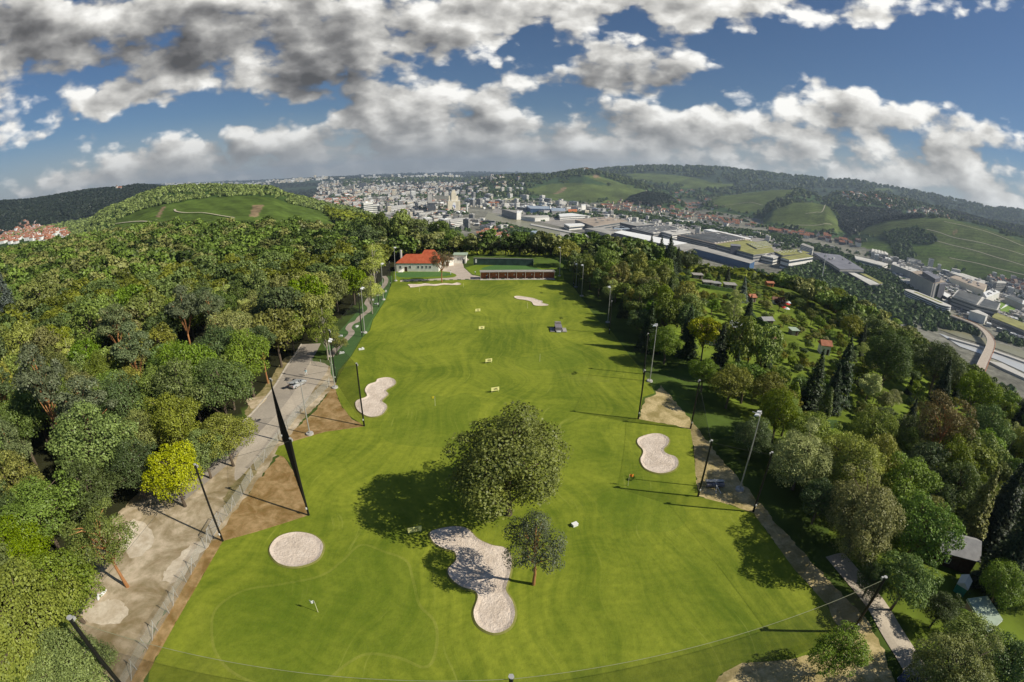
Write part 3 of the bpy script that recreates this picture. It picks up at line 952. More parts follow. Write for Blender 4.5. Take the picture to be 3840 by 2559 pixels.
net_mat('ball net', (0.035, 0.035, 0.033), 0.055)
net_mat('front net', (0.05, 0.05, 0.04), 0.07)
net_mat('wire mesh', (0.45, 0.45, 0.40), 0.16)
MASTS = dict(A=((470, 2590), 13.2), B=((836, 2030), 13.0), C=((1158, 1933), 13.2), C2=((1063, 1657), 12.7), D=((1366, 1598), 12.9), E=((1260, 1435), 12.6), M1=((1358, 1263), 12.7), M2=((1421, 1152), 12.6), M3=((1465, 1074), 10.0),
             F=((2393, 1572), 10.5), F2=((2412, 1404), 10.3), G=((2589, 1608), 10.3), H=((2617, 1863), 10.3), I=((2824, 1920), 10.8), J=((3196, 2367), 9.3), N1=((2284, 1253), 10.0), N2=((2150, 1075), 10.0))
DESC = dict(A='thick black netting mast at the lower left corner of the range', B='black netting mast in front of the yellow tree', C='black netting mast at the tip of the brown grass, nearest the net seen edge on', C2='black netting mast at the far end of the edge on net beside the gravel lay-by',
            D='black netting mast standing before the left kidney bunker', E='black netting mast by the crazy golf garden next to a floodlight', M1='black netting mast beside the crazy golf path', M2='black netting mast halfway along the crazy golf garden', M3='black netting mast nearest the clubhouse',
            F='black netting mast at the near corner of the pale dry grass', F2='black netting mast at the far end of the right edge on net', G='black netting mast beyond the hourglass bunker under the trees', H='black netting mast below the hourglass bunker beside the roller',
            I='black netting mast under the large trees right of the roller', J='black netting mast beside the lane at the lower right corner', N1='black netting mast in the shade of the right tree line', N2='black netting mast near the tee shelter at the far right', K='black netting mast at the bottom edge carrying the front net')
MP = {}
A_top = flat_at(261, 2318, 13.2)
K_top = flat_at(1917, 2540, 11.0)
for k, (px, hh) in MASTS.items():
    q = flat_at(*px) if k != 'A' else Vector((A_top.x, A_top.y, 0))
    MP[k] = (Vector((q.x, q.y, 0)), hh)
MP['K'] = (Vector((K_top.x, K_top.y, 0)), 11.0)
for k, (q, hh) in MP.items():
    g = float(terrain(q.x, q.y))
    t = empty('netting_mast', (q.x, q.y, g), 0, DESC[k], 'mast', 'black masts carrying the ball nets')
    big = 0.26 if k in 'A' else (0.2 if k in 'JK' else 0.16)
    MB().tube((0, 0, 0), (0, 0, hh - g), big, big * 0.85, 10).build('pole', 'mast black', t, smooth=False)
    MB().tube((0, 0, hh - g), (0, 0, hh - g + 0.12), big * 1.15, big * 1.15, 10).build('cap', 'galvanised', t)
    MB().box(-0.09, 0.09, -big - 0.14, -big + 0.02, 1.3, 1.6).build('winch', 'white enamel', t)
    MB().box(-0.16, 0.16, big * 0.6, big + 0.25, hh - g - 0.55, hh - g - 0.25).build('pulley_bracket', 'galvanised', t)


def net(a, b, mat='ball net', lab='', zt=None):
    (pa, ha), (pb, hb) = MP[a], MP[b]
    n = 14
    vs_, fs_ = [], []
    for i in range(n + 1):
        s = i / n
        x = pa.x + (pb.x - pa.x) * s; y = pa.y + (pb.y - pa.y) * s
        sag = 0.35 * 4 * s * (1 - s) * min(1, (pa - pb).length / 40)
        vs_ += [(x, y, min(float(terrain(x, y)), 0) + 0.05), (x, y, ha + (hb - ha) * s - 0.3 - sag)]
    for i in range(n):
        fs_.append((2 * i, 2 * i + 2, 2 * i + 3, 2 * i + 1))
    t = empty('ball_net', (0, 0, 0), 0, lab, 'net', 'ball nets around the range')
    MB().add(vs_, fs_).build('netting', mat, t)
    MB().path([vs_[2 * i + 1] for i in range(n + 1)], 0.02 if mat == 'ball net' else 0.026, 4).build('top_rope', 'rope' if mat == 'front net' else 'dark rope', t)


plain('rope', (0.24, 0.25, 0.15), 0.8)
plain('dark rope', (0.05, 0.05, 0.045), 0.8)
for a, b_, lab in (('A', 'B', 'ball net from the corner mast to the mast by the yellow tree'), ('B', 'C', 'ball net along the lower brown grass'), ('C', 'C2', 'left ball net seen edge on as a dark wedge'),
                   ('C2', 'D', 'ball net along the upper brown grass'), ('D', 'E', 'ball net running behind the left kidney bunker'), ('E', 'M1', 'ball net along the near crazy golf garden'),
                   ('M1', 'M2', 'ball net along the middle of the crazy golf garden'), ('M2', 'M3', 'ball net along the far crazy golf garden'), ('F2', 'F', 'right ball net seen edge on beside the dry grass'),
                   ('F', 'G', 'ball net above the pale dry grass'), ('G', 'H', 'ball net right of the hourglass bunker'), ('H', 'I', 'short ball net behind the roller'), ('I', 'J', 'ball net along the lane side of the range'),
                   ('N1', 'F2', 'ball net in the shade of the right tree line'), ('N2', 'N1', 'ball net at the far right of the range')):
    net(a, b_, lab=lab)
net('J', 'K', 'front net', 'front ball net with pale top rope at the lower right')
net('K', 'A', 'front net', 'front ball net with pale top rope at the lower left')

LAMPS = [((1256, 1455), 11.3, 0.2, 'white floodlight post beside the mast at the crazy golf end'), ((1162, 1629), 10.7, 2.2, 'white floodlight post standing in the brown grass in front of the silver car'), ((2436, 1431), 13.7, 2.6, 'tall floodlight post at the top of the pale dry grass'),
         ((2773, 1837), 13.9, 2.4, 'tall grey floodlight post beside the roller'), ((2279, 1210), 11.5, 3.1, 'floodlight post at the middle of the right tree line'), ((2181, 1111), 11.9, 3.1, 'floodlight post on the right near the tee shelter'),
         ((2098, 1036), 12.8, 3.1, 'floodlight post at the right end of the tee shelter'), ((1484, 1054), 14.3, 0.0, 'floodlight post in front of the clubhouse'), ((1438, 1125), 13.4, 0.0, 'floodlight post by the far crazy golf path'), ((1368, 1249), 13.5, 0.0, 'floodlight post beside the middle crazy golf path'),
         ((2160, 1078), 9.5, 3.0, 'thin grey lamp post in the shade at the far right')]
for px, hh, rz, lab in LAMPS:
    q = flat_at(*px)
    t = empty('floodlight', (q.x, q.y, 0), rz, lab, 'floodlight', 'floodlight posts round the range')
    MB().tube((0, 0, 0.3), (0, 0, hh), 0.13, 0.075, 8).build('pole', 'galvanised', t)
    MB().tube((0, 0, 0), (0, 0, 0.32), 0.75, 0.7, 12).build('footing', 'concrete', t)
    MB().box(-0.05, 1.3, -0.05, 0.05, hh - 0.05, hh + 0.05).box(-0.06, 0.06, -0.75, 0.75, hh - 0.12, hh).build('bracket', 'galvanised', t)
    for s_ in (-1, 1):
        lp_ = MB()
        y_ = s_ * 0.6
        lp_.add([(0.1, y_ - 0.33, hh + 0.02), (0.75, y_ - 0.33, hh - 0.16), (0.75, y_ + 0.33, hh - 0.16), (0.1, y_ + 0.33, hh + 0.02), (0.05, y_ - 0.3, hh + 0.2), (0.7, y_ - 0.26, hh + 0.06), (0.7, y_ + 0.26, hh + 0.06), (0.05, y_ + 0.3, hh + 0.2)],
                [(3, 2, 1, 0), (4, 5, 6, 7), (0, 1, 5, 4), (1, 2, 6, 5), (2, 3, 7, 6), (3, 0, 4, 7)])
        lamp = lp_.build('lamp_head', 'white enamel', t)
        MB().add([(0.14, y_ - 0.28, hh - 0.005), (0.7, y_ - 0.28, hh - 0.165), (0.7, y_ + 0.28, hh - 0.165), (0.14, y_ + 0.28, hh - 0.005)], [(3, 2, 1, 0)]).build('lamp_glass', 'lamp glass', lamp)


# ------------------------------------------------------------------ trees
def leaf_mat(name, dark, light, transl=0.18, hue=0.5):
    m, N, b = newmat(name)
    at_ = N.n('ShaderNodeAttribute', attribute_name='tint')
    oi = N.n('ShaderNodeObjectInfo')
    geo = N.n('ShaderNodeNewGeometry')
    c = N.mix(at_.outputs['Fac'], dark, light)
    k = N.m('ADD', 0.78, N.m('MULTIPLY', oi.outputs['Random'], 0.44))
    c = N.v('SCALE', c, k)
    hs = N.n('ShaderNodeHueSaturation')
    r2 = N.m('FRACT', N.m('MULTIPLY', oi.outputs['Random'], 17.31))
    N.put(hs.inputs['Hue'], N.m('ADD', 0.5 - 0.018, N.m('MULTIPLY', r2, 0.036)))
    N.put(hs.inputs['Saturation'], N.m('ADD', 0.82, N.m('MULTIPLY', N.m('FRACT', N.m('MULTIPLY', oi.outputs['Random'], 5.7)), 0.3)))
    N.put(hs.inputs['Color'], c)
    N.t.nodes.remove(b)
    df = N.n('ShaderNodeBsdfDiffuse'); N.put(df.inputs[0], hs.outputs[0])
    tr = N.n('ShaderNodeBsdfTranslucent'); N.put(tr.inputs[0], hs.outputs[0])
    gl = N.n('ShaderNodeBsdfGlossy'); gl.inputs['Roughness'].default_value = 0.5; gl.inputs[0].default_value = (1, 1, 1, 1)
    mx = N.n('ShaderNodeMixShader'); mx.inputs[0].default_value = transl
    N.t.links.new(df.outputs[0], mx.inputs[1]); N.t.links.new(tr.outputs[0], mx.inputs[2])
    m2 = N.n('ShaderNodeMixShader'); m2.inputs[0].default_value = 0.02
    N.t.links.new(mx.outputs[0], m2.inputs[1]); N.t.links.new(gl.outputs[0], m2.inputs[2])
    N.t.links.new(m2.outputs[0], N.t.nodes['Material Output'].inputs[0])
    return m


leaf_mat('leaf green', (0.0518, 0.0906, 0.0115), (0.2751, 0.3809, 0.0507))
leaf_mat('leaf dark', (0.0285, 0.0518, 0.0115), (0.1651, 0.2328, 0.0507))
leaf_mat('leaf olive', (0.0802, 0.097, 0.0155), (0.3491, 0.3597, 0.0635))
leaf_mat('leaf bright', (0.070, 0.110, 0.008), (0.260, 0.320, 0.024))
leaf_mat('leaf yellow', (0.170, 0.230, 0.010), (0.500, 0.560, 0.020))
leaf_mat('leaf gold', (0.102, 0.119, 0.0068), (0.4608, 0.4608, 0.023))
leaf_mat('leaf oak', (0.0425, 0.0663, 0.0085), (0.2176, 0.2624, 0.0333))
leaf_mat('leaf pale', (0.1602, 0.1972, 0.037), (0.5568, 0.6125, 0.1485))
leaf_mat('leaf brown', (0.0863, 0.0739, 0.0222), (0.297, 0.2413, 0.0836))
leaf_mat('leaf purple', (0.02, 0.009, 0.01), (0.06, 0.026, 0.026))
leaf_mat('needle grey', (0.0525, 0.0819, 0.0294), (0.1995, 0.2394, 0.0969))
leaf_mat('needle dark', (0.0148, 0.0296, 0.0099), (0.0742, 0.1151, 0.0334))
leaf_mat('needle blue', (0.0432, 0.0616, 0.0468), (0.1856, 0.2319, 0.1856))
plain('bark', (0.13, 0.10, 0.07), 0.95, 0.3, 2.0, bump=0.3)
plain('bark pine', (0.42, 0.20, 0.08), 0.95, 0.3, 1.5, bump=0.3)
plain('bark pale', (0.40, 0.36, 0.28), 0.9, 0.2, 2.0)


def cards(P, Nn, S, tint, rs):
    """Quads at P facing Nn (jittered), size S: vertices, faces, tint."""
    n = len(P)
    r = rs.normal(size=(n, 3))
    t = np.cross(Nn, r); t /= np.linalg.norm(t, axis=1)[:, None] + 1e-9
    b = np.cross(Nn, t)
    S = S[:, None]
    asp = rs.uniform(0.55, 1.0, (n, 1))
    v0 = P - t * S * 0.5 - b * S * 0.35 * asp
    v1 = P + t * S * 0.42 - b * S * 0.5 * asp
    v2 = P + t * S * 0.5 + b * S * 0.4 * asp + Nn * S * 0.15
    v3 = P - t * S * 0.38 + b * S * 0.5 * asp
    return np.stack([v0, v1, v2, v3], 1).reshape(-1, 3), np.repeat(tint, 4)


def quads_mesh(name, V, T, mat):
    me = bpy.data.meshes.new(name)
    n = len(V) // 4
    me.vertices.add(len(V)); me.vertices.foreach_set('co', np.ascontiguousarray(V, dtype=np.float32).ravel())
    me.loops.add(n * 4); me.loops.foreach_set('vertex_index', np.arange(n * 4, dtype=np.int32))
    me.polygons.add(n); me.polygons.foreach_set('loop_start', np.arange(n, dtype=np.int32) * 4)
    me.update(calc_edges=True)
    a = me.attributes.new('tint', 'FLOAT', 'POINT')
    a.data.foreach_set('value', np.ascontiguousarray(T, dtype=np.float32))
    me.materials.append(MATS[mat])
    return me


def unit(rs, n):
    v = rs.normal(size=(n, 3))
    return v / np.linalg.norm(v, axis=1)[:, None]


def broad_crown(seed, n=4200, s=0.085, lobes=20, fill=1.0, flat=0.92, low=0.16, H=2.3):
    """Unit tree: crown radius 1, height H. Leaf sprays on the surface of many overlapping boughs."""
    rs = np.random.default_rng(seed)
    top, bot = H, H * low
    cz, hz = (top + bot) / 2, (top - bot) / 2
    d = unit(rs, lobes)
    d[:, 2] = np.abs(d[:, 2]) * 1.25 - 0.45
    d /= np.linalg.norm(d, axis=1)[:, None]
    lr = rs.uniform(0.15, 0.36, lobes)
    ph = rs.uniform(0, 6.28, 3)
    ang = np.arctan2(d[:, 1], d[:, 0])
    outl = 1 + 0.13 * np.sin(2 * ang + ph[0]) + 0.10 * np.sin(3 * ang + ph[1]) + 0.08 * np.sin(5 * ang + ph[2])
    k = (1 - lr * 0.75) * rs.uniform(0.66, 1.14, lobes) * outl
    C = np.stack([d[:, 0] * k, d[:, 1] * k, cz + d[:, 2] * k * hz * flat], 1)
    C = np.concatenate([C, [[0, 0, cz - hz * .1], [0.1, 0.1, cz + hz * 0.45], [-0.1, 0.05, cz - hz * .35]]])
    lr = np.concatenate([lr, [0.52, 0.38, 0.42]])
    w = lr ** 2; w[-3:] *= 0.5; w /= w.sum()
    li = rs.choice(len(C), n, p=w)
    u = unit(rs, n)
    flip = (u[:, 2] < -0.25) & (rs.random(n) < 0.75)
    u[flip, 2] *= -1
    rr = lr[li] * (1 - 0.34 * rs.random(n) ** 2.2) * rs.uniform(0.84, 1.16, n)
    P = C[li] + u * rr[:, None] * np.array([1.12, 1.12, 0.82])
    P[:, 2] = np.maximum(P[:, 2], bot * 0.7)
    # drop what lies deep inside other boughs
    dd = np.min(np.linalg.norm(P[:, None, :] - C[None, :, :], axis=2) / lr[None, :] , axis=1)
    keep = (dd > 0.70) | (rs.random(n) < 0.12)
    P, u, li = P[keep], u[keep], li[keep]
    Nn = u * 0.75 + rs.normal(size=P.shape) * 0.42 + np.array([0, 0, 0.35])
    Nn /= np.linalg.norm(Nn, axis=1)[:, None]
    tl = rs.uniform(0, 1, len(C))
    tint = np.clip(0.50 * rs.random(len(P)) + 0.30 * tl[li] + 0.15, 0, 1)
    return cards(P, Nn, s * rs.uniform(0.6, 1.35, len(P)), tint, rs), C[:lobes], lr[:lobes]


def trunk_mesh(name, H, C, r=0.045, mat='bark', top=0.75, seed=0, lean=(0, 0)):
    rs = np.random.default_rng(seed)
    mb = MB()
    pts = [Vector((lean[0] * t + 0.03 * math.sin(5 * t + seed), lean[1] * t + 0.03 * math.cos(4 * t + seed), H * top * t)) for t in np.linspace(0, 1, 6)]
    pts[0] = Vector((0, 0, -0.05 * H))
    mb.path(pts, [r * 1.35, r, r * 0.9, r * 0.75, r * 0.55, r * 0.3], 7)
    for c in C:
        k = min(4, max(1, int(c[2] / (H * top) * 5) - 1))
        a = pts[k]
        e = Vector(c)
        mid = (a + e) / 2 + Vector((0, 0, 0.06 * H))
        mb.path([a, mid, e], [r * 0.4, r * 0.28, r * 0.1], 5)
    me = bpy.data.meshes.new(name)
    me.from_pydata(mb.v, [], mb.f)
    me.materials.append(MATS[mat])
    return me


def spruce_crown(seed, n=9000, H=4.0, s=0.09):
    rs = np.random.default_rng(seed)
    nl = 26
    t = (np.arange(nl) + 0.5) / nl
    V, Nn, sz = [], [], []
    per = n // nl
    for i in range(nl):
        R = (1 - t[i]) ** 0.85 * 1.0 * rs.uniform(0.85, 1.1) + 0.03
        z = H * (0.06 + 0.94 * t[i])
        nb = int(9 + 6 * (1 - t[i]))
        a = rs.uniform(0, 6.28, nb)
        m_ = max(20, int(per * (1.6 * (1 - t[i]) + 0.25)))
        bi = rs.integers(0, nb, m_)
        q = rs.random(m_) ** 0.6
        ln = R * rs.uniform(0.75, 1.1, nb)[bi] * q
        aa = a[bi] + rs.normal(size=m_) * 0.16
        zz = z - 0.22 * ln + 0.05 * rs.normal(size=m_) - 0.06 * q
        V.append(np.stack([np.cos(aa) * ln, np.sin(aa) * ln, zz], 1))
        Nn.append(np.stack([np.cos(aa) * 0.5, np.sin(aa) * 0.5, np.ones(m_)], 1) + rs.normal(size=(m_, 3)) * 0.35)
        sz.append(s * (0.6 + 0.6 * (1 - t[i])) * rs.uniform(0.7, 1.3, m_))
    V, Nn, sz = np.concatenate(V), np.concatenate(Nn), np.concatenate(sz)
    Nn /= np.linalg.norm(Nn, axis=1)[:, None]
    return cards(V, Nn, sz, rs.random(len(V)), rs), [], []


def column_crown(seed, n=2600, H=5.5):
    rs = np.random.default_rng(seed)
    z = rs.random(n)
    prof = np.clip(np.sin(np.pi * np.clip(z * 0.86 + 0.13, 0, 1)) ** 0.6, 0.05, 1)
    a = rs.uniform(0, 6.28, n)
    rr = prof * (0.9 + 0.15 * np.sin(a * 3 + z * 9)) * rs.uniform(0.8, 1.05, n)
    P = np.stack([np.cos(a) * rr, np.sin(a) * rr, z * H * 0.97 + 0.05], 1)
    Nn = np.stack([np.cos(a), np.sin(a), np.full(n, 0.5)], 1) + rs.normal(size=(n, 3)) * 0.3
    Nn /= np.linalg.norm(Nn, axis=1)[:, None]
    return cards(P, Nn, rs.uniform(0.10, 0.22, n), rs.random(n), rs), [], []


PROTO = {}


def proto(kind, crown, H, mat, barkmat, r, top, seed):
    (V, T), C, _ = crown
    PROTO.setdefault(kind, []).append((quads_mesh('crown', V, T, mat), trunk_mesh('trunk', H, C, r, barkmat, top, seed), H))


for s_ in range(6):
    proto('broad', broad_crown(10 + s_, 6800, 0.074, lobes=34 + 4 * s_, H=2.3 + 0.12 * (s_ % 3)), 2.3 + 0.12 * (s_ % 3), 'leaf green', 'bark', 0.05, 0.78, s_)
for s_ in range(3):
    proto('big', broad_crown(30 + s_, 56000, 0.031, lobes=95, H=1.95 + 0.3 * (s_ > 0), low=0.04, flat=1.0), 1.95 + 0.3 * (s_ > 0), 'leaf olive', 'bark', 0.05, 0.7, s_)
for s_ in range(3):
    proto('near', broad_crown(40 + s_, 21000, 0.042, lobes=62, H=2.35, low=0.15), 2.35, 'leaf green', 'bark', 0.05, 0.75, s_)
for s_ in range(2):
    proto('birch', broad_crown(50 + s_, 8000, 0.048, lobes=26, H=3.2, low=0.15, flat=0.95), 3.2, 'leaf pale', 'bark pale', 0.04, 0.9, s_)
for s_ in range(2):
    proto('airy', broad_crown(55 + s_, 13000, 0.036, lobes=28, H=2.9, low=0.30), 2.9, 'leaf brown', 'bark pine', 0.05, 0.85, s_)
for s_ in range(3):
    proto('pine', broad_crown(60 + s_, 8000, 0.060, lobes=22, H=4.0, low=0.50, flat=0.98), 4.0, 'needle grey', 'bark pine', 0.055, 0.92, s_)
for s_ in range(3):
    proto('spruce', spruce_crown(70 + s_), 4.0, 'needle dark', 'bark', 0.06, 0.9, s_)
for s_ in range(2):
    proto('column', column_crown(80 + s_), 5.5, 'leaf dark', 'bark', 0.12, 0.6, s_)
for s_ in range(3):
    proto('bush', broad_crown(90 + s_, 2600, 0.13, lobes=14, H=1.5, low=0.03), 1.5, 'leaf green', 'bark', 0.04, 0.6, s_)
# crowns for the pine pushed up; the low end of each pine stays bare (the built heights already say so)

NAMES = dict(broad=('broadleaf_tree', 'broadleaf tree'), big=('broadleaf_tree', 'broadleaf tree'), near=('broadleaf_tree', 'broadleaf tree'), birch=('birch_tree', 'birch'), airy=('slender_tree', 'tree'),
             pine=('pine_tree', 'pine tree'), spruce=('spruce_tree', 'spruce'), column=('columnar_tree', 'columnar conifer'), bush=('garden_bush', 'bush'))
DEFM = dict(broad='leaf green', big='leaf olive', near='leaf green', birch='leaf pale', airy='leaf brown', pine='needle grey', spruce='needle dark', column='leaf dark', bush='leaf green')
rt = random.Random(5)


def fbm0(x, y):
    return math.sin(x / 7 + 2 * math.sin(y / 11)) * math.sin(y / 8 + 1.5 * math.sin(x / 9)) + 0.3 * math.sin(x / 3 + y / 4)


PLACED = []          # x, y, radius


def tree(kind, x, y, R, label, group=None, mat=None, z=None, var=None, stretch=1.0, lean=None):
    k = PROTO[kind]
    crown, trunk, H = k[var if var is not None else rt.randrange(len(k))]
    z = float(terrain(x, y)) if z is None else z
    nm, cat = NAMES[kind]
    t = empty(nm, (x, y, z), rt.uniform(0, 6.28), label, cat, group)
    if lean:
        t.rotation_euler = lean
    q_ = rt.uniform(0.86, 1.16)
    t.scale = (R * q_, R / q_, R * stretch)
    c = bpy.data.objects.new('crown', crown); COL.objects.link(c); c.parent = t
    b_ = bpy.data.objects.new('trunk', trunk); COL.objects.link(b_); b_.parent = t
    if mat and mat != DEFM[kind]:
        c.material_slots[0].link = 'OBJECT'
        c.material_slots[0].material = MATS[mat]
    PLACED.append((x, y, R))
    return t


def tree_px(u, v, rpx, kind, label, mat=None, group=None, stretch=1.0, var=None):
    """Crown centre and crown radius as surveyed."""
    H = PROTO[kind][0][2]
    cfrac = {'pine': 0.74, 'spruce': 0.42, 'column': 0.5, 'airy': 0.62, 'bush': 0.5}.get(kind, 0.56)
    R = 4.0
    for _ in range(8):
        hc = min(H * R * stretch * cfrac, 16.0)
        p = at(u, v, hc)
        d = math.sqrt(p.x ** 2 + p.y ** 2 + (CAM_Z - p.z - hc) ** 2)
        R = min(0.5 * R + 0.5 * rpx / 1783 * d, 8.0)
    if d > 330 or (v < 960 and 1440 < u < 2090):
        a_, b2, c2 = sight(u, v)                       # stands on the brow, before the ground drops away
        az_ = math.degrees(math.atan2(a_, b2))
        d = (264.0 if -25 < az_ < 8 else 235.0 if -25 < az_ < 20 else (400.0 if az_ < 0 else 205.0)) / math.hypot(a_, b2)
        p = Vector((a_ * d, b2 * d, 0)); p.z = float(terrain(p.x, p.y))
        R = min(rpx / 1783 * d, 8.0)
        hc = CAM_Z + c2 * d - p.z
        stretch = min(1.5, max(0.7, hc / (H * R * cfrac)))
    return tree(kind, p.x, p.y, R, label, group, mat, stretch=stretch, var=var)


ORD = ['', 'second ', 'third ', 'fourth ', 'fifth ', 'sixth ', 'seventh ', 'eighth ', 'ninth ', 'tenth ', 'eleventh ', 'twelfth ', 'thirteenth ', 'fourteenth ', 'fifteenth ', 'sixteenth ', 'seventeenth ', 'eighteenth ', 'nineteenth ', 'twentieth '] + ['twenty %s ' % q for q in ('first', 'second', 'third', 'fourth', 'fifth', 'sixth', 'seventh', 'eighth', 'ninth')]
PINEGAP = []
MARKS = []           # short description, x, y of things that are easy to find


def single_out(objs, marks):
    """Each look-alike is told by how near it stands to something easy to find."""
    bag = {}
    for o, base in objs:
        q = min(marks, key=lambda m_: (m_[1] - o.location.x) ** 2 + (m_[2] - o.location.y) ** 2)
        bag.setdefault((base, q[0]), []).append(((q[1] - o.location.x) ** 2 + (q[2] - o.location.y) ** 2, o))
    for (base, mk), L in bag.items():
        L.sort(key=lambda r: r[0])
        for i, (_, o) in enumerate(L):
            o['label'] = '%s, %snearest to the %s' % (base, ORD[min(i, len(ORD) - 1)], mk)


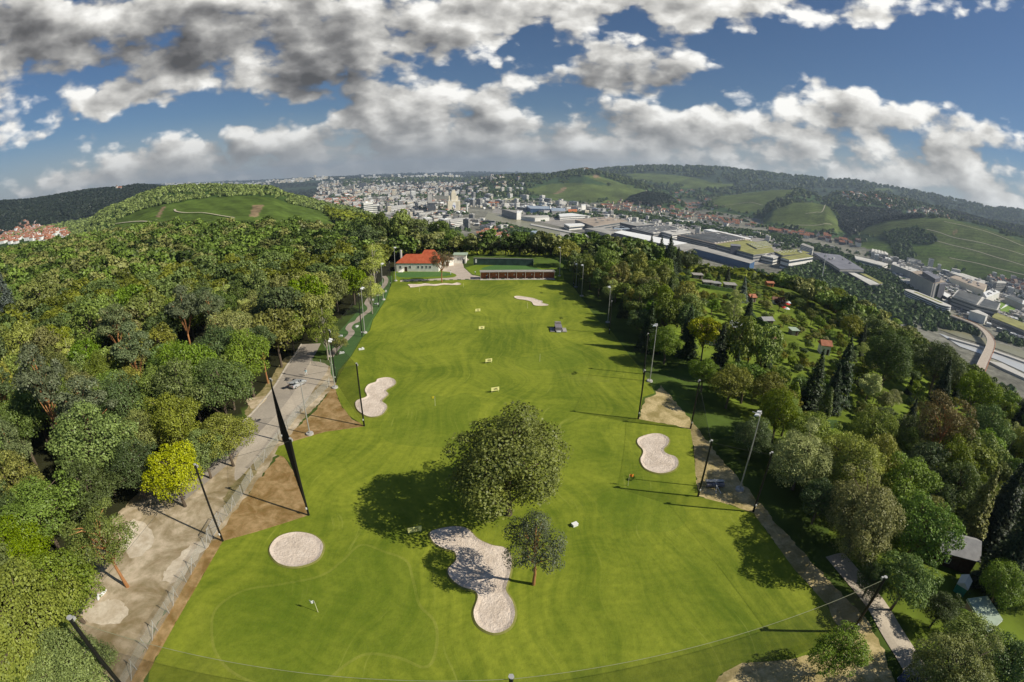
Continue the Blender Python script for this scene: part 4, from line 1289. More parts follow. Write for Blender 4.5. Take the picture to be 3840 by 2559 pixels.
# trees that stand out in the photograph
tree('big', 0.0, 52.4, 7.9, 'large round olive green tree standing alone in the middle of the range', mat='leaf oak', var=0, stretch=1.02)
t = tree('airy', 3.05, 39.4, 3.9, 'small slender grey green pine with a red trunk beside the large bunker', mat='needle grey', var=0)
LM = [
    (650, 1780, 104, 'near', 'bright yellow tree on the left beside the netting mast', 'leaf yellow'),
    (845, 1640, 92, 'near', 'half yellow green tree leaning over the road on the left', 'leaf gold'),
    (760, 1700, 80, 'near', 'green tree between the two yellow trees by the road', 'leaf green'),
    (385, 2030, 115, 'airy', 'thin light green tree with a bare leaning trunk on the dirt ground', 'leaf bright'),
    (90, 2330, 185, 'big', 'huge light green tree filling the lower left corner', 'leaf bright'),
    (230, 2210, 120, 'near', 'rounded light green tree above the corner mast', 'leaf bright'),
    (150, 1930, 120, 'near', 'mid green tree between the dirt ground and the left edge', 'leaf green'),
    (330, 1850, 100, 'near', 'dark tree at the shaded end of the dirt ground', 'leaf dark'),
    (500, 1760, 95, 'near', 'dark green tree left of the bright yellow tree', 'leaf dark'),
    (50, 2110, 130, 'big', 'yellow green tree at the left edge above the corner tree', 'leaf bright'),
    (270, 2500, 130, 'big', 'leafy light green tree behind the corner netting mast', 'leaf green'),
    
    
    (430, 1215, 62, 'pine', 'silvery pine crown in the left wood', 'needle grey'),
    (30, 1170, 55, 'spruce', 'blue green conifer at the left edge of the wood', 'needle blue'),
    (40, 1680, 70, 'pine', 'pale bluish pine at the left edge of the wood', 'needle grey'),
    (150, 1140, 75, 'broad', 'yellow green broadleaf tree near the left edge of the wood', 'leaf bright'),
    (560, 1200, 95, 'broad', 'bright green broadleaf tree in the middle of the wood', 'leaf bright'),
    
    (1060, 1170, 95, 'broad', 'dark domed tree at the wood edge above the lay-by', 'leaf dark'),
    (1215, 1230, 70, 'birch', 'light green tree at the wood edge by the crazy golf garden', 'leaf bright'),
    (1205, 1130, 45, 'birch', 'pale half bare birch at the wood edge', 'leaf pale'),
    (1390, 1090, 50, 'birch', 'thin pale birch between path and wood', 'leaf pale'),
    (1400, 980, 62, 'birch', 'grey green birch left of the clubhouse', 'leaf pale'),
    (1545, 925, 50, 'broad', 'deep green tree behind the clubhouse roof', 'leaf dark'),
    (1655, 985, 42, 'airy', 'small tree with reddish leaves overhanging the clubhouse roof', 'leaf brown'),
    (1650, 880, 40, 'broad', 'bright green tree on the skyline behind the clubhouse', 'leaf bright'),
    (1500, 862, 48, 'broad', 'tall green tree on the skyline left of the clubhouse', 'leaf green'),
    (1420, 850, 48, 'broad', 'tall dark tree on the skyline at the wood corner', 'leaf dark'),
    (1260, 1290, 35, 'broad', 'low tree with orange tips at the end of the road', 'leaf gold'),
    (1330, 885, 58, 'broad', 'tall green tree on the skyline at the far left wood corner', 'leaf green'),
    (1375, 905, 52, 'broad', 'tall dark tree in front of the skyline left of the clubhouse', 'leaf dark'),
    (1462, 900, 50, 'broad', 'tall dark green tree rising behind the clubhouse floodlight', 'leaf dark'),
    (1560, 875, 52, 'broad', 'tall mid green tree behind the left half of the clubhouse', 'leaf green'),
    (1608, 905, 46, 'broad', 'dark green tree behind the right half of the clubhouse', 'leaf dark'),
    (1700, 905, 44, 'broad', 'tall green tree behind the annex', 'leaf green'),
    (1745, 925, 40, 'broad', 'green tree behind the white pavilion', 'leaf green'),
    (1790, 940, 38, 'broad', 'dark tree behind the left end of the screen fence', 'leaf dark'),
    (1840, 945, 38, 'broad', 'dark green tree behind the screen fence below the red roofs', 'leaf dark'),
    (1895, 945, 40, 'broad', 'olive tree behind the middle of the screen fence', 'leaf olive'),
    (1950, 940, 42, 'broad', 'dark broad tree behind the right half of the screen fence', 'leaf dark'),
    (2010, 940, 44, 'broad', 'very dark tree behind the right end of the screen fence', 'leaf dark'),
    (2065, 950, 44, 'broad', 'dark tree left of the far right floodlight', 'leaf dark'),
    (2130, 945, 46, 'broad', 'olive green tree right of the far right floodlight', 'leaf olive'),
    # right side
    (2508, 1135, 42, 'spruce', 'large dark spruce at the near edge of the gardens', 'needle dark'),
    (2440, 945, 26, 'spruce', 'leftmost of the dark spruces before the long white hall', 'needle dark'),
    (2478, 950, 26, 'spruce', 'middle dark spruce before the long white hall', 'needle dark'),
    (2512, 955, 24, 'spruce', 'rightmost dark spruce before the long white hall', 'needle dark'),
    (2540, 990, 28, 'spruce', 'dark spruce beside the round dark tree', 'needle dark'),
    (2580, 980, 40, 'broad', 'round nearly black tree before the blue walled hall', 'leaf dark'),
    (2212, 925, 22, 'spruce', 'lone dark spruce on the far tree line right of the tee', 'needle dark'),
    (2788, 1092, 24, 'spruce', 'blue grey spruce standing in the gardens', 'needle blue'),
    (2755, 1158, 38, 'birch', 'rounded pale green willow in the gardens', 'leaf pale'),
    (2812, 1155, 22, 'spruce', 'small dark conifer right of the pale willow', 'needle dark'),
    (2925, 1140, 24, 'broad', 'dark purple leaved tree beside the red parasols', 'leaf purple'),
    (3055, 1450, 60, 'spruce', 'tall black green spruce on the garden slope', 'needle dark'),
    (3160, 1410, 62, 'spruce', 'tall dark spruce beside the dark round trees', 'needle dark'),
    (3125, 1470, 45, 'spruce', 'narrow dark spruce between its two tall neighbours', 'needle dark'),
    (2972, 1500, 26, 'column', 'columnar green conifer by the hedge', 'leaf green'),
    (3098, 1520, 26, 'column', 'columnar conifer in front of the tall spruces', 'leaf dark'),
    (3092, 1650, 15, 'column', 'small dark column conifer on the lower lawn', 'needle dark'),
    (3330, 1360, 112, 'big', 'large dark round tree on the right slope', 'leaf dark'),
    (3520, 1370, 105, 'near', 'dark grey green spreading tree near the right skyline', 'leaf dark'),
    (3533, 1455, 45, 'spruce', 'dark spruce under the spreading grey green tree', 'needle dark'),
    (3260, 1460, 45, 'broad', 'soft yellow green tree below the dark round tree', 'leaf pale'),
    (3190, 1225, 42, 'broad', 'yellowish green tree on the garden skyline', 'leaf gold'),
    (3145, 1105, 24, 'broad', 'bright lime green tree at the end of the gardens', 'leaf bright'),
    (3010, 1730, 112, 'big', 'tall bright tree with pale leaves beside the floodlight', 'leaf pale'),
    (3195, 1770, 125, 'big', 'broad olive yellow tree on the right', 'leaf gold'),
    (3400, 1830, 105, 'near', 'full green tree right of the olive yellow tree', 'leaf green'),
    (3535, 1610, 105, 'airy', 'reddish brown thinning birch on the right', 'leaf brown'),
    (3390, 1640, 75, 'near', 'dark green tree in front of the brown birch', 'leaf dark'),
    (3235, 1950, 140, 'big', 'great dark tree with sunlit edge beside the lane', 'leaf olive'),
    (3450, 1990, 120, 'near', 'tall green tree with sunlit right side', 'leaf green'),
    (3660, 1930, 75, 'spruce', 'drooping yellow green conifer at the right', 'leaf olive'),
    (3770, 1900, 85, 'spruce', 'dark conifer at the right edge', 'needle dark'),
    (3800, 2080, 90, 'spruce', 'dark conifer shading the blue tent', 'needle dark'),
    (3400, 2190, 95, 'near', 'feathery green tree beside the corner mast', 'leaf green'),
    (3270, 2180, 60, 'near', 'dark bushy tree at the lane edge by the mast', 'leaf dark'),
    (3150, 2450, 90, 'near', 'green tree in front of the dry grass at the bottom right', 'leaf green'),
    (3575, 2525, 120, 'big', 'wide mottled green tree at the bottom right', 'leaf olive'),
    (3600, 2320, 36, 'airy', 'thin tree over the pale green shed roof', 'leaf green'),
    (3530, 2290, 60, 'near', 'dark garden tree left of the pale green shed', 'leaf dark'),
    (3780, 2510, 95, 'near', 'grey green tree in the bottom right corner', 'leaf dark'),
    (3760, 2190, 80, 'near', 'leafy tree above the pale green shed', 'leaf green'),
    (3700, 1620, 80, 'near', 'deep green tree near the right edge', 'leaf green'),
    (3660, 1470, 70, 'near', 'sunlit bright green tree below the canal', 'leaf bright'),
    (2740, 1440, 75, 'near', 'slim brown green tree above the dry grass', 'leaf olive'),
    (2885, 1475, 72, 'near', 'tall pale olive birch at the garden edge', 'leaf olive'),
    (2830, 1640, 70, 'near', 'knobbly grey green tree behind the tall floodlight', 'leaf dark'),
    (2500, 1290, 62, 'near', 'light green tree beside the top floodlight', 'leaf bright'),
    (2410, 1210, 50, 'broad', 'shadowy tree overhanging the right edge of the range', 'leaf dark'),
    (2640, 1400, 58, 'near', 'green tree beside the tall right floodlight', 'leaf green'),
]
for u, v, r, k, lab, mt_ in LM:
    tree_px(u, v, r, k, lab, mt_)
for bs, tp, rr_, lab in (((265, 1735), (190, 1265), 4.6, 'tall grey green pine with a long bare orange trunk leaning out at the left'), ((722, 1330), (712, 1070), 5.2, 'left of the pair of tall pines with bare orange trunks amid the wood'), ((815, 1310), (806, 1085), 4.4, 'right of the pair of tall pines with bare orange trunks amid the wood')):
    q = flat_at(*bs, 2.0); a_, b2, c2 = sight(*tp)
    H_ = CAM_Z + c2 / math.hypot(a_, b2) * math.hypot(q.x, q.y) - float(terrain(q.x, q.y))
    tree('pine', q.x, q.y, rr_, lab, stretch=H_ / (4.0 * rr_), var=1)
    c_ = Vector((q.x, q.y)); d_ = -c_.normalized(); n_ = Vector((-d_.y, d_.x))
    PINEGAP.append([tuple(c_ + n_ * 3), tuple(c_ + d_ * 17 + n_ * 4), tuple(c_ + d_ * 17 - n_ * 4), tuple(c_ - n_ * 3)])
for u, v, nm_ in [(655, 1900, 'bright yellow tree'), (880, 1760, 'half yellow tree by the road'), (540, 2280, 'leaning tree on the dirt ground'), (60, 2400, 'lower left corner'), (215, 1560, 'leaning orange trunked pine'), (715, 1260, 'tall pair of pines'), (430, 1330, 'silvery pine crown'),
                  (20, 1250, 'blue green conifer'), (40, 1760, 'pale bluish pine'), (560, 1300, 'bright green tree amid the wood'), (1100, 1340, 'end of the road'), (1215, 1300, 'crazy golf garden gate'), (1390, 1130, 'thin pale birch by the path'), (1400, 1040, 'birch beside the clubhouse'), (1560, 985, 'clubhouse roof'),
                  (1725, 975, 'white pavilion'), (1880, 985, 'green screen fence'), (2100, 1030, 'right end of the tee shelter'), (2281, 1200, 'middle right floodlight'), (2436, 1431, 'floodlight above the dry grass'), (2589, 1608, 'hourglass bunker mast'), (2773, 1837, 'floodlight by the roller'), (3185, 2120, 'great dark tree by the lane'), (3196, 2367, 'lower right corner mast'),
                  (3660, 2380, 'mint green roof'), (3560, 2130, 'shaded grey roof'), (3807, 2140, 'blue tent'), (3195, 1880, 'broad olive yellow tree'), (3010, 1840, 'tall pale leaved tree'), (3400, 1920, 'full green tree'), (3535, 1700, 'brown birch'), (3260, 1640, 'lower lawn'), (3055, 1560, 'tall black spruces'), (3330, 1470, 'large dark round tree'), (3533, 1500, 'spreading grey green tree'),
                  (3087, 1335, 'red roofed narrow hut'), (2706, 1300, 'steep dark roof'), (2755, 1195, 'pale willow'), (2788, 1130, 'blue spruce'), (2870, 1225, 'dark hut by the hedge'), (2935, 1170, 'red parasols'), (2508, 1180, 'large dark spruce'), (2440, 1000, 'three dark spruces'), (2580, 1020, 'nearly black tree'), (2884, 1080, 'bright orange roof'), (3098, 1155, 'red brown skyline hut'), (3785, 1800, 'cream roof at the edge'), (3660, 1500, 'sunlit tree below the canal')]:
    q = at(u, v)
    MARKS.append((nm_, q.x, q.y))


# open ground where no tree stands
CLEAR = [[(2570, 1195), (2720, 1200), (2860, 1240), (2870, 1300), (2700, 1335), (2640, 1310), (2560, 1260)], [(2790, 1205), (2880, 1225), (3000, 1270), (2990, 1290), (2880, 1270), (2780, 1240)],
         [(2820, 1160), (2860, 1155), (2870, 1190), (2820, 1195)], [(2950, 1150), (3050, 1180), (3060, 1200), (2960, 1190)], [(2700, 1060), (2790, 1060), (2790, 1085), (2700, 1080)], [(2640, 1065), (2680, 1060), (2700, 1100), (2640, 1095)],
         [(3050, 1610), (3150, 1600), (3240, 1660), (3330, 1700), (3300, 1730), (3150, 1720), (3060, 1680)], [(3480, 2180), (3560, 2200), (3590, 2260), (3540, 2330), (3480, 2260)], [(3690, 2400), (3840, 2270), (3900, 2300), (3900, 2480), (3760, 2470), (3660, 2500), (3640, 2440)],
         [(2900, 1190), (2950, 1185), (2960, 1230), (2890, 1230)], [(3040, 1290), (3100, 1290), (3110, 1330), (3050, 1330)], [(3340, 2100), (3560, 2060), (3600, 2130), (3420, 2180)], [(3480, 2340), (3560, 2340), (3600, 2400), (3500, 2400)]]
CLEARW = [[(p.x, p.y) for p in wp(z)] for z in CLEAR]
CLEARW += PINEGAP
CLEARW.append([(24, 60), (42, 56), (50, 66), (48, 104), (34, 108), (28, 96)])
HUTS_AT = [(2650, 1262), (2706, 1290), (2748, 1285), (2758, 1246), (2870, 1218), (2816, 1131), (2614, 1045), (2652, 1073), (2681, 1077), (2735, 1083), (2884, 1073), (2930, 1060), (2915, 1142), (2945, 1160), (3098, 1149), (2875, 1293), (2846, 1275), (2973, 1255), (3087, 1325), (2570, 1135), (3785, 1795), (3700, 2290), (3598, 2215), (3807, 2118), (3560, 2095)]
for u, v in HUTS_AT:
    p = at(u, v); c = Vector((p.x, p.y)); d = -c.normalized(); n_ = Vector((-d.y, d.x))
    w_, L_ = (5.5, 27.0) if u < 3300 else (6.0, 17.0)
    CLEARW.append([tuple(c - d * 3 + n_ * w_), tuple(c + d * L_ + n_ * w_ * .7), tuple(c + d * L_ - n_ * w_ * .7), tuple(c - d * 3 - n_ * w_)])
edgeL = [flat_at(*q) for q in [(-200, 2800), (60, 2640), (200, 2440), (280, 2260), (290, 2080), (430, 1900), (540, 1800), (760, 1715), (905, 1580), (985, 1470), (1075, 1375), (1118, 1330), (1190, 1290), (1225, 1255), (1280, 1200), (1338, 1150), (1372, 1090), (1415, 1035), (1440, 1000)]]
LW = [(q.x, q.y) for q in edgeL] + [(-56, 236), (-10, 252), (34, 252), (40, 224), (80, 232), (120, 300), (40, 330), (-20, 300), (-80, 325), (-193, 318), (-293, 345), (-360, 310), (-458, 290), (-520, 240), (-400, 60), (-160, 0), (-90, 0)]
edgeR = [flat_at(*q) for q in [(3470, 2800), (3380, 2420), (3235, 2260), (3090, 2110), (2970, 1985), (2840, 1835), (2700, 1690), (2620, 1580), (2510, 1450), (2410, 1330), (2330, 1240), (2262, 1165), (2200, 1095), (2150, 1052), (2118, 1018)]]
RW = [(q.x + 1.5, q.y) for q in edgeR] + [(38, 224), (42, 250), (60, 250), (110, 260), (190, 240), (270, 180), (300, 60), (260, -20), (75, -14)]


def scatter(poly, dist, seed, clear=True):
    rs = random.Random(seed)
    xs = [p[0] for p in poly]; ys = [p[1] for p in poly]
    x0, x1, y0, y1 = min(xs), max(xs), min(ys), max(ys)
    n = int((x1 - x0) * (y1 - y0) / dist ** 2 * 4)
    P = np.array([(rs.uniform(x0, x1), rs.uniform(y0, y1)) for _ in range(n)])
    ok = inside(P[:, 0], P[:, 1], poly)
    az_ = np.degrees(np.arctan2(P[:, 0], P[:, 1]))
    ok &= np.abs(az_) < 74
    if clear:
        for z in CLEARW:
            ok &= ~inside(P[:, 0], P[:, 1], z)
    P = P[ok]
    cell = {}
    out = []
    for x, y, r in PLACED:
        cell.setdefault((int(x // 12), int(y // 12)), []).append((x, y, r * 0.75))
    for x, y in P:
        cx, cy = int(x // 12), int(y // 12)
        good = True
        for i in (-1, 0, 1):
            for j in (-1, 0, 1):
                for a, b_, r in cell.get((cx + i, cy + j), ()):
                    if (a - x) ** 2 + (b_ - y) ** 2 < (max(dist, r + dist * 0.45)) ** 2:
                        good = False; break
        if good:
            cell.setdefault((cx, cy), []).append((x, y, 0))
            out.append((x, y))
    out.sort(key=lambda p: p[0] ** 2 + p[1] ** 2)
    return out


TONE = {'leaf green': 'mid green', 'leaf dark': 'dark green', 'leaf olive': 'olive green', 'leaf bright': 'bright green', 'leaf gold': 'yellowish', 'leaf pale': 'pale grey green', 'leaf brown': 'brownish'}


def zone_left(x, y):
    d = math.hypot(x, y)
    if y > 200 and x > -60:
        return 'in the row of trees behind the clubhouse and tee'
    if y > 190:
        return 'at the far end of the left wood'
    if d < 110:
        return 'in the near part of the left wood above the dirt ground'
    if x > -85:
        return 'on the edge of the left wood facing the range'
    return 'in the middle of the left wood' if d < 200 else 'deep in the left wood'


def zone_right(x, y):
    if x < 62 and y > 110:
        return 'in the belt along the far right edge of the range'
    if x < 62:
        return 'in the belt beside the lane and dry grass bank'
    if x > 150:
        return 'on the steep slope above the industrial valley'
    return 'among the allotment gardens' if y > 70 else 'in the lower right gardens'


def mid_tree(seed):
    (V, T), _, _ = broad_crown(seed, 2400, 0.115, lobes=26, H=2.2, low=0.12)
    return V, T


def low_tree(seed, n=620, s=0.21):
    (V, T), _, _ = broad_crown(seed, n, s, lobes=15, H=2.1, low=0.1)
    return V, T


LOW = [low_tree(200 + i) for i in range(8)]
MID = [mid_tree(240 + i) for i in range(6)]


def mass(name, pts, mat, label, Rr=(3.8, 5.4), seed=1, low=None, ex=0.5):
    """Many trees that read as one mass: one object."""
    rs = np.random.default_rng(seed)
    VV, TT = [], []
    src = low or LOW
    for x, y in pts:
        V, T = src[rs.integers(len(src))]
        R = rs.uniform(*Rr); a = rs.uniform(0, 6.28); c, s = math.cos(a), math.sin(a)
        W_ = V * R
        W_ = np.stack([c * W_[:, 0] - s * W_[:, 1] + x, s * W_[:, 0] + c * W_[:, 1] + y, W_[:, 2] * rs.uniform(0.9, 1.15) + float(terrain(x, y)) - ex], 1)
        VV.append(W_); TT.append(np.clip(T * 0.8 + rs.uniform(-0.25, 0.35), 0, 1.2))
    me = quads_mesh(name, np.concatenate(VV), np.concatenate(TT), mat)
    o = bpy.data.objects.new(name, me)
    COL.objects.link(o)
    return tag(o, label, None, None, 'stuff')


lw = scatter(LW, 6.0, 3)
nb = 0
LOOK = []
restL = []
toneL = ['leaf green'] * 4 + ['leaf dark'] * 3 + ['leaf olive'] * 4 + ['leaf bright'] * 2
for x, y in lw:
    r = rt.random()
    if nb >= 125:
        restL.append((x, y)); continue
    zn = zone_left(x, y)
    R = rt.uniform(3.9, 6.4)
    if r < 0.08 and y < 190:
        LOOK.append((tree('pine', x, y, R * 0.8, '', 'pines in the left wood'), 'grey green pine of the left wood'))
    elif r < 0.11 and y < 190:
        LOOK.append((tree('birch', x, y, R * 0.7, '', 'birches in the left wood'), 'slim pale birch of the left wood'))
    else:
        mt_ = rt.choice(toneL)
        LOOK.append((tree('near' if math.hypot(x, y) < 115 else 'broad', x, y, R, '', 'broadleaf trees of the left wood', mt_, stretch=rt.uniform(1.2, 1.5) if y > 180 else rt.uniform(1.0, 1.4)), TONE[mt_] + ' broadleaf tree'))
        nb += 1
print('left wood', len(lw), 'rest', len(restL))
mass('wood', restL[0:150:2], 'leaf green', 'green crowns in the middle of the left wood', (4.6, 6.2), 21, MID, ex=-1.5)
mass('wood', restL[1:150:2], 'leaf olive', 'olive crowns in the middle of the left wood', (4.6, 6.2), 22, MID, ex=-1.5)
restL = restL[150:]
o1 = [p for i, p in enumerate(restL) if i % 3 == 0]; o2 = [p for i, p in enumerate(restL) if i % 3 == 1]; o3 = [p for i, p in enumerate(restL) if i % 3 == 2]
mass('wood', o1, 'leaf olive', 'olive crowns in the far part of the left wood', (4.4, 6.2), 1, ex=-2.0)
mass('wood', o2, 'leaf green', 'green crowns in the far part of the left wood', (4.4, 6.2), 2, ex=-2.5)
mass('wood', o3, 'leaf dark', 'dark crowns in the far part of the left wood', (4.4, 6.2), 3, ex=-1.5)

rwp = scatter(RW, 5.2, 4)
nr_ = 0
restR = []
for x, y in rwp:
    gard = 62 < x < 150 and y > 70
    if gard and fbm0(x, y) > 0.50:
        continue
    if (not gard and nr_ >= 110) or x > 200:
        restR.append((x, y)); continue
    zn = zone_right(x, y)
    r = rt.random()
    R = rt.uniform(1.9, 3.2) if gard else rt.uniform(3.2, 5.0)
    if r < 0.05:
        LOOK.append((tree('spruce', x, y, R * 0.75, '', 'spruces on the right slope'), 'dark spruce'))
    elif r < 0.09:
        LOOK.append((tree('birch', x, y, R * 0.8, '', 'birches on the right slope'), 'pale birch'))
    elif gard and r < 0.62:
        mt_ = rt.choice(['leaf green', 'leaf bright', 'leaf olive', 'leaf dark'])
        LOOK.append((tree('bush', x, y, R * 0.7, '', 'bushes in the gardens', mt_), TONE[mt_] + ' rounded bush'))
    else:
        mt_ = rt.choice(['leaf green'] * 3 + ['leaf dark'] * 3 + ['leaf olive'] * 2 + ['leaf bright'] * 2 + ['leaf gold'])
        st = 0.72 if gard else (1.25 if x < 62 and y > 90 else 0.95)
        LOOK.append((tree('near' if math.hypot(x, y) < 100 else 'broad', x, y, R, '', 'fruit trees of the gardens' if gard else 'broadleaf trees on the right slope', mt_, stretch=rt.uniform(st, st + 0.25)), TONE[mt_] + (' garden tree' if gard else ' broadleaf tree')))
        if gard:
            LOOK[-1][0].name = 'garden_tree'; LOOK[-1][0]['category'] = 'garden tree'
        nr_ += 0 if gard else 1
print('right', len(rwp), 'rest', len(restR))
mass('slope_wood', restR[0:160:2], 'leaf dark', 'dark crowns above the brow of the right slope', (3.6, 5.0), 23, MID)
mass('slope_wood', restR[1:160:2], 'leaf green', 'green crowns above the brow of the right slope', (3.6, 5.0), 24, MID)
restR = restR[160:]
mass('slope_wood', restR[::2], 'leaf green', 'green crowns on the steep slope above the valley', (3.8, 5.6), 5, ex=-2.5)
mass('slope_wood', restR[1::2], 'leaf olive', 'olive crowns on the steep slope above the valley', (3.8, 5.6), 6, ex=-2.5)

single_out(LOOK, MARKS)
gp = [(x, y) for x, y in scatter([(62, 55), (150, 55), (165, 140), (150, 225), (62, 225)], 3.3, 9) if fbm0(x + 30, y + 10) < 0.35]
print('shrubs', len(gp))
mass('garden_shrubs', gp[::2], 'leaf green', 'low shrubs and vegetable rows between the garden trees', (0.9, 2.0), 31, MID, ex=0.1)
mass('garden_shrubs', gp[1::2], 'leaf olive', 'low olive shrubs and rows between the garden trees', (0.9, 1.9), 32, MID, ex=0.1)


# ------------------------------------------------------------------ buildings and things on the hilltop
plain('plaster', (0.90, 0.86, 0.76), 0.85, 0.08)
plain('plaster yellow', (0.68, 0.52, 0.20), 0.85, 0.08)
plain('plaster pink', (0.60, 0.42, 0.34), 0.85, 0.08)
plain('brown boards', (0.50, 0.17, 0.065), 0.7, 0.25, 1.5)
plain('dark boards', (0.075, 0.04, 0.028), 0.8, 0.25, 1.5)
plain('grey boards', (0.25, 0.23, 0.20), 0.85, 0.2, 1.5)
plain('red orange paint', (0.62, 0.10, 0.03), 0.7)
plain('glass', (0.03, 0.035, 0.04), 0.1, spec=0.6)
plain('roof rust', (0.40, 0.16, 0.09), 0.85, 0.2)
plain('roof felt', (0.33, 0.31, 0.28), 0.9, 0.15)
plain('roof dark', (0.055, 0.035, 0.03), 0.85, 0.2)
plain('roof brown', (0.24, 0.13, 0.085), 0.85, 0.2)
plain('roof green', (0.36, 0.44, 0.33), 0.8, 0.1)
plain('roof white', (0.80, 0.80, 0.77), 0.6, 0.05)
plain('roof grey', (0.30, 0.295, 0.29), 0.8, 0.15)
plain('hedge green', (0.055, 0.10, 0.02), 0.95, 0.4, 3.0, bump=1.0)
plain('sign yellow', (0.88, 0.84, 0.34), 0.6, 0.03)
plain('sign ink', (0.10, 0.09, 0.03), 0.6)
plain('flag yellow', (0.85, 0.70, 0.05), 0.7)
plain('flag orange', (0.85, 0.28, 0.04), 0.7)
plain('flag white', (0.85, 0.85, 0.82), 0.7)
plain('stick', (0.75, 0.72, 0.45), 0.5)
plain('tyre', (0.02, 0.02, 0.02), 0.8)
plain('screen green', (0.035, 0.065, 0.055), 0.8, 0.3, 0.5)
plain('grey plastic', (0.22, 0.20, 0.21), 0.5)
plain('red paint', (0.60, 0.04, 0.03), 0.5)
plain('blue tarp', (0.03, 0.06, 0.16), 0.5)
plain('teal tarp', (0.05, 0.30, 0.22), 0.4)
m, N, b = newmat('clay tiles')
geo = N.n('ShaderNodeNewGeometry')
wv_ = N.n('ShaderNodeTexWave', bands_direction='Z'); wv_.inputs['Scale'].default_value = 3.0; N.put(wv_.inputs['Vector'], geo.outputs['Position'])
c = N.mix(N.rng(N.noise(geo.outputs['Position'], 0.8, 6, 0.7), 0.3, 0.7), (0.40, 0.080, 0.032), (0.56, 0.14, 0.06))
N.put(b.inputs['Base Color'], N.mix(N.m('MULTIPLY', wv_.outputs['Fac'], 0.25), c, (0.28, 0.06, 0.02)))


def frame_at(u, v, u2, v2, h=0.0):
    """Origin and heading of a front wall running between two surveyed ground points."""
    a, b_ = at(u, v, h), at(u2, v2, h)
    d = b_ - a
    return a, math.atan2(d.y, d.x), math.hypot(d.x, d.y)


def hip(mb, x0, x1, y0, y1, z0, z1, ov=0.4, hipl=None, mi=0, th=0.12, gable=False):
    """Hipped or gabled roof with the ridge along x."""
    x0 -= ov; x1 += ov; y0 -= ov; y1 += ov
    k = 0.0 if gable else (hipl if hipl is not None else (y1 - y0) / 2)
    ym = (y0 + y1) / 2
    vs_ = [(x0, y0, z0), (x1, y0, z0), (x1, y1, z0), (x0, y1, z0), (x0 + k, ym, z1), (x1 - k, ym, z1)]
    lo_ = [(x, y, z - th) for x, y, z in vs_[:4]]
    f = [(0, 1, 5, 4), (1, 2, 5), (2, 3, 4, 5), (3, 0, 4)]
    mb.add(vs_ + lo_, f + [(6, 7, 1, 0), (7, 8, 2, 1), (8, 9, 3, 2), (9, 6, 0, 3), (9, 8, 7, 6)], mi)
    return mb


def window(t, x, y, z, w_, h_, side='front', fm='white enamel', name='window'):
    """Frame standing 3 cm proud of the wall with a pane."""
    s = -1 if side == 'front' else 1
    f = MB()
    fw_ = 0.09
    ya, yb = (y - 0.06, y + 0.04) if s < 0 else (y - 0.04, y + 0.06)
    for a in ((x - w_ / 2, x - w_ / 2 + fw_, z, z + h_), (x + w_ / 2 - fw_, x + w_ / 2, z, z + h_), (x - w_ / 2 + fw_, x + w_ / 2 - fw_, z, z + fw_), (x - w_ / 2 + fw_, x + w_ / 2 - fw_, z + h_ - fw_, z + h_), (x - 0.03, x + 0.03, z + fw_, z + h_ - fw_)):
        f.box(a[0], a[1], ya, yb, a[2], a[3])
    o_ = f.build(name, fm, t)
    yy = y - 0.025 if s < 0 else y + 0.025
    MB().box(x - w_ / 2 + fw_, x + w_ / 2 - fw_, min(yy, y), max(yy, y), z + fw_, z + h_ - fw_).build('pane', 'glass', o_)
    return o_


# clubhouse
a = flat_at(1487, 1019); b_ = flat_at(1645, 1020)
L = (b_ - a).length
t = empty('clubhouse', (a.x, a.y, 0), math.atan2(b_.y - a.y, b_.x - a.x), 'long white single storey clubhouse with an orange red hipped roof', 'clubhouse')
MB().box(0, L, 0, 9.5, -0.3, 4.0).build('wall', 'plaster', t)
r_ = MB(); hip(r_, 0, L, 0, 9.5, 4.0, 7.4, 0.25, 4.0); rf = r_.build('roof', 'clay tiles', t)
r_ = MB(); hip(r_, L * 0.50, L * 0.92, 3.5, 12.5, 5.2, 8.9, 0.3, 2.2); r_.build('roof', 'clay tiles', t)
MB().box(0.2, 0.9, 7.0, 7.7, 3.0, 8.6).box(0.12, 0.98, 6.92, 7.78, 8.6, 8.8).build('chimney', 'plaster', rf)
for k, x in enumerate((2.0, 6.6, 10.5, 12.4, 14.3, 16.0)):
    if x < L - 1:
        window(t, x, 0, 1.5, 1.1, 1.3)
d_ = MB().box(4.0, 5.2, -0.05, 0.03, -0.05, 2.3).build('door', 'dark boards', t)
MB().tube((5.05, -0.1, 1.1), (5.05, -0.04, 1.1), 0.04).build('handle', 'galvanised', d_)
MB().add([(1.0, -1.6, 0.02), (3.4, -1.6, 0.02), (3.4, -0.05, 1.6), (3.4, -0.05, 0.02), (1.0, -0.05, 0.02)], [(0, 1, 2), (0, 2, 4), (1, 3, 2), (0, 4, 3, 1), (4, 2, 3)]).build('stair_side', 'plaster', t)
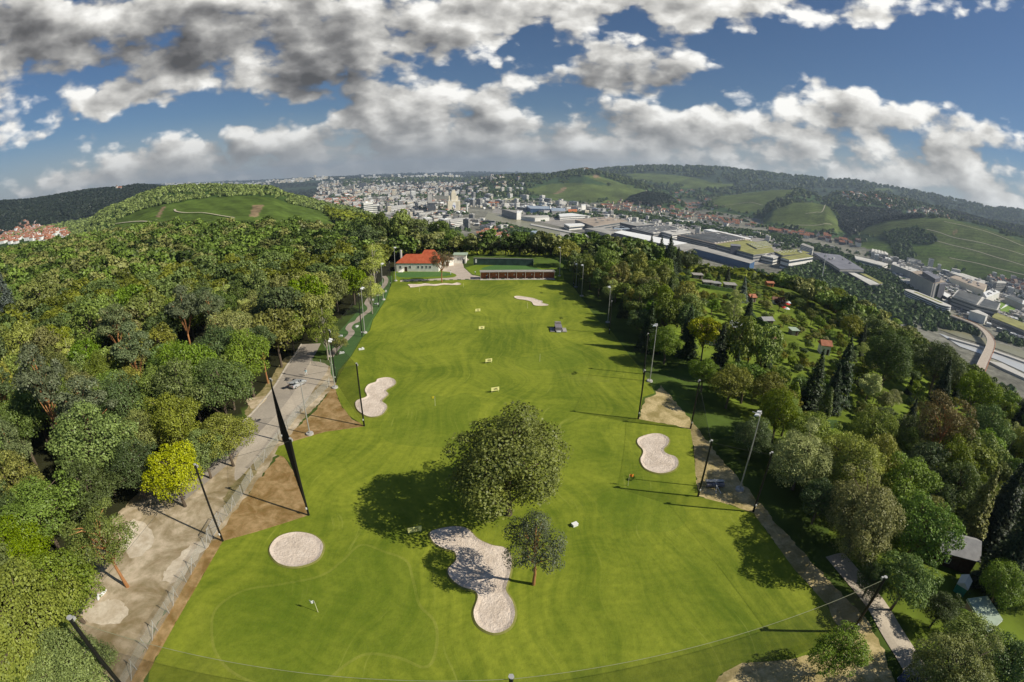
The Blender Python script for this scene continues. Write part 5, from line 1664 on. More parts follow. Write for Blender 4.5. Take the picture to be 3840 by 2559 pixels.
# terrace building and kiosk
a = flat_at(1668, 1000); b_ = flat_at(1702, 996)
t = empty('annex', (a.x, a.y, 0), math.atan2(b_.y - a.y, b_.x - a.x), 'small cream annex with dark opening right of the clubhouse', 'annex')
L = (b_ - a).length
MB().box(0, L, 0, 5, -0.2, 3.2).build('wall', 'plaster', t)
r_ = MB(); hip(r_, 0, L, 0, 5, 3.2, 4.6, 0.3); r_.build('roof', 'roof brown', t)
MB().box(0.5, 2.2, -0.05, 0.02, 0.0, 2.3).build('door', 'dark boards', t)
a = flat_at(1703, 989); b_ = flat_at(1748, 989)
L = (b_ - a).length
t = empty('kiosk', (a.x, a.y, 0), math.atan2(b_.y - a.y, b_.x - a.x), 'white pavilion with a flat pale green roof behind the forecourt', 'pavilion')
MB().box(0, L, 0, 5.5, -0.2, 4.2).build('wall', 'plaster', t)
MB().box(-0.5, L + 0.6, -0.6, 6, 4.2, 4.55).build('roof', 'roof green', t)
for x in (2.0, 3.0, 4.0):
    window(t, x, 0, 1.6, 0.8, 1.3)
MB().box(L - 1.8, L - 0.7, -0.05, 0.02, 0.0, 2.2).build('door', 'glass', t)

# tee shelter, eight bays open towards the range
a = flat_at(1802, 1049); b_ = flat_at(2078, 1047)
L = (b_ - a).length
t = empty('tee_shelter', (a.x, a.y, 0), math.atan2(b_.y - a.y, b_.x - a.x), 'long open fronted driving range shelter with brown bays and grey flat roof', 'shelter')
MB().box(0, L, 1.7, 1.9, 0.15, 3.2).build('rear_wall', 'brown boards', t)
MB().box(-0.25, L + 0.4, -0.35, 3.4, 3.2, 3.36).add([(-0.25, -0.42, 3.14), (L + 0.4, -0.42, 3.14), (L + 0.4, -0.42, 3.42), (-0.25, -0.42, 3.42), (-0.25, -0.36, 3.14), (L + 0.4, -0.36, 3.14), (L + 0.4, -0.36, 3.42), (-0.25, -0.36, 3.42)], [(0, 1, 2, 3), (7, 6, 5, 4), (3, 2, 6, 7), (0, 4, 5, 1)]).build('roof', 'roof felt', t)
MB().box(-0.2, L + 0.2, -1.3, 4.5, -0.3, 0.14).build('floor_slab', 'concrete', t)
for i in range(9):
    x = L * i / 8.0 if i < 8 else L
    if i == 0: x = 0.06
    if i == 8: x = L - 0.06
    if i == 7: x = L * 0.845
    elif 0 < i < 7: x = L * 0.845 * i / 7
    MB().box(x - 0.05, x + 0.05, 0.5, 1.69, 0.141, 3.19).build('partition', 'brown boards', t)
    MB().box(x - 0.08, x + 0.08, -0.45, -0.21, 0.141, 3.19).build('post', 'kerb', t)
for i in range(7):
    x = L * 0.845 * (i + 0.5) / 7
    MB().box(x - 0.75, x + 0.75, -0.3, 1.2, 0.142, 0.19).build('floor_mat', 'mat green', t)
    MB().box(x + 0.9, x + 1.3, 1.62, 1.68, 1.3, 2.0).build('notice', 'white enamel', t)
# green screen fence behind
a = flat_at(1776, 994); b_ = flat_at(2000, 998)
L = (b_ - a).length
t = empty('screen_fence', (a.x, a.y, 0), math.atan2(b_.y - a.y, b_.x - a.x), 'long dark green screen fence with a pale top edge behind the practice lawn', 'fence')
MB().box(0, L, 0, 0.08, 0, 3.4).build('screen', 'screen green', t)
MB().box(0, L * 0.98, -0.10, -0.005, 3.3, 3.6).build('top_rail', 'galvanised', t)
for i in range(13):
    MB().tube((L * i / 12, 0.2, 0), (L * i / 12, 0.2, 3.6), 0.06).build('post', 'galvanised', t)
MB().box(0.8, 1.6, -0.06, -0.01, 1.0, 2.8).build('notice', 'white enamel', t)

# distance boards
SEG = {'0': 'abcdef', '1': 'bc', '2': 'abged', '5': 'afgcd', '7': 'abc'}


def digits(mb, txt, h_, y, z0, mi=0, mirror=False):
    w_ = h_ * 0.52; th = h_ * 0.15; gap = h_ * 0.22
    tw = len(txt) * w_ + (len(txt) - 1) * gap
    for i, ch in enumerate(txt):
        x = -tw / 2 + i * (w_ + gap)
        S_ = {'a': (0, w_, h_ - th, h_), 'g': (0, w_, h_ / 2 - th / 2, h_ / 2 + th / 2), 'd': (0, w_, 0, th), 'f': (0, th, h_ / 2, h_), 'b': (w_ - th, w_, h_ / 2, h_), 'e': (0, th, 0, h_ / 2), 'c': (w_ - th, w_, 0, h_ / 2)}
        for s_ in SEG[ch]:
            q = S_[s_]
            mb.box(x + q[0], x + q[1], y - 0.02 - 0.002 * 'abcdefg'.index(s_), y, z0 + q[2], z0 + q[3], mi)


for px, txt, wd, whr in (((1557, 2002), '175', 1.9, 'left of the large bunker'), ((1857, 1472), '125', 1.8, 'just beyond the big tree'), ((1833, 1363), '100', 1.7, 'level with the bare hole stick'), ((1806, 1239), '75', 1.7, 'level with the ball trailer'), ((1792, 1172), '50', 1.7, 'closest to the tee shelter')):
    q = flat_at(*px)
    t = empty('distance_board', (q.x, q.y, 0), 0.38, 'yellow distance board reading %s, %s' % (txt, whr), 'sign', 'yellow distance boards')
    MB().box(-wd / 2, wd / 2, -0.03, 0.03, 0.40, 1.22).build('board', 'sign yellow', t)
    mb = MB(); digits(mb, txt, 0.5, -0.031, 0.56); mb.build('number', 'sign ink', t)
    for s_ in (-1, 1):
        MB().tube((s_ * wd * 0.42, 0.06, -0.1), (s_ * wd * 0.42, 0.06, 1.18), 0.035).build('leg', 'stick', t)
for px, hh, fm, lab, dx in (((1632, 1523), 2.2, 'flag yellow', 'hole flag with a yellow cloth left of the big tree', -1), ((1193, 2297), 2.1, 'flag white', 'hole flag with a small white cloth on the lower left green', -1),
                            ((2354, 1823), 2.3, 'flag orange', 'hole flag with an orange cloth below the hourglass bunker', 1), ((2024, 1357), 2.1, None, 'bare pale hole stick beyond the big tree', 1), ((1978, 1158), 2.1, None, 'bare hole stick near the winding bunker', 1), ((1573, 1095), 1.8, None, 'bare hole stick below the long wavy bunker', 1), ((1738, 1079), 1.8, None, 'bare hole stick right of the long wavy bunker', 1)):
    q = flat_at(*px)
    t = empty('hole_flag', (q.x, q.y, 0), 0, lab, 'flag', 'hole flags on the range')
    MB().tube((0, 0, 0), (0, 0, hh), 0.035, 0.03, 6).build('stick', 'stick', t)
    if fm:
        fl = MB()
        n_ = 6
        vs_ = []
        for i in range(n_ + 1):
            x = dx * (0.03 + 0.62 * i / n_); y = 0.07 * math.sin(i * 1.3)
            vs_ += [(x, y - 0.01, hh - 0.45 - 0.05 * i / n_), (x, y - 0.01, hh - 0.02), (x, y + 0.01, hh - 0.45 - 0.05 * i / n_), (x, y + 0.01, hh - 0.02)]
        fs_ = []
        for i in range(n_):
            k = 4 * i
            fs_ += [(k, k + 4, k + 5, k + 1), (k + 2, k + 3, k + 7, k + 6), (k + 1, k + 5, k + 7, k + 3), (k, k + 2, k + 6, k + 4)]
        fl.add(vs_, fs_).build('cloth', fm, t)
# target frame with grey machine, roller, box
q = flat_at(2093, 1239)
t = empty('target_cabin', (q.x, q.y, 0), 0, 'grey ball trailer standing between two pale panels on the right of the range', 'trailer')
MB().box(-1.0, 1.0, -1.9, 1.6, 0.45, 1.5).build('body', 'grey plastic', t)
MB().box(-0.9, 0.9, 1.6, 2.7, 0.5, 1.9).build('cab', 'grey boards', t)
for s_ in (-1, 1):
    MB().box(s_ * 1.75 - 0.7, s_ * 1.75 + 0.7, -2.0, 1.5, 0.15, 0.30).build('side_panel', 'roof felt', t)
    for y in (-1.2, 1.2):
        MB().tube((s_ * 1.01, y, 0.36), (s_ * 1.2, y, 0.36), 0.36, n=14).build('wheel', 'tyre', t)
MB().box(-0.7, 0.7, -2.3, -1.92, 0.15, 0.5).build('tail_board', 'white enamel', t)
a = flat_at(2655, 1828); b_ = flat_at(2706, 1826)
t = empty('ball_collector', ((a.x + b_.x) / 2, (a.y + b_.y) / 2, 0), -0.08, 'grey three gang ball collecting roller on the dry grass', 'roller')
for i in range(3):
    x = (i - 1) * 1.05
    MB().tube((x - 0.48, 0, 0.42), (x + 0.48, 0, 0.42), 0.34, n=14).build('drum', 'grey plastic', t)
    MB().box(x - 0.5, x + 0.5, 0.42, 0.95, 0.35, 0.85).build('basket', 'galvanised', t)
MB().tube((-1.6, 0.36, 0.9), (1.6, 0.36, 0.9), 0.05).path([(0, 0.9, 1.0), (0, -0.5, 0.7), (-0.42, -1.9, 0.12)], 0.045).path([(0, -0.5, 0.7), (0.5, -1.9, 0.12)], 0.045).build('drawbar', 'white enamel', t)
q = flat_at(2155, 1972)
t = empty('ball_box', (q.x, q.y, 0), 0.5, 'small white box lying on the turf right of the big tree', 'box')
MB().box(-0.4, 0.4, -0.28, 0.28, 0.03, 0.38).build('crate', 'white enamel', t)
MB().box(-0.43, 0.43, -0.31, 0.31, 0.38, 0.45).build('lid', 'roof white', t)
# white bags on the dirt
for (px, rz, lab) in (((370, 2237), 0.3, 'left white sack on the dirt ground'), ((388, 2229), 1.4, 'right white sack on the dirt ground'), ((371, 2245), 2.2, 'lower white sack on the dirt ground')):
    q = flat_at(*px)
    mb = MB()
    for i in range(5):
        a0 = -0.5 + i * 0.25
        mb.tube((a0, 0, 0.18), (a0 + 0.25, 0, 0.18), (0.1, 0.2, 0.24, 0.22, 0.16)[i], (0.2, 0.24, 0.22, 0.16, 0.06)[i], 10)
    o = mb.build('sack', 'roof white', loc=(q.x, q.y, 0)); o.rotation_euler = (0, 0, rz)
    tag(o, lab, 'sack', 'white sacks on the dirt')

# chain link fences on the left
fences = [([(1238, 1445), (1189, 1494), (1150, 1530), (1111, 1567), (1087, 1600), (1042, 1661), (1001, 1718), (960, 1765)], 'wire fence between the gravel lay-by and the brown grass'),
          ([(950, 1790), (909, 1860), (883, 1897), (854, 1936), (835, 1960)], 'wire fence behind the lower brown grass'),
          ([(790, 2035), (773, 2059), (734, 2126), (700, 2184), (668, 2241), (635, 2300), (593, 2367), (554, 2435), (514, 2513), (470, 2600)], 'long wire fence with braced posts along the dirt ground'),
          ([(1170, 1370), (1205, 1376), (1240, 1380)], 'short wire fence at the head of the gravel lay-by')]
for pts, lab in fences:
    W_ = [flat_at(*q) for q in pts]
    t = empty('wire_fence', (0, 0, 0), 0, lab, 'fence', 'wire fences left of the range')
    for i, q in enumerate(W_):
        nxt = W_[min(i + 1, len(W_) - 1)]; prv = W_[max(i - 1, 0)]
        dr = (nxt - prv).normalized()
        p_ = MB().tube((q.x, q.y, -0.1), (q.x, q.y, 2.05), 0.05, n=6)
        p_.build('post', 'galvanised', t)
        if i % 2 == 0:
            MB().tube((q.x, q.y, 1.7), (q.x + dr.x * 1.5, q.y + dr.y * 1.5, 0.0), 0.04, n=6).build('brace', 'galvanised', t)
    vs_ = []
    for q in W_:
        vs_ += [(q.x, q.y, 0.02), (q.x, q.y, 1.95)]
    MB().add(vs_, [(2 * i, 2 * i + 2, 2 * i + 3, 2 * i + 1) for i in range(len(W_) - 1)]).build('mesh_wire', 'wire mesh', t)
# gate
a = flat_at(828, 1965); b_ = flat_at(790, 2030)
dr = (b_ - a).normalized()
t = empty('gate', (a.x, a.y, 0), math.atan2(dr.y, dr.x), 'open metal tube gate beside the netting mast at the lower brown grass', 'gate')
L = (b_ - a).length
MB().path([(0, 0, 0.1), (0, 0, 2.1), (L, 0, 2.1), (L, 0, 0.1), (0, 0, 0.1)], 0.05).path([(0, 0, 0.1), (L, 0, 2.1)], 0.03).build('frame', 'galvanised', t)
MB().add([(0, 0.01, 0.12), (L, 0.01, 0.12), (L, 0.01, 2.08), (0, 0.01, 2.08)], [(0, 1, 2, 3)]).build('mesh_wire', 'wire mesh', t)


# ------------------------------------------------------------------ vehicles
plain('car silver', (0.62, 0.63, 0.64), 0.25, 0.03, spec=0.6, metal=0.4)
plain('car blue', (0.02, 0.035, 0.10), 0.25, 0.05, spec=0.6)
plain('car trim', (0.03, 0.03, 0.03), 0.6)
plain('tail light', (0.45, 0.02, 0.02), 0.3)


def loft(mb, secs, mi=0):
    """Closed rings joined into a skin, both ends capped."""
    n = len(secs[0])
    vs_ = [p for s_ in secs for p in s_]
    fs_ = []
    for i in range(len(secs) - 1):
        for j in range(n):
            fs_.append((i * n + j, i * n + (j + 1) % n, (i + 1) * n + (j + 1) % n, (i + 1) * n + j))
    fs_ += [tuple(range(n - 1, -1, -1)), tuple(range((len(secs) - 1) * n, len(secs) * n))]
    return mb.add(vs_, fs_, mi)


def make_car(x, y, rz, paint, label, hatch=False):
    t = empty('parked_car', (x, y, 0.03), rz, label, 'car')
    # length along local y (front = +y)
    prof = [(-2.15, 0.40, 0.92, 0.78), (-2.05, 0.28, 1.00, 0.84), (-1.2, 0.24, 1.02, 0.88), (0.9, 0.24, 0.98, 0.88), (1.6, 0.26, 0.86, 0.86), (2.1, 0.32, 0.68, 0.78), (2.2, 0.42, 0.60, 0.66)]
    secs = []
    for yy, zl, zh, hw in prof:
        secs.append([(-hw, yy, zl), (hw, yy, zl), (hw + 0.02, yy, (zl + zh) / 2), (hw - 0.03, yy, zh - 0.05), (hw - 0.12, yy, zh), (-hw + 0.12, yy, zh), (-hw + 0.03, yy, zh - 0.05), (-hw - 0.02, yy, (zl + zh) / 2)])
    loft(MB(), secs).build('body', paint, t)
    cab = [(-2.0, 0.99, 1.00, 0.76, 0.74), (-1.75, 0.99, 1.42, 0.76, 0.62), (-0.2, 0.97, 1.50, 0.76, 0.62), (0.55, 0.96, 1.38, 0.76, 0.62), (1.25, 0.93, 0.94, 0.74, 0.72)]
    g = []
    for yy, zl, zh, hb, ht in cab:
        g.append([(-hb, yy, zl), (hb, yy, zl), (ht, yy, zh - 0.04), (ht - 0.06, yy, zh), (-ht + 0.06, yy, zh), (-ht, yy, zh - 0.04)])
    loft(MB(), g).build('window_band', 'glass', t)
    MB().add([(-0.58, -1.78, 1.435), (0.58, -1.78, 1.435), (0.58, -0.2, 1.515), (-0.58, -0.2, 1.515), (0.58, 0.5, 1.405), (-0.58, 0.5, 1.405), (-0.6, -1.78, 1.40), (0.6, -1.78, 1.40), (0.6, 0.5, 1.37), (-0.6, 0.5, 1.37)],
             [(0, 1, 2, 3), (3, 2, 4, 5), (6, 7, 1, 0), (9, 5, 4, 8), (7, 8, 4, 2, 1), (6, 0, 3, 5, 9)]).build('roof', paint, t)
    for sx in (-1, 1):
        for yy in (-1.35, 1.35):
            w_ = MB().tube((sx * 0.70, yy, 0.31), (sx * 0.90, yy, 0.31), 0.31, n=16).build('wheel', 'tyre', t)
            MB().tube((sx * 0.905, yy, 0.31), (sx * 0.92, yy, 0.31), 0.19, n=12).build('rim', 'galvanised', w_)
        MB().box(sx * 0.72 - 0.09, sx * 0.72 + 0.09, -2.19, -2.14, 0.62, 0.86).build('tail_light', 'tail light', t)
        MB().box(sx * 0.60 - 0.14, sx * 0.60 + 0.14, 2.12, 2.21, 0.47, 0.60).build('headlight', 'lamp glass', t)
        MB().box(sx * 0.98 - 0.09, sx * 0.98 + 0.09, 0.72, 0.84, 0.95, 1.08).build('mirror', paint, t)
    MB().box(-0.25, 0.25, -2.20, -2.165, 0.45, 0.56).build('number_plate', 'white enamel', t)
    if hatch:
        MB().add([(-0.66, -1.80, 1.46), (0.66, -1.80, 1.46), (0.62, -2.75, 1.78), (-0.62, -2.75, 1.78), (-0.66, -1.80, 1.51), (0.66, -1.80, 1.51), (0.62, -2.75, 1.83), (-0.62, -2.75, 1.83)],
                 [(0, 1, 2, 3), (7, 6, 5, 4), (0, 4, 5, 1), (1, 5, 6, 2), (2, 6, 7, 3), (3, 7, 4, 0)]).build('tailgate', paint, t)
        d_ = MB().add([(-0.90, 0.35, 0.34), (-1.72, -0.10, 0.34), (-1.70, -0.12, 0.92), (-0.88, 0.33, 0.92), (-0.92, 0.40, 0.34), (-1.74, -0.05, 0.34), (-1.72, -0.07, 0.92), (-0.90, 0.38, 0.92)],
                      [(0, 1, 2, 3), (7, 6, 5, 4), (0, 4, 5, 1), (1, 5, 6, 2), (2, 6, 7, 3), (3, 7, 4, 0)]).build('door', paint, t)
        MB().add([(-0.88, 0.36, 0.93), (-1.70, -0.09, 0.93), (-1.55, -0.01, 1.38), (-0.95, 0.32, 1.38)], [(0, 1, 2, 3)]).build('door_glass', 'glass', d_)
    return t


q = flat_at(1118, 1447)
make_car(q.x, q.y, rad(-24), 'car silver', 'silver estate car with its tailgate and a side door open on the road', True)
q = at(3418, 2590)
c_ = make_car(q.x, q.y, rad(20), 'car blue', 'dark blue car on the lane at the bottom edge')
c_.location.z = q.z + 0.12

# ------------------------------------------------------------------ people
plain('skin', (0.55, 0.33, 0.23), 0.6)
plain('hair dark', (0.03, 0.02, 0.015), 0.7)
plain('shirt light blue', (0.45, 0.72, 0.80), 0.8)
plain('trousers white', (0.80, 0.80, 0.78), 0.8)
plain('trousers dark', (0.05, 0.05, 0.07), 0.8)
plain('trousers blue', (0.06, 0.07, 0.22), 0.8)
plain('shirt white', (0.82, 0.80, 0.76), 0.8)
plain('shirt dark', (0.06, 0.06, 0.06), 0.8)
plain('club steel', (0.4, 0.4, 0.4), 0.3, metal=0.8)


def skin_mesh(name, J, E, mats, parent, sub=1, pick=None):
    """One continuous surface grown over joints J = [(x, y, z, r)] and bones E."""
    me = bpy.data.meshes.new(name)
    me.from_pydata([j[:3] for j in J], E, [])
    o = bpy.data.objects.new(name, me)
    COL.objects.link(o)
    mod = o.modifiers.new('skin', 'SKIN')
    for i, j in enumerate(J):
        sv = me.skin_vertices[0].data[i]
        sv.radius = (j[3], j[3] * (j[4] if len(j) > 4 else 1.0))
        sv.use_root = i == 0
    mod.use_smooth_shade = True
    s_ = o.modifiers.new('sub', 'SUBSURF'); s_.levels = sub; s_.render_levels = sub
    dg = bpy.context.evaluated_depsgraph_get()
    m2 = bpy.data.meshes.new_from_object(o.evaluated_get(dg))
    o.modifiers.clear()
    o.data = m2
    m2.materials.clear()
    for k in mats:
        m2.materials.append(MATS[k])
    if pick:
        for p_ in m2.polygons:
            p_.material_index = pick(p_.center)
    o.parent = parent
    return o


def person(x, y, z, rz, label, shirt, trousers, stride=0.22, arms='swing', club=False):
    t = empty('person', (x, y, z), rz, label, 'person')
    s = stride
    hz_ = {'swing': [((0.23, 0.18, 1.02), (0.24, 0.36, 0.86)), ((-0.23, -0.16, 1.02), (-0.24, -0.14, 0.80))], 'club': [((0.20, 0.24, 1.12), (0.04, 0.42, 0.90)), ((-0.20, 0.24, 1.12), (-0.04, 0.42, 0.92))]}[arms]
    J = [(0, 0, 0.95, 0.145, 0.75), (0, 0.01, 1.18, 0.125, 0.8), (0, 0.01, 1.40, 0.15, 0.7), (0, 0.02, 1.50, 0.055), (0, 0.03, 1.60, 0.075), (0, 0.035, 1.70, 0.10, 1.15), (0, 0.03, 1.79, 0.06),
         (0.18, 0.0, 1.42, 0.065), (hz_[0][0][0], hz_[0][0][1], hz_[0][0][2], 0.045), (*hz_[0][1], 0.034), (hz_[0][1][0], hz_[0][1][1] + 0.08, hz_[0][1][2] - 0.06, 0.03),
         (-0.18, 0.0, 1.42, 0.065), (hz_[1][0][0], hz_[1][0][1], hz_[1][0][2], 0.045), (*hz_[1][1], 0.034), (hz_[1][1][0], hz_[1][1][1] + 0.08, hz_[1][1][2] - 0.06, 0.03),
         (0.10, 0.0, 0.88, 0.10), (0.10, s * 0.7, 0.50, 0.066), (0.10, s * 0.9, 0.09, 0.045), (0.11, s * 0.9 + 0.18, 0.04, 0.038),
         (-0.10, 0.0, 0.88, 0.10), (-0.10, -s * 0.4, 0.50, 0.066), (-0.10, -s * 1.1, 0.10, 0.045), (-0.11, -s * 1.1 + 0.18, 0.04, 0.038)]
    E = [(0, 1), (1, 2), (2, 3), (3, 4), (4, 5), (5, 6), (2, 7), (7, 8), (8, 9), (9, 10), (2, 11), (11, 12), (12, 13), (13, 14), (0, 15), (15, 16), (16, 17), (17, 18), (0, 19), (19, 20), (20, 21), (21, 22)]

    def pick(c):
        if c.z > 1.50:
            return 0
        if c.z > 0.98 and abs(c.x) < 0.30 and not (abs(c.y) > 0.27):
            return 1
        if abs(c.x) > 0.215 and c.z > 0.7:
            return 0
        return 2 if c.z > 0.08 else 3
    skin_mesh('body', J, E, ['skin', shirt, trousers, 'tyre'], t, 1, pick)
    hr = MB()
    n1, n2 = 10, 5
    vs_ = []
    for i in range(n2 + 1):
        ph = i / n2 * 1.7
        for j in range(n1):
            th_ = 2 * math.pi * j / n1
            r_ = 0.112 * math.sin(ph)
            vs_.append((r_ * math.cos(th_), 0.015 + 1.12 * r_ * math.sin(th_) - 0.01, 1.715 + 0.115 * math.cos(ph)))
    hr.add(vs_, [(i * n1 + j, i * n1 + (j + 1) % n1, (i + 1) * n1 + (j + 1) % n1, (i + 1) * n1 + j) for i in range(n2) for j in range(n1)])
    hr.build('hair', 'hair dark', t, True)
    MB().box(-0.014, 0.014, 0.13, 0.165, 1.66, 1.70).build('nose', 'skin', t)
    if club:
        MB().path([(0.0, 0.48, 0.9), (0.05, 0.95, 0.06)], 0.012).box(0.0, 0.14, 0.92, 0.98, 0.03, 0.08).build('held_club', 'club steel', t)
    return t


q = flat_at(1149, 1409)
person(q.x, q.y, 0.03, rad(150), 'person in light blue top and white trousers walking on the gravel lay-by', 'shirt light blue', 'trousers white', 0.3)
q = flat_at(1690, 1030)
person(q.x, q.y, 0.05, rad(20), 'person in white clothes putting on the green before the clubhouse', 'shirt white', 'trousers white', 0.1, 'club', True)
q = flat_at(1782, 1031)
person(q.x, q.y, 0.05, rad(180), 'person in dark trousers standing left of the tee shelter', 'shirt white', 'trousers dark', 0.1, 'club', True)
q = flat_at(1825, 1046)
person(q.x, q.y, 0.15, rad(170), 'person in blue trousers practising in the first shelter bay', 'shirt white', 'trousers blue', 0.1, 'club', True)

# crazy golf markers
for i, px in enumerate([(1275, 1262), (1281, 1326), (1338, 1227), (1398, 1127), (1412, 1143), (1356, 1312), (1415, 1110), (1447, 1095)]):
    q = flat_at(*px)
    o = MB().box(-0.75, 0.75, -0.3, 0.3, 0.0, 0.35).box(-0.5, -0.1, -0.2, 0.2, 0.35, 0.6).build('golf_obstacle', 'roof white', loc=(q.x, q.y, 0.02))
    o.rotation_euler = (0, 0, i * 0.7)
    tag(o, 'small white crazy golf obstacle ' + ('beside the near bend of the path', 'nearest to the range in the near garden', 'by the middle mast', 'left of the far floodlight', 'right of the far path loop', 'lying alone on the turf edge', 'just above the far path loop', 'nearest to the clubhouse')[i], 'obstacle', 'white obstacles of the crazy golf')


# ------------------------------------------------------------------ garden huts
def hut(u, v, w_, dp, h_, rz, wall, roof, label, rh=1.3, gable=True, flat_=False, px_h=0.0, extra=None):
    p = at(u, v, px_h)
    t = empty('garden_hut', (p.x, p.y, p.z), rz, label, 'garden hut', 'huts in the gardens')
    MB().box(-w_ / 2, w_ / 2, -dp / 2, dp / 2, -0.8, h_).build('wall', wall, t)
    r_ = MB()
    if flat_:
        r_.add([(-w_ / 2 - .4, -dp / 2 - .5, h_), (w_ / 2 + .4, -dp / 2 - .5, h_), (w_ / 2 + .4, dp / 2 + .4, h_ + rh), (-w_ / 2 - .4, dp / 2 + .4, h_ + rh), (-w_ / 2 - .4, -dp / 2 - .5, h_ + .14), (w_ / 2 + .4, -dp / 2 - .5, h_ + .14), (w_ / 2 + .4, dp / 2 + .4, h_ + rh + .14), (-w_ / 2 - .4, dp / 2 + .4, h_ + rh + .14)],
               [(3, 2, 1, 0), (4, 5, 6, 7), (0, 1, 5, 4), (1, 2, 6, 5), (2, 3, 7, 6), (3, 0, 4, 7)])
    else:
        hip(r_, -w_ / 2, w_ / 2, -dp / 2, dp / 2, h_, h_ + rh, 0.45, gable=gable)
        if gable:
            for sx in (-1, 1):
                g = MB()
                x = sx * w_ / 2
                g.add([(x - sx * .06, -dp / 2, h_ - .02), (x - sx * .06, dp / 2, h_ - .02), (x - sx * .06, 0, h_ + rh * 0.93), (x, -dp / 2, h_ - .02), (x, dp / 2, h_ - .02), (x, 0, h_ + rh * 0.93)], [(0, 1, 2), (3, 5, 4), (0, 2, 5, 3), (1, 4, 5, 2), (0, 3, 4, 1)])
                g.build('gable', wall, t)
    r_.build('roof', roof, t)
    window(t, -w_ * 0.22, -dp / 2, 1.0, 0.9, 0.9)
    MB().box(w_ * 0.12, w_ * 0.12 + 0.85, -dp / 2 - 0.05, -dp / 2 + 0.02, 0.0, 2.0).build('door', 'dark boards', t)
    return t


hut(2650, 1262, 5.8, 4.2, 3.0, 0.0, 'plaster yellow', 'roof brown', 'yellow hut with a brown gabled roof in the gardens')
t = hut(2706, 1290, 7.5, 5.5, 3.2, rad(60), 'plaster pink', 'roof dark', 'pink walled house with a steep dark brown roof', 3.0)
p = at(2748, 1285)
t = empty('carport', (p.x, p.y, p.z), rad(-28), 'bright white flat roof leaning on the dark roofed house', 'carport')
MB().add([(-3.2, -2.2, 3.0), (3.2, -2.2, 2.6), (3.2, 2.4, 2.6), (-3.2, 2.4, 3.0), (-3.2, -2.2, 3.15), (3.2, -2.2, 2.75), (3.2, 2.4, 2.75), (-3.2, 2.4, 3.15)], [(3, 2, 1, 0), (4, 5, 6, 7), (0, 1, 5, 4), (1, 2, 6, 5), (2, 3, 7, 6), (3, 0, 4, 7)]).build('roof', 'roof white', t)
for x, y in ((-2.9, -2), (2.9, -2), (2.9, 2.1), (-2.9, 2.1)):
    MB().tube((x, y, -0.6), (x, y, 2.6), 0.07).build('post', 'white enamel', t)
for a_ in [(2758, 1246, 3.6, 3.4, 2.2, rad(-50), 'red orange paint', 'roof white', 'hut with red orange gable and pale roof', 1.5), (2870, 1218, 4.6, 3.6, 2.3, 0.1, 'dark boards', 'roof grey', 'dark hut with a pale grey roof by the hedge', 1.0),
           (2816, 1131, 3.4, 3.0, 2.4, 0.2, 'grey boards', 'roof rust', 'hut with orange red roof right of the blue spruce', 1.3), (2614, 1045, 5.5, 3.2, 2.2, 0.0, 'grey boards', 'roof felt', 'low grey hut behind the left gardens', 0.4),
           (2652, 1073, 5.0, 3.0, 2.2, -0.1, 'grey boards', 'roof felt', 'left of two joined grey sheds above the hedge', 0.4), (2681, 1077, 5.0, 3.0, 2.2, -0.1, 'grey boards', 'roof grey', 'right of two joined grey sheds above the hedge', 0.4),
           (2735, 1083, 6.2, 3.4, 2.3, -0.1, 'grey boards', 'roof felt', 'grey double shed left of the blue spruce', 0.5), (2884, 1073, 4.6, 3.2, 2.2, 0.0, 'brown boards', 'roof rust', 'hut with bright orange roof high in the gardens', 0.8),
           (2895, 1048, 5.5, 3.4, 2.2, -0.1, 'grey boards', 'roof felt', 'grey hut behind the bright orange roof', 0.5), (2930, 1060, 6.0, 3.5, 2.2, -0.15, 'grey boards', 'roof brown', 'long brownish hut on the upper garden edge', 0.6),
           (2910, 1140, 4.0, 3.2, 2.3, -0.4, 'plaster', 'roof brown', 'hut with brown roof beside the purple tree', 1.2), (3098, 1149, 4.2, 3.2, 2.3, 0.0, 'brown boards', 'roof rust', 'hut with a red brown roof below the right skyline', 1.0),
           (2875, 1293, 4.8, 3.4, 2.2, -0.1, 'brown boards', 'roof brown', 'low hut with a reddish brown roof behind the pale awning', 0.7), (2973, 1255, 3.0, 2.6, 2.0, 0.0, 'grey boards', 'roof green', 'small hut with a pale roof on the middle lawn', 0.3),
           (3087, 1325, 3.6, 3.4, 3.4, rad(-15), 'plaster', 'roof rust', 'narrow pale hut with a red pitched roof among dark trees', 1.5), (2570, 1135, 3.8, 3.0, 2.3, -0.5, 'dark boards', 'roof brown', 'brown hut at the left edge of the gardens', 1.2),
           (3785, 1795, 4.5, 4.0, 2.6, -0.4, 'brown boards', 'kerb', 'hut with a flat cream roof at the right edge', 0.3), (3560, 2095, 6.5, 5.5, 3.0, rad(-35), 'dark boards', 'roof grey', 'grey roofed hut in deep shade under the right trees', 1.6)]:
    u, v, w_, dp, h_, rz, wl, rf_, lab, rh = a_
    hut(u, v, w_, dp, h_, rz, wl, rf_, lab, rh, flat_=rh < 0.7)
p = at(2846, 1270)
t = empty('awning', (p.x, p.y, p.z), rad(-30), 'long narrow cream awning among the garden bushes', 'awning')
MB().add([(-3.0, -0.8, 2.2), (3.0, -0.8, 2.2), (3.0, 0.8, 2.7), (-3.0, 0.8, 2.7), (-3.0, -0.8, 2.28), (3.0, -0.8, 2.28), (3.0, 0.8, 2.78), (-3.0, 0.8, 2.78)], [(3, 2, 1, 0), (4, 5, 6, 7), (0, 1, 5, 4), (1, 2, 6, 5), (2, 3, 7, 6), (3, 0, 4, 7)]).build('canvas', 'roof white', t)
for x in (-2.8, 2.8):
    MB().tube((x, -0.7, -0.5), (x, -0.7, 2.25), 0.05).build('post', 'white enamel', t)
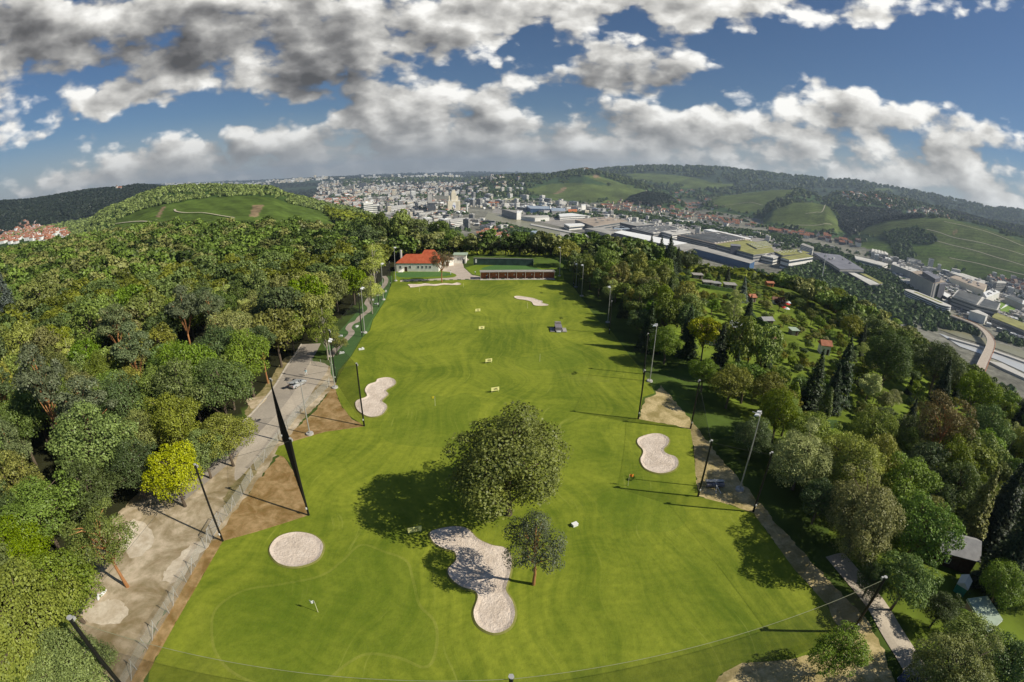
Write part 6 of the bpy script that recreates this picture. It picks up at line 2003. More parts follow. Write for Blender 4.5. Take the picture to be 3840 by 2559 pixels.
for k, (u, v, mt_, lab) in enumerate(((2918, 1146, 'roof white', 'white parasol left of the purple tree'), (2945, 1146, 'roof white', 'upper white parasol right of the purple tree'), (2950, 1156, 'red paint', 'upper red parasol in the gardens'), (2938, 1170, 'red paint', 'lower red parasol in the gardens'), (2948, 1174, 'roof white', 'lower white parasol beside the red one'), (2955, 1150, 'roof white', 'rightmost white parasol in the gardens'))):
    p = at(u, v)
    t = empty('parasol', (p.x, p.y, p.z), 0, lab, 'parasol', 'parasols in the garden')
    MB().tube((0, 0, -0.2), (0, 0, 2.5), 0.04).build('pole', 'white enamel', t)
    MB().tube((0, 0, 2.0), (0, 0, 2.75), 1.6, 0.05, 8).build('canopy', mt_, t)
# large pale green shed at the lower right
cs = [at(u, v, 3.0) for u, v in [(3632, 2239), (3701, 2237), (3761, 2325), (3711, 2365)]]
cx_, cy_ = sum(c.x for c in cs) / 4, sum(c.y for c in cs) / 4
zb = float(terrain(cx_, cy_))
t = empty('shed', (cx_, cy_, zb), 0, 'large shed with a pale mint green flat roof in the lower right', 'shed')
P4 = [(c.x - cx_, c.y - cy_) for c in cs]
MB().prism([(x * 0.92, y * 0.92) for x, y in P4], -1.2, 2.6).build('wall', 'plaster pink', t)
MB().prism(P4, 2.62, 2.85).build('roof', 'roof green', t)
MB().prism([(x * 1.015, y * 1.015) for x, y in P4], 2.50, 2.62).build('gutter', 'roof white', t)
p = at(3598, 2215)
t = empty('greenhouse', (p.x, p.y, p.z), 0.5, 'small white framed greenhouse beside the mint green roof', 'greenhouse')
MB().box(-1.2, 1.2, -0.9, 0.9, -0.5, 1.7).build('pane', 'teal tarp', t)
r_ = MB(); hip(r_, -1.2, 1.2, -0.9, 0.9, 1.7, 2.4, 0.1, gable=True); r_.build('roof', 'roof white', t)
p = at(3807, 2118)
t = empty('tent', (p.x, p.y, p.z), 0.4, 'dark blue tent cover with a pale edge at the right edge', 'tent')
r_ = MB(); hip(r_, -1.8, 1.8, -1.4, 1.4, 1.0, 2.6, 0.1, gable=True); r_.build('cover', 'blue tarp', t)
MB().path([(-1.9, -1.5, 0), (-1.9, -1.5, 1.0), (1.9, -1.5, 1.0), (1.9, -1.5, 0)], 0.05).path([(-1.9, 1.5, 0), (-1.9, 1.5, 1.0), (1.9, 1.5, 1.0), (1.9, 1.5, 0)], 0.05).build('frame', 'white enamel', t)
p = at(2655, 1290)
t = empty('pool', (p.x, p.y, p.z), -0.4, 'small teal covered basin beside the dark roofed house', 'basin')
MB().box(-1.4, 1.4, -1.0, 1.0, -0.3, 0.6).build('basin_wall', 'roof white', t)
MB().box(-1.25, 1.25, -0.85, 0.85, 0.6, 0.68).build('cover', 'teal tarp', t)
# hedges
for pts, lab in (([(2960, 1580), (3000, 1600), (3060, 1620), (3130, 1600)], 'long clipped hedge beyond the lower lawn'), ([(2615, 1075), (2660, 1084), (2745, 1096)], 'straight hedge below the joined grey sheds'), ([(2815, 1180), (2832, 1205), (2860, 1222), (2920, 1240)], 'curving low hedge round the middle garden')):
    W_ = [at(*q) for q in pts]
    rs = random.Random(len(lab))
    mb = MB()
    nseg = 0
    for i in range(len(W_) - 1):
        a, b_ = W_[i], W_[i + 1]
        k = max(2, int((b_ - a).length / 1.2))
        for j in range(k):
            p = a.lerp(b_, j / k); z = float(terrain(p.x, p.y)); s_ = rs.uniform(0.85, 1.15)
            q = a.lerp(b_, (j + 1.15) / k)
            dr = (q - p); dr.z = 0; nn = Vector((-dr.y, dr.x, 0)).normalized() * 0.6 * s_
            zt = z + 1.6 * s_
            mb.add([(p.x - nn.x, p.y - nn.y, z - .3), (p.x + nn.x, p.y + nn.y, z - .3), (q.x + nn.x, q.y + nn.y, z - .3), (q.x - nn.x, q.y - nn.y, z - .3), (p.x - nn.x * .8, p.y - nn.y * .8, zt), (p.x + nn.x * .8, p.y + nn.y * .8, zt + .05), (q.x + nn.x * .8, q.y + nn.y * .8, zt), (q.x - nn.x * .8, q.y - nn.y * .8, zt - .05)],
                   [(3, 2, 1, 0), (4, 5, 6, 7), (0, 1, 5, 4), (1, 2, 6, 5), (2, 3, 7, 6), (3, 0, 4, 7)])
    tag(mb.build('hedge', 'hedge green'), lab, 'hedge')


# ------------------------------------------------------------------ the valley: works, town, river, bridge
VZ = -150.0
plain('works wall', (0.34, 0.33, 0.31), 0.8, 0.12, 0.05)
plain('works wall white', (0.80, 0.78, 0.72), 0.8, 0.08, 0.05)
plain('works wall blue', (0.055, 0.12, 0.24), 0.6, 0.1, 0.05)
plain('works wall dark', (0.10, 0.10, 0.12), 0.7, 0.15, 0.05)
plain('works wall beige', (0.78, 0.70, 0.53), 0.8, 0.08, 0.05)
plain('works roof', (0.36, 0.345, 0.31), 0.85, 0.2, 0.03)
plain('works roof light', (0.56, 0.54, 0.49), 0.8, 0.15, 0.03)
plain('works roof white', (0.86, 0.86, 0.83), 0.6, 0.05, 0.03)
plain('works roof blue', (0.34, 0.40, 0.47), 0.5, 0.12, 0.03)
plain('works roof slate', (0.21, 0.205, 0.225), 0.5, 0.2, 0.03)
plain('works roof sedum', (0.27, 0.265, 0.085), 0.95, 0.25, 0.05)
plain('works roof brown', (0.38, 0.31, 0.24), 0.9, 0.2, 0.03)
plain('strip window', (0.06, 0.075, 0.09), 0.25, spec=0.5)
plain('town roof', (0.33, 0.145, 0.085), 0.9, 0.3, 0.2)
plain('town roof dark', (0.17, 0.115, 0.09), 0.9, 0.3, 0.2)
plain('town wall', (0.78, 0.74, 0.65), 0.85, 0.1, 0.2)
plain('sports grass', (0.16, 0.27, 0.02), 0.9)
plain('mural blue', (0.10, 0.14, 0.42), 0.7)
plain('mural green', (0.10, 0.17, 0.06), 0.7)
plain('orange steel', (0.60, 0.20, 0.06), 0.6)
plain('yard', (0.30, 0.28, 0.25), 0.9, 0.2, 0.05)


def quad_px(pts, z):
    return [Vector((*flat_at(u, v, z)[:2], 0)) for u, v in pts]


def ring(P, g):
    """Polygon moved outwards by g."""
    n = len(P)
    ar = sum(P[i].x * P[(i + 1) % n].y - P[(i + 1) % n].x * P[i].y for i in range(n))
    sg = 1 if ar > 0 else -1
    out = []
    for i in range(n):
        a, b_, c = P[i - 1], P[i], P[(i + 1) % n]
        n1 = Vector(((b_ - a).y, -(b_ - a).x, 0)).normalized() * sg
        n2 = Vector(((c - b_).y, -(c - b_).x, 0)).normalized() * sg
        k = (n1 + n2)
        k = k / max(0.35, k.length ** 2 / 2)
        out.append(b_ + k * g)
    return out


def block(name, cat, label, P, h, wall, roof, storeys=0, lights=0, saw=0, group=None, plant=0, z0=VZ, seed=0):
    """A works or office building over outline P."""
    rs = random.Random(seed or len(label) * 7 + int(P[0].x))
    c = sum(P, Vector((0, 0, 0))) / len(P)
    t = empty(name, (c.x, c.y, z0), 0, label, cat, group)
    Q = [p - c for p in P]
    MB().prism([(p.x, p.y) for p in Q], -2, h - 0.6).build('wall', wall, t)
    rf_ = MB().prism([(p.x, p.y) for p in ring(Q, 0.6)], h - 0.59, h + 0.25).build('roof', roof, t)
    for s_ in range(storeys):
        zb_ = h * (s_ + 0.35) / max(storeys, 1) * 0.96
        MB().prism([(p.x, p.y) for p in ring(Q, 0.25)], zb_, zb_ + h / max(storeys, 1) * 0.38, top=False).build('window_band', 'strip window', t)
    if len(Q) == 4 and (lights or saw or plant):
        a, b_, c_, d_ = Q

        def bil(s, r):
            return (a * (1 - s) + b_ * s) * (1 - r) + (d_ * (1 - s) + c_ * s) * r
        if saw:
            mb = MB()
            for i in range(saw):
                s0, s1 = 0.03 + 0.94 * i / saw, 0.03 + 0.94 * (i + 0.85) / saw
                p = [bil(s0, .06), bil(s1, .06), bil(s1, .94), bil(s0, .94)]
                zt = h + 0.26
                mb.add([(q.x, q.y, zt) for q in p] + [(p[0].x, p[0].y, zt + 3.0), (p[3].x, p[3].y, zt + 3.0)], [(0, 1, 4), (3, 5, 2), (4, 1, 2, 5), (0, 4, 5, 3)])
            mb.build('sawtooth_roof', 'works roof light', rf_)
        for i in range(lights):
            s = (i + 0.5) / lights
            for r in (0.2, 0.42, 0.64, 0.86)[:4 if lights > 8 else 2]:
                q = bil(s, r)
                k = 1.6
                MB().box(q.x - k, q.x + k, q.y - k, q.y + k, h + 0.26, h + 1.4).build('rooflight', 'works roof white', rf_)
        for i in range(plant):
            q = bil(rs.uniform(.15, .85), rs.uniform(.2, .8)); k = rs.uniform(2, 6); m_ = rs.uniform(2, 5)
            MB().box(q.x - k, q.x + k, q.y - m_, q.y + m_, h + 0.26, h + rs.uniform(2, 5)).build('roof_plant', rs.choice(['works wall white', 'works wall', 'works roof slate']), rf_)
    return t


B = [
    ([(2302, 872), (2332, 865), (2577, 912), (2510, 922)], 17, 'works wall dark', 'works roof white', 0, 0, 0, 0, 'very long hall with a gleaming white roof beside the canal'),
    ([(2193, 857), (2250, 853), (2312, 867), (2279, 877)], 16, 'works wall', 'works roof', 0, 0, 0, 0, 'grey flat hall left of the long white roof'),
    ([(2512, 924), (2580, 914), (2655, 929), (2557, 938)], 16, 'works wall', 'works roof', 0, 0, 0, 0, 'beige roofed hall joining the long white roof'),
    ([(2530, 935), (2565, 936), (2580, 942), (2545, 943)], 12, 'works wall blue', 'works roof blue', 0, 0, 0, 0, 'pale blue canopy hall behind the dark spruces'),
    ([(2596, 931), (2651, 930), (2830, 980), (2812, 988)], 17, 'works wall blue', 'works roof', 0, 0, 0, 0, 'long hall with a deep blue wall and grey roof'),
    ([(2157, 824), (2275, 813), (2355, 829), (2226, 849)], 18, 'works wall', 'works roof brown', 2, 0, 0, 10, 'wide tan roofed factory beyond the canal'),
    ([(2325, 835), (2400, 832), (2455, 841), (2385, 848)], 22, 'works wall dark', 'works roof', 3, 0, 0, 4, 'dark fronted block behind the tan factory roof'),
    ([(2369, 856), (2508, 845), (2581, 862), (2451, 876)], 20, 'works wall', 'works roof light', 3, 0, 9, 6, 'grey factory with serrated edge in the middle of the works'),
    ([(2480, 868), (2550, 862), (2590, 870), (2520, 880)], 24, 'works wall white', 'works roof light', 3, 0, 0, 3, 'small pale block among the factory roofs'),
    ([(2540, 883), (2696, 870), (2814, 899), (2685, 916)], 23, 'works wall', 'works roof brown', 4, 0, 12, 8, 'large factory with a beige roof and striped long front'),
    ([(2640, 862), (2665, 860), (2815, 895), (2800, 899)], 20, 'works wall white', 'works roof white', 0, 0, 0, 0, 'long thin white conveyor building behind the factory'),
    ([(2687, 917), (2790, 900), (2885, 918), (2905, 945), (2826, 955)], 23, 'works wall', 'works roof sedum', 3, 0, 0, 0, 'long front factory with a yellow green planted roof'),
    ([(2800, 912), (2872, 904), (2896, 922), (2838, 932)], 26, 'works wall', 'works roof sedum', 1, 12, 0, 0, 'yellow planted roof dotted with white rooflights'),
    ([(2740, 915), (2775, 918), (2778, 925), (2742, 922)], 33, 'works wall dark', 'works roof slate', 0, 0, 0, 0, 'dark roof house on the planted roof factory'),
    ([(2840, 955), (2905, 944), (2960, 954), (2900, 968)], 18, 'works wall white', 'works roof light', 2, 0, 0, 6, 'pale low works building beside the planted roof'),
    ([(2929, 966), (3019, 951), (3049, 962), (2960, 975)], 26, 'works wall white', 'works roof sedum', 2, 0, 0, 0, 'white works block with a bright green yellow roof'),
    ([(2905, 945), (2990, 935), (3035, 948), (2935, 958)], 24, 'works wall dark', 'works roof sedum', 0, 7, 0, 2, 'broad planted roof behind the white works block'),
    ([(3049, 947), (3149, 957), (3240, 1012), (3150, 1010)], 20, 'works wall', 'works roof slate', 1, 0, 0, 5, 'huge parallelogram hall with a ribbed slate blue roof'),
    ([(3182, 1023), (3205, 1024), (3300, 1066), (3262, 1068)], 13, 'works wall dark', 'works roof light', 0, 0, 0, 0, 'narrow wedge shaped pale roof below the slate hall'),
    ([(3225, 1026), (3245, 1028), (3310, 1062), (3298, 1064)], 14, 'works wall', 'works roof sedum', 0, 0, 0, 0, 'narrow planted roof strip below the slate hall'),
    ([(3419, 1020), (3452, 1016), (3545, 1057), (3500, 1063)], 44, 'works wall', 'works roof brown', 0, 0, 0, 0, 'very tall windowless grey works block near the oval car park'),
    ([(3460, 1018), (3478, 1016), (3528, 1042), (3508, 1047)], 54, 'works wall dark', 'works roof slate', 0, 0, 0, 0, 'dark rooftop storey on the very tall grey block'),
    ([(3521, 1058), (3545, 1056), (3548, 1064), (3524, 1066)], 42, 'works wall dark', 'works roof slate', 0, 0, 0, 0, 'narrow dark tower at the end of the very tall block'),
    ([(3343, 991), (3356, 983), (3440, 1012), (3423, 1021)], 30, 'works wall', 'works roof light', 0, 0, 0, 10, 'grey works building with much white roof plant'),
    ([(3376, 1046), (3415, 1050), (3473, 1080), (3433, 1082)], 12, 'works wall white', 'works roof', 0, 0, 0, 0, 'low shed with pale roof between tall block and car park'),
    ([(3330, 1010), (3375, 1022), (3415, 1048), (3375, 1042)], 10, 'works wall', 'works roof light', 0, 0, 0, 9, 'low pale works yard building at the foot of the tall block'),
    ([(3505, 1088), (3522, 1086), (3565, 1108), (3552, 1116)], 14, 'works wall dark', 'works roof white', 0, 0, 0, 0, 'dark shed with white ribs beside the sawtooth factory'),
    ([(3571, 1112), (3592, 1088), (3690, 1116), (3668, 1146)], 24, 'works wall', 'works roof light', 3, 0, 9, 0, 'large sawtooth roofed factory at the far right'),
    ([(3668, 1146), (3692, 1118), (3752, 1140), (3742, 1164)], 24, 'works wall', 'works roof light', 3, 0, 6, 0, 'second sawtooth bay joined to the large factory'),
    ([(3562, 1040), (3582, 1034), (3702, 1068), (3690, 1090)], 20, 'works wall beige', 'works roof brown', 0, 0, 0, 12, 'long brown factory front behind the sawtooth factory'),
    ([(3560, 1022), (3653, 1030), (3704, 1048), (3690, 1066)], 18, 'works wall', 'works roof light', 0, 0, 0, 8, 'broad grey roofed works below the vineyard'),
    ([(3743, 1053), (3777, 1056), (3772, 1063), (3738, 1061)], 34, 'works wall', 'works roof light', 6, 0, 0, 0, 'grey slab block of flats near the right edge'),
    ([(3637, 1166), (3668, 1163), (3705, 1181), (3697, 1186)], 18, 'works wall white', 'works roof light', 0, 0, 0, 0, 'pale gabled warehouse beside the canal road'),
    ([(3720, 1190), (3735, 1172), (3845, 1215), (3842, 1240)], 16, 'works wall', 'works roof sedum', 1, 0, 0, 0, 'long low works building with grassy roof at the right edge'),
    ([(3688, 1098), (3722, 1083), (3750, 1096), (3700, 1116)], 22, 'works wall white', 'works roof white', 0, 0, 0, 6, 'white roofed block between sawtooth and brown factories'),
    ([(3770, 1112), (3790, 1106), (3840, 1128), (3838, 1142)], 18, 'works wall', 'works roof white', 0, 0, 5, 0, 'row of white roof ribs right of the sports field'),
    ([(3408, 960), (3425, 958), (3492, 975), (3480, 985)], 18, 'works wall white', 'works roof', 4, 0, 0, 0, 'long office building with white floor bands below the vineyard'),
    ([(3003, 917), (3012, 913), (3052, 927), (3048, 933)], 24, 'works wall white', 'works roof', 5, 0, 0, 0, 'banded office slab behind the slate hall'),
    ([(1684, 823), (1755, 817), (1762, 823), (1690, 832)], 24, 'works wall white', 'works roof light', 4, 0, 0, 0, 'white office building with dark window bands in front of the grain silo'),
    ([(1642, 787), (1676, 792), (1676, 798), (1642, 794)], 20, 'works wall blue', 'works roof slate', 0, 0, 0, 0, 'dark blue shed left of the grain silo'),
    ([(1604, 756), (1630, 756), (1631, 762), (1605, 762)], 50, 'works wall', 'works roof', 0, 0, 0, 0, 'grey silo block left of the grain silo'),
    ([(1603, 728), (1618, 727), (1620, 730), (1604, 731)], 80, 'works wall', 'works roof', 0, 0, 0, 0, 'taller grey silo standing behind the grey block'),
    ([(1527, 755), (1556, 752), (1557, 757), (1528, 760)], 26, 'works wall beige', 'works roof light', 3, 0, 0, 0, 'cream yellow block in the middle of the town'),
    ([(1402, 766), (1420, 764), (1421, 769), (1403, 771)], 34, 'works wall white', 'works roof white', 4, 0, 0, 0, 'white cube block left of the town centre'),
    ([(1445, 775), (1520, 768), (1522, 776), (1448, 783)], 24, 'works wall white', 'works roof light', 4, 0, 0, 0, 'long white stepped office block in the town'),
    ([(1356, 778), (1400, 775), (1402, 780), (1358, 784)], 20, 'works wall white', 'works roof white', 3, 0, 0, 0, 'bright white banded block at the left of the town'),
    ([(1974, 772), (2060, 775), (2072, 785), (1990, 783)], 20, 'works wall blue', 'works roof blue', 0, 0, 0, 0, 'hall with a wavy pale blue roof at the harbour'),
    ([(2064, 780), (2120, 782), (2119, 792), (2070, 792)], 18, 'works wall', 'works roof blue', 0, 0, 0, 0, 'pale grey blue hall right of the wavy roof'),
    ([(1882, 785), (1940, 790), (1958, 798), (1938, 800)], 26, 'works wall', 'works roof', 0, 0, 0, 0, 'large windowless grey warehouse at the harbour basin'),
    ([(1938, 792), (1958, 791), (1952, 798), (1938, 799)], 28, 'works wall white', 'works roof white', 0, 0, 0, 0, 'white end block of the harbour warehouse'),
    ([(1955, 812), (2055, 808), (2060, 815), (2006, 817)], 15, 'works wall white', 'works roof light', 0, 0, 0, 0, 'long white walled depot before the harbour trees'),
    ([(2095, 803), (2145, 800), (2195, 808), (2100, 812)], 16, 'works wall white', 'works roof white', 2, 0, 0, 0, 'white banded office with long low wings at the harbour'),
    ([(2115, 840), (2185, 838), (2192, 844), (2135, 849)], 14, 'works wall white', 'works roof white', 1, 0, 0, 0, 'white roofed depot on the canal quay'),
    ([(2130, 786), (2163, 785), (2164, 790), (2132, 791)], 15, 'orange steel', 'orange steel', 0, 0, 0, 0, 'orange red shed at the harbour'),
    ([(2180, 768), (2196, 767), (2197, 771), (2181, 772)], 24, 'works wall white', 'works roof white', 0, 0, 0, 0, 'white cube building near the reddish town'),
    ([(1843, 860), (1850, 860), (1851, 864), (1844, 864)], 32, 'town roof', 'town roof dark', 0, 0, 0, 0, 'small red brick tower at the edge of the wood'),
    ([(2220, 910), (2300, 925), (2330, 940), (2240, 935)], 10, 'works wall', 'works roof light', 0, 0, 0, 0, 'low pale roofed depot just beyond the tree line'),
    ([(2100, 870), (2170, 890), (2180, 905), (2100, 890)], 9, 'works wall', 'works roof', 0, 0, 0, 0, 'grey depot roof on the near canal bank'),
    ([(1990, 865), (2040, 868), (2050, 880), (2000, 880)], 9, 'works wall white', 'works roof blue', 0, 0, 0, 0, 'depot with pale blue rooflight strip by the canal'),
    ([(2180, 908), (2240, 905), (2310, 940), (2280, 955)], 9, 'works wall', 'works roof light', 0, 0, 0, 0, 'large pale roof rising behind the near trees'),
    ([(3440, 948), (3480, 948), (3490, 955), (3450, 957)], 12, 'works wall', 'works roof white', 0, 0, 0, 0, 'white fan shaped roof below the vineyard edge'),
    ([(3270, 935), (3330, 945), (3330, 957), (3265, 947)], 13, 'works wall', 'works roof light', 1, 0, 5, 0, 'row of low serrated sheds below the wooded gap'),
    ([(3205, 960), (3270, 975), (3330, 990), (3310, 998), (3210, 972)], 18, 'works wall white', 'works roof light', 2, 0, 0, 0, 'pale works range between slate hall and vineyard'),
]
for pts, h_, wl, rf_, st, li, sw, pl_, lab in B:
    P = quad_px(pts, VZ + h_)
    block('works_building', 'building', lab, P, h_, wl, rf_, st, li, sw, None, pl_)

for (u, v, wl, lab) in ((1316, 716, 'works wall beige', 'far square cream slab tower above the town'), (1361, 706, 'works wall', 'far grey slab tower right of the cream one'), (1222, 712, 'works wall white', 'far thin white tower left of the cream slab')):
    q = at(u, v); d = math.hypot(q.x, q.y); w_ = d / 1783 * (13 if wl != 'works wall white' else 6)
    block('works_building', 'building', lab, [Vector((q.x - w_, q.y - 10, 0)), Vector((q.x + w_, q.y - 10, 0)), Vector((q.x + w_, q.y + 20, 0)), Vector((q.x - w_, q.y + 20, 0))], d / 1783 * 19, wl, 'works roof light', 5, z0=q.z)
# grain silo with its stepped tower
a = flat_at(1680, 797, VZ); b_ = flat_at(1727, 797, VZ)
L = (b_ - a).length
rz = math.atan2(b_.y - a.y, b_.x - a.x)
t = empty('grain_silo', (a.x, a.y, VZ), rz + 0.38, 'tall cream grain silo with a stepped tower and a painted front', 'silo')
MB().box(0, L, 0, 30, -2, 52).build('wall', 'works wall beige', t)
MB().box(-0.6, L + .6, -0.6, 30.6, 52, 53.5).build('cornice', 'works wall white', t)
MB().box(L * .30, L * .70, 4, 26, 53.5, 88).build('tower', 'works wall beige', t)
MB().box(L * .10, L * .295, 8, 24, 53.5, 76).build('shoulder', 'works wall beige', t)
MB().box(L * .705, L * .86, 8, 24, 53.5, 74).build('shoulder', 'works wall beige', t)
MB().box(L * .285, L * .715, 3.5, 26.5, 88, 89.5).box(L * .38, L * .62, 8, 22, 89.5, 101).build('tower_head', 'works wall beige', t)
for i in range(2):
    for j in range(12):
        MB().box(L * (.70 + .10 * i), L * (.70 + .10 * i) + 2.2, -0.3, -0.01, 6 + j * 3.6, 7.8 + j * 3.6).build('window', 'strip window', t)
mb = MB()
for s_, (x0, x1, z0, z1) in enumerate(((.34, .62, 12, 46), (.40, .58, 14, 40))):
    pass
MB().add([(L * .36, -.35, 12), (L * .62, -.35, 16), (L * .64, -.35, 38), (L * .52, -.35, 47), (L * .38, -.35, 40)], [(0, 1, 2, 3, 4)]).build('mural', 'works roof white', t)
MB().add([(L * .33, -.5, 12), (L * .43, -.5, 12), (L * .43, -.5, 24), (L * .34, -.5, 22)], [(0, 1, 2, 3)]).build('mural', 'mural green', t)
MB().add([(L * .54, -.5, 15), (L * .60, -.5, 26), (L * .58, -.5, 33), (L * .50, -.5, 30), (L * .36, -.5, 26), (L * .43, -.5, 34)], [(0, 1, 2, 3), (3, 4, 5)]).build('mural', 'mural blue', t)
a = flat_at(1704, 808, VZ); b_ = flat_at(1746, 808, VZ)
L = (b_ - a).length
t = empty('twin_arch_hall', (a.x, a.y, VZ), math.atan2(b_.y - a.y, b_.x - a.x), 'twin white barrel vaults in front of the grain silo', 'hall')
for k in (0, 1):
    r = L / 4; cx0 = r + 2 * r * k
    n_ = 14
    vs_ = []
    for i in range(n_ + 1):
        th_ = math.pi * i / n_
        for rr_, y in ((r, 0), (r, 30), (r - 2.2, 0), (r - 2.2, 30)):
            vs_.append((cx0 - rr_ * math.cos(th_), y, 3 + 1.15 * rr_ * math.sin(th_)))
    fs_ = []
    for i in range(n_):
        q = 4 * i
        fs_ += [(q, q + 1, q + 5, q + 4), (q + 2, q + 6, q + 7, q + 3), (q, q + 4, q + 6, q + 2), (q + 1, q + 3, q + 7, q + 5)]
    MB().add(vs_, fs_).build('vault', 'works roof white', t)
    MB().add([(cx0 - (r - 2.2) * math.cos(math.pi * i / n_), 2, 3 + 1.15 * (r - 2.2) * math.sin(math.pi * i / n_)) for i in range(n_ + 1)], [tuple(range(n_, -1, -1))]).build('end_wall', 'works wall', t)

# oval car park
A_ = quad_px([(3422, 1094), (3536, 1141)], VZ + 20)
ax_ = (A_[1] - A_[0]); L = ax_.length
t = empty('oval_car_park', (A_[0].x, A_[0].y, VZ), math.atan2(ax_.y, ax_.x), 'rounded multi storey car park with white bands and a pale roof deck', 'car park')


def stadium(L_, r, g=0.0, n=14):
    P = []
    for i in range(n + 1):
        th_ = -math.pi / 2 + math.pi * i / n
        P.append((L_ + (r + g) * math.cos(th_), (r + g) * math.sin(th_)))
    for i in range(n + 1):
        th_ = math.pi / 2 + math.pi * i / n
        P.append(((r + g) * math.cos(th_), (r + g) * math.sin(th_)))
    return P


RR = 19.0
MB().prism(stadium(L, RR, -1.5), -2, 19.4).build('storeys', 'works wall dark', t)
for i in range(6):
    z_ = i * 3.9
    MB().prism(stadium(L, RR), z_ - 0.4, z_ + 1.0).build('parapet_band', 'works roof white' if i < 5 else 'works roof light', t)
MB().prism(stadium(L * .8, 5.5), 20.52, 20.9).build('roof_garden', 'works roof sedum', t).location = (L * .1, 2, 0)
# mast tower beside
for (u, v, h_, r_, lab) in ((3505, 1108, 32, 3.0, 'white round tower behind the oval car park'), (2062, 800, 36, 4.0, 'white cylindrical silo at the wavy roof'), (1751, 800, 38, 4.0, 'slim white silo right of the grain silo'), (3080, 1056, 62, 0.9, 'tall slender lattice mast rising in front of the slate hall')):
    q = flat_at(u, v, VZ)
    t = empty('tower', (q.x, q.y, VZ), 0, lab, 'tower')
    MB().tube((0, 0, -1), (0, 0, h_), r_, r_ * 0.9, 14).build('shaft', 'works wall white', t)
    MB().tube((0, 0, h_), (0, 0, h_ + 2), r_ * 1.05, r_ * 0.6, 14).build('cap', 'works roof light', t)
# harbour cranes
for (u, v, lab, mt_) in ((1905, 757, 'yellow green gantry crane at the harbour', 'stick'), (1935, 756, 'second gantry crane at the harbour', 'stick'), (1852, 770, 'orange gantry crane beside the scrap yard', 'orange steel'), (2330, 880, 'pale blue canal crane before the white roof hall', 'works roof blue')):
    q = flat_at(u, v + 6, VZ)
    t = empty('gantry_crane', (q.x, q.y, VZ), 0.4, lab, 'crane')
    for sx in (-1, 1):
        for y in (0, 8):
            MB().path([(sx * 14, y, 0), (sx * 12, y, 22)], 0.8).build('leg', mt_, t)
    MB().box(-30, 30, -0.8, 8.8, 22, 24.5).path([(-30, 4, 24), (0, 4, 32), (30, 4, 24)], 0.5).build('boom', mt_, t)
    MB().box(-3, 3, 1, 7, 19, 21.9).build('cab', 'works wall white', t)

# water, quays, sports field, yards
def vsheet(name, pts, mat, z, kind='structure'):
    me_pts = [flat_at(u, v, VZ + z) for u, v in pts]
    return sheet(name, [(p.x, p.y) for p in me_pts], mat, VZ + z, kind=kind)


vsheet('yard', [(1760, 770), (2000, 770), (2250, 800), (2700, 860), (2900, 900), (2960, 975), (2830, 995), (2600, 950), (2400, 905), (2100, 850), (1900, 805), (1740, 790)], 'yard', 0.4)
vsheet('yard', [(3330, 985), (3600, 1010), (3850, 1090), (3850, 1260), (3700, 1200), (3500, 1110), (3350, 1050)], 'yard', 0.4)
vsheet('river_water', [(1742, 790), (1800, 790), (1870, 803), (2000, 838), (2070, 858), (2300, 906), (2440, 936), (2560, 965), (2700, 1010), (2700, 1050), (2540, 1000), (2400, 965), (2200, 915), (2030, 872), (1920, 842), (1800, 818), (1744, 805)], 'water', 0.9)
vsheet('river_water', [(3520, 1235), (3600, 1240), (3740, 1287), (3860, 1322), (3860, 1352), (3740, 1308), (3600, 1265)], 'water', 0.9)
vsheet('canal_water', [(3520, 1250), (3600, 1277), (3720, 1313), (3860, 1366), (3860, 1405), (3740, 1350), (3600, 1300)], 'canal water', 0.9)
vsheet('sports_field', [(3745, 1130), (3825, 1147), (3785, 1176), (3752, 1166)], 'sports grass', 0.8)
for i in range(6):
    u0, v0 = 3752 + i * 5, 1160 - i * 4.5
    P = quad_px([(u0, v0), (u0 + 34, v0 - 17), (u0 + 35, v0 - 16), (u0 + 1, v0 + 1)], VZ)
    o = MB().prism([(p.x, p.y) for p in P], VZ + 0.81, VZ + 1.4).build('field_bench', 'works roof white')
    tag(o, '%swhite bar on the small sports field counted from its lower left' % ('first ', 'second ', 'third ', 'fourth ', 'fifth ', 'sixth ')[i], 'bench', 'white bars on the sports field')
for pts in ([(1990, 838), (2300, 901), (2560, 957), (2560, 962), (2300, 907), (1990, 843)], [(3560, 1262), (3600, 1274), (3720, 1308), (3860, 1358), (3860, 1364), (3720, 1314), (3600, 1279), (3560, 1267)], [(3700, 1350), (3760, 1362), (3860, 1412), (3860, 1425), (3760, 1380)]):
    P = quad_px(pts, VZ + 4)
    o = MB().prism([(p.x, p.y) for p in P], VZ - 1, VZ + 3.5).build('quay_wall', 'concrete')
    tag(o, {0: 'long grey quay wall along the canal before the white roof hall', 1: 'narrow mole between river and canal at the right', 2: 'low grey quay on the near bank at the right edge'}[[1990, 3560, 3700].index(pts[0][0])], 'quay')
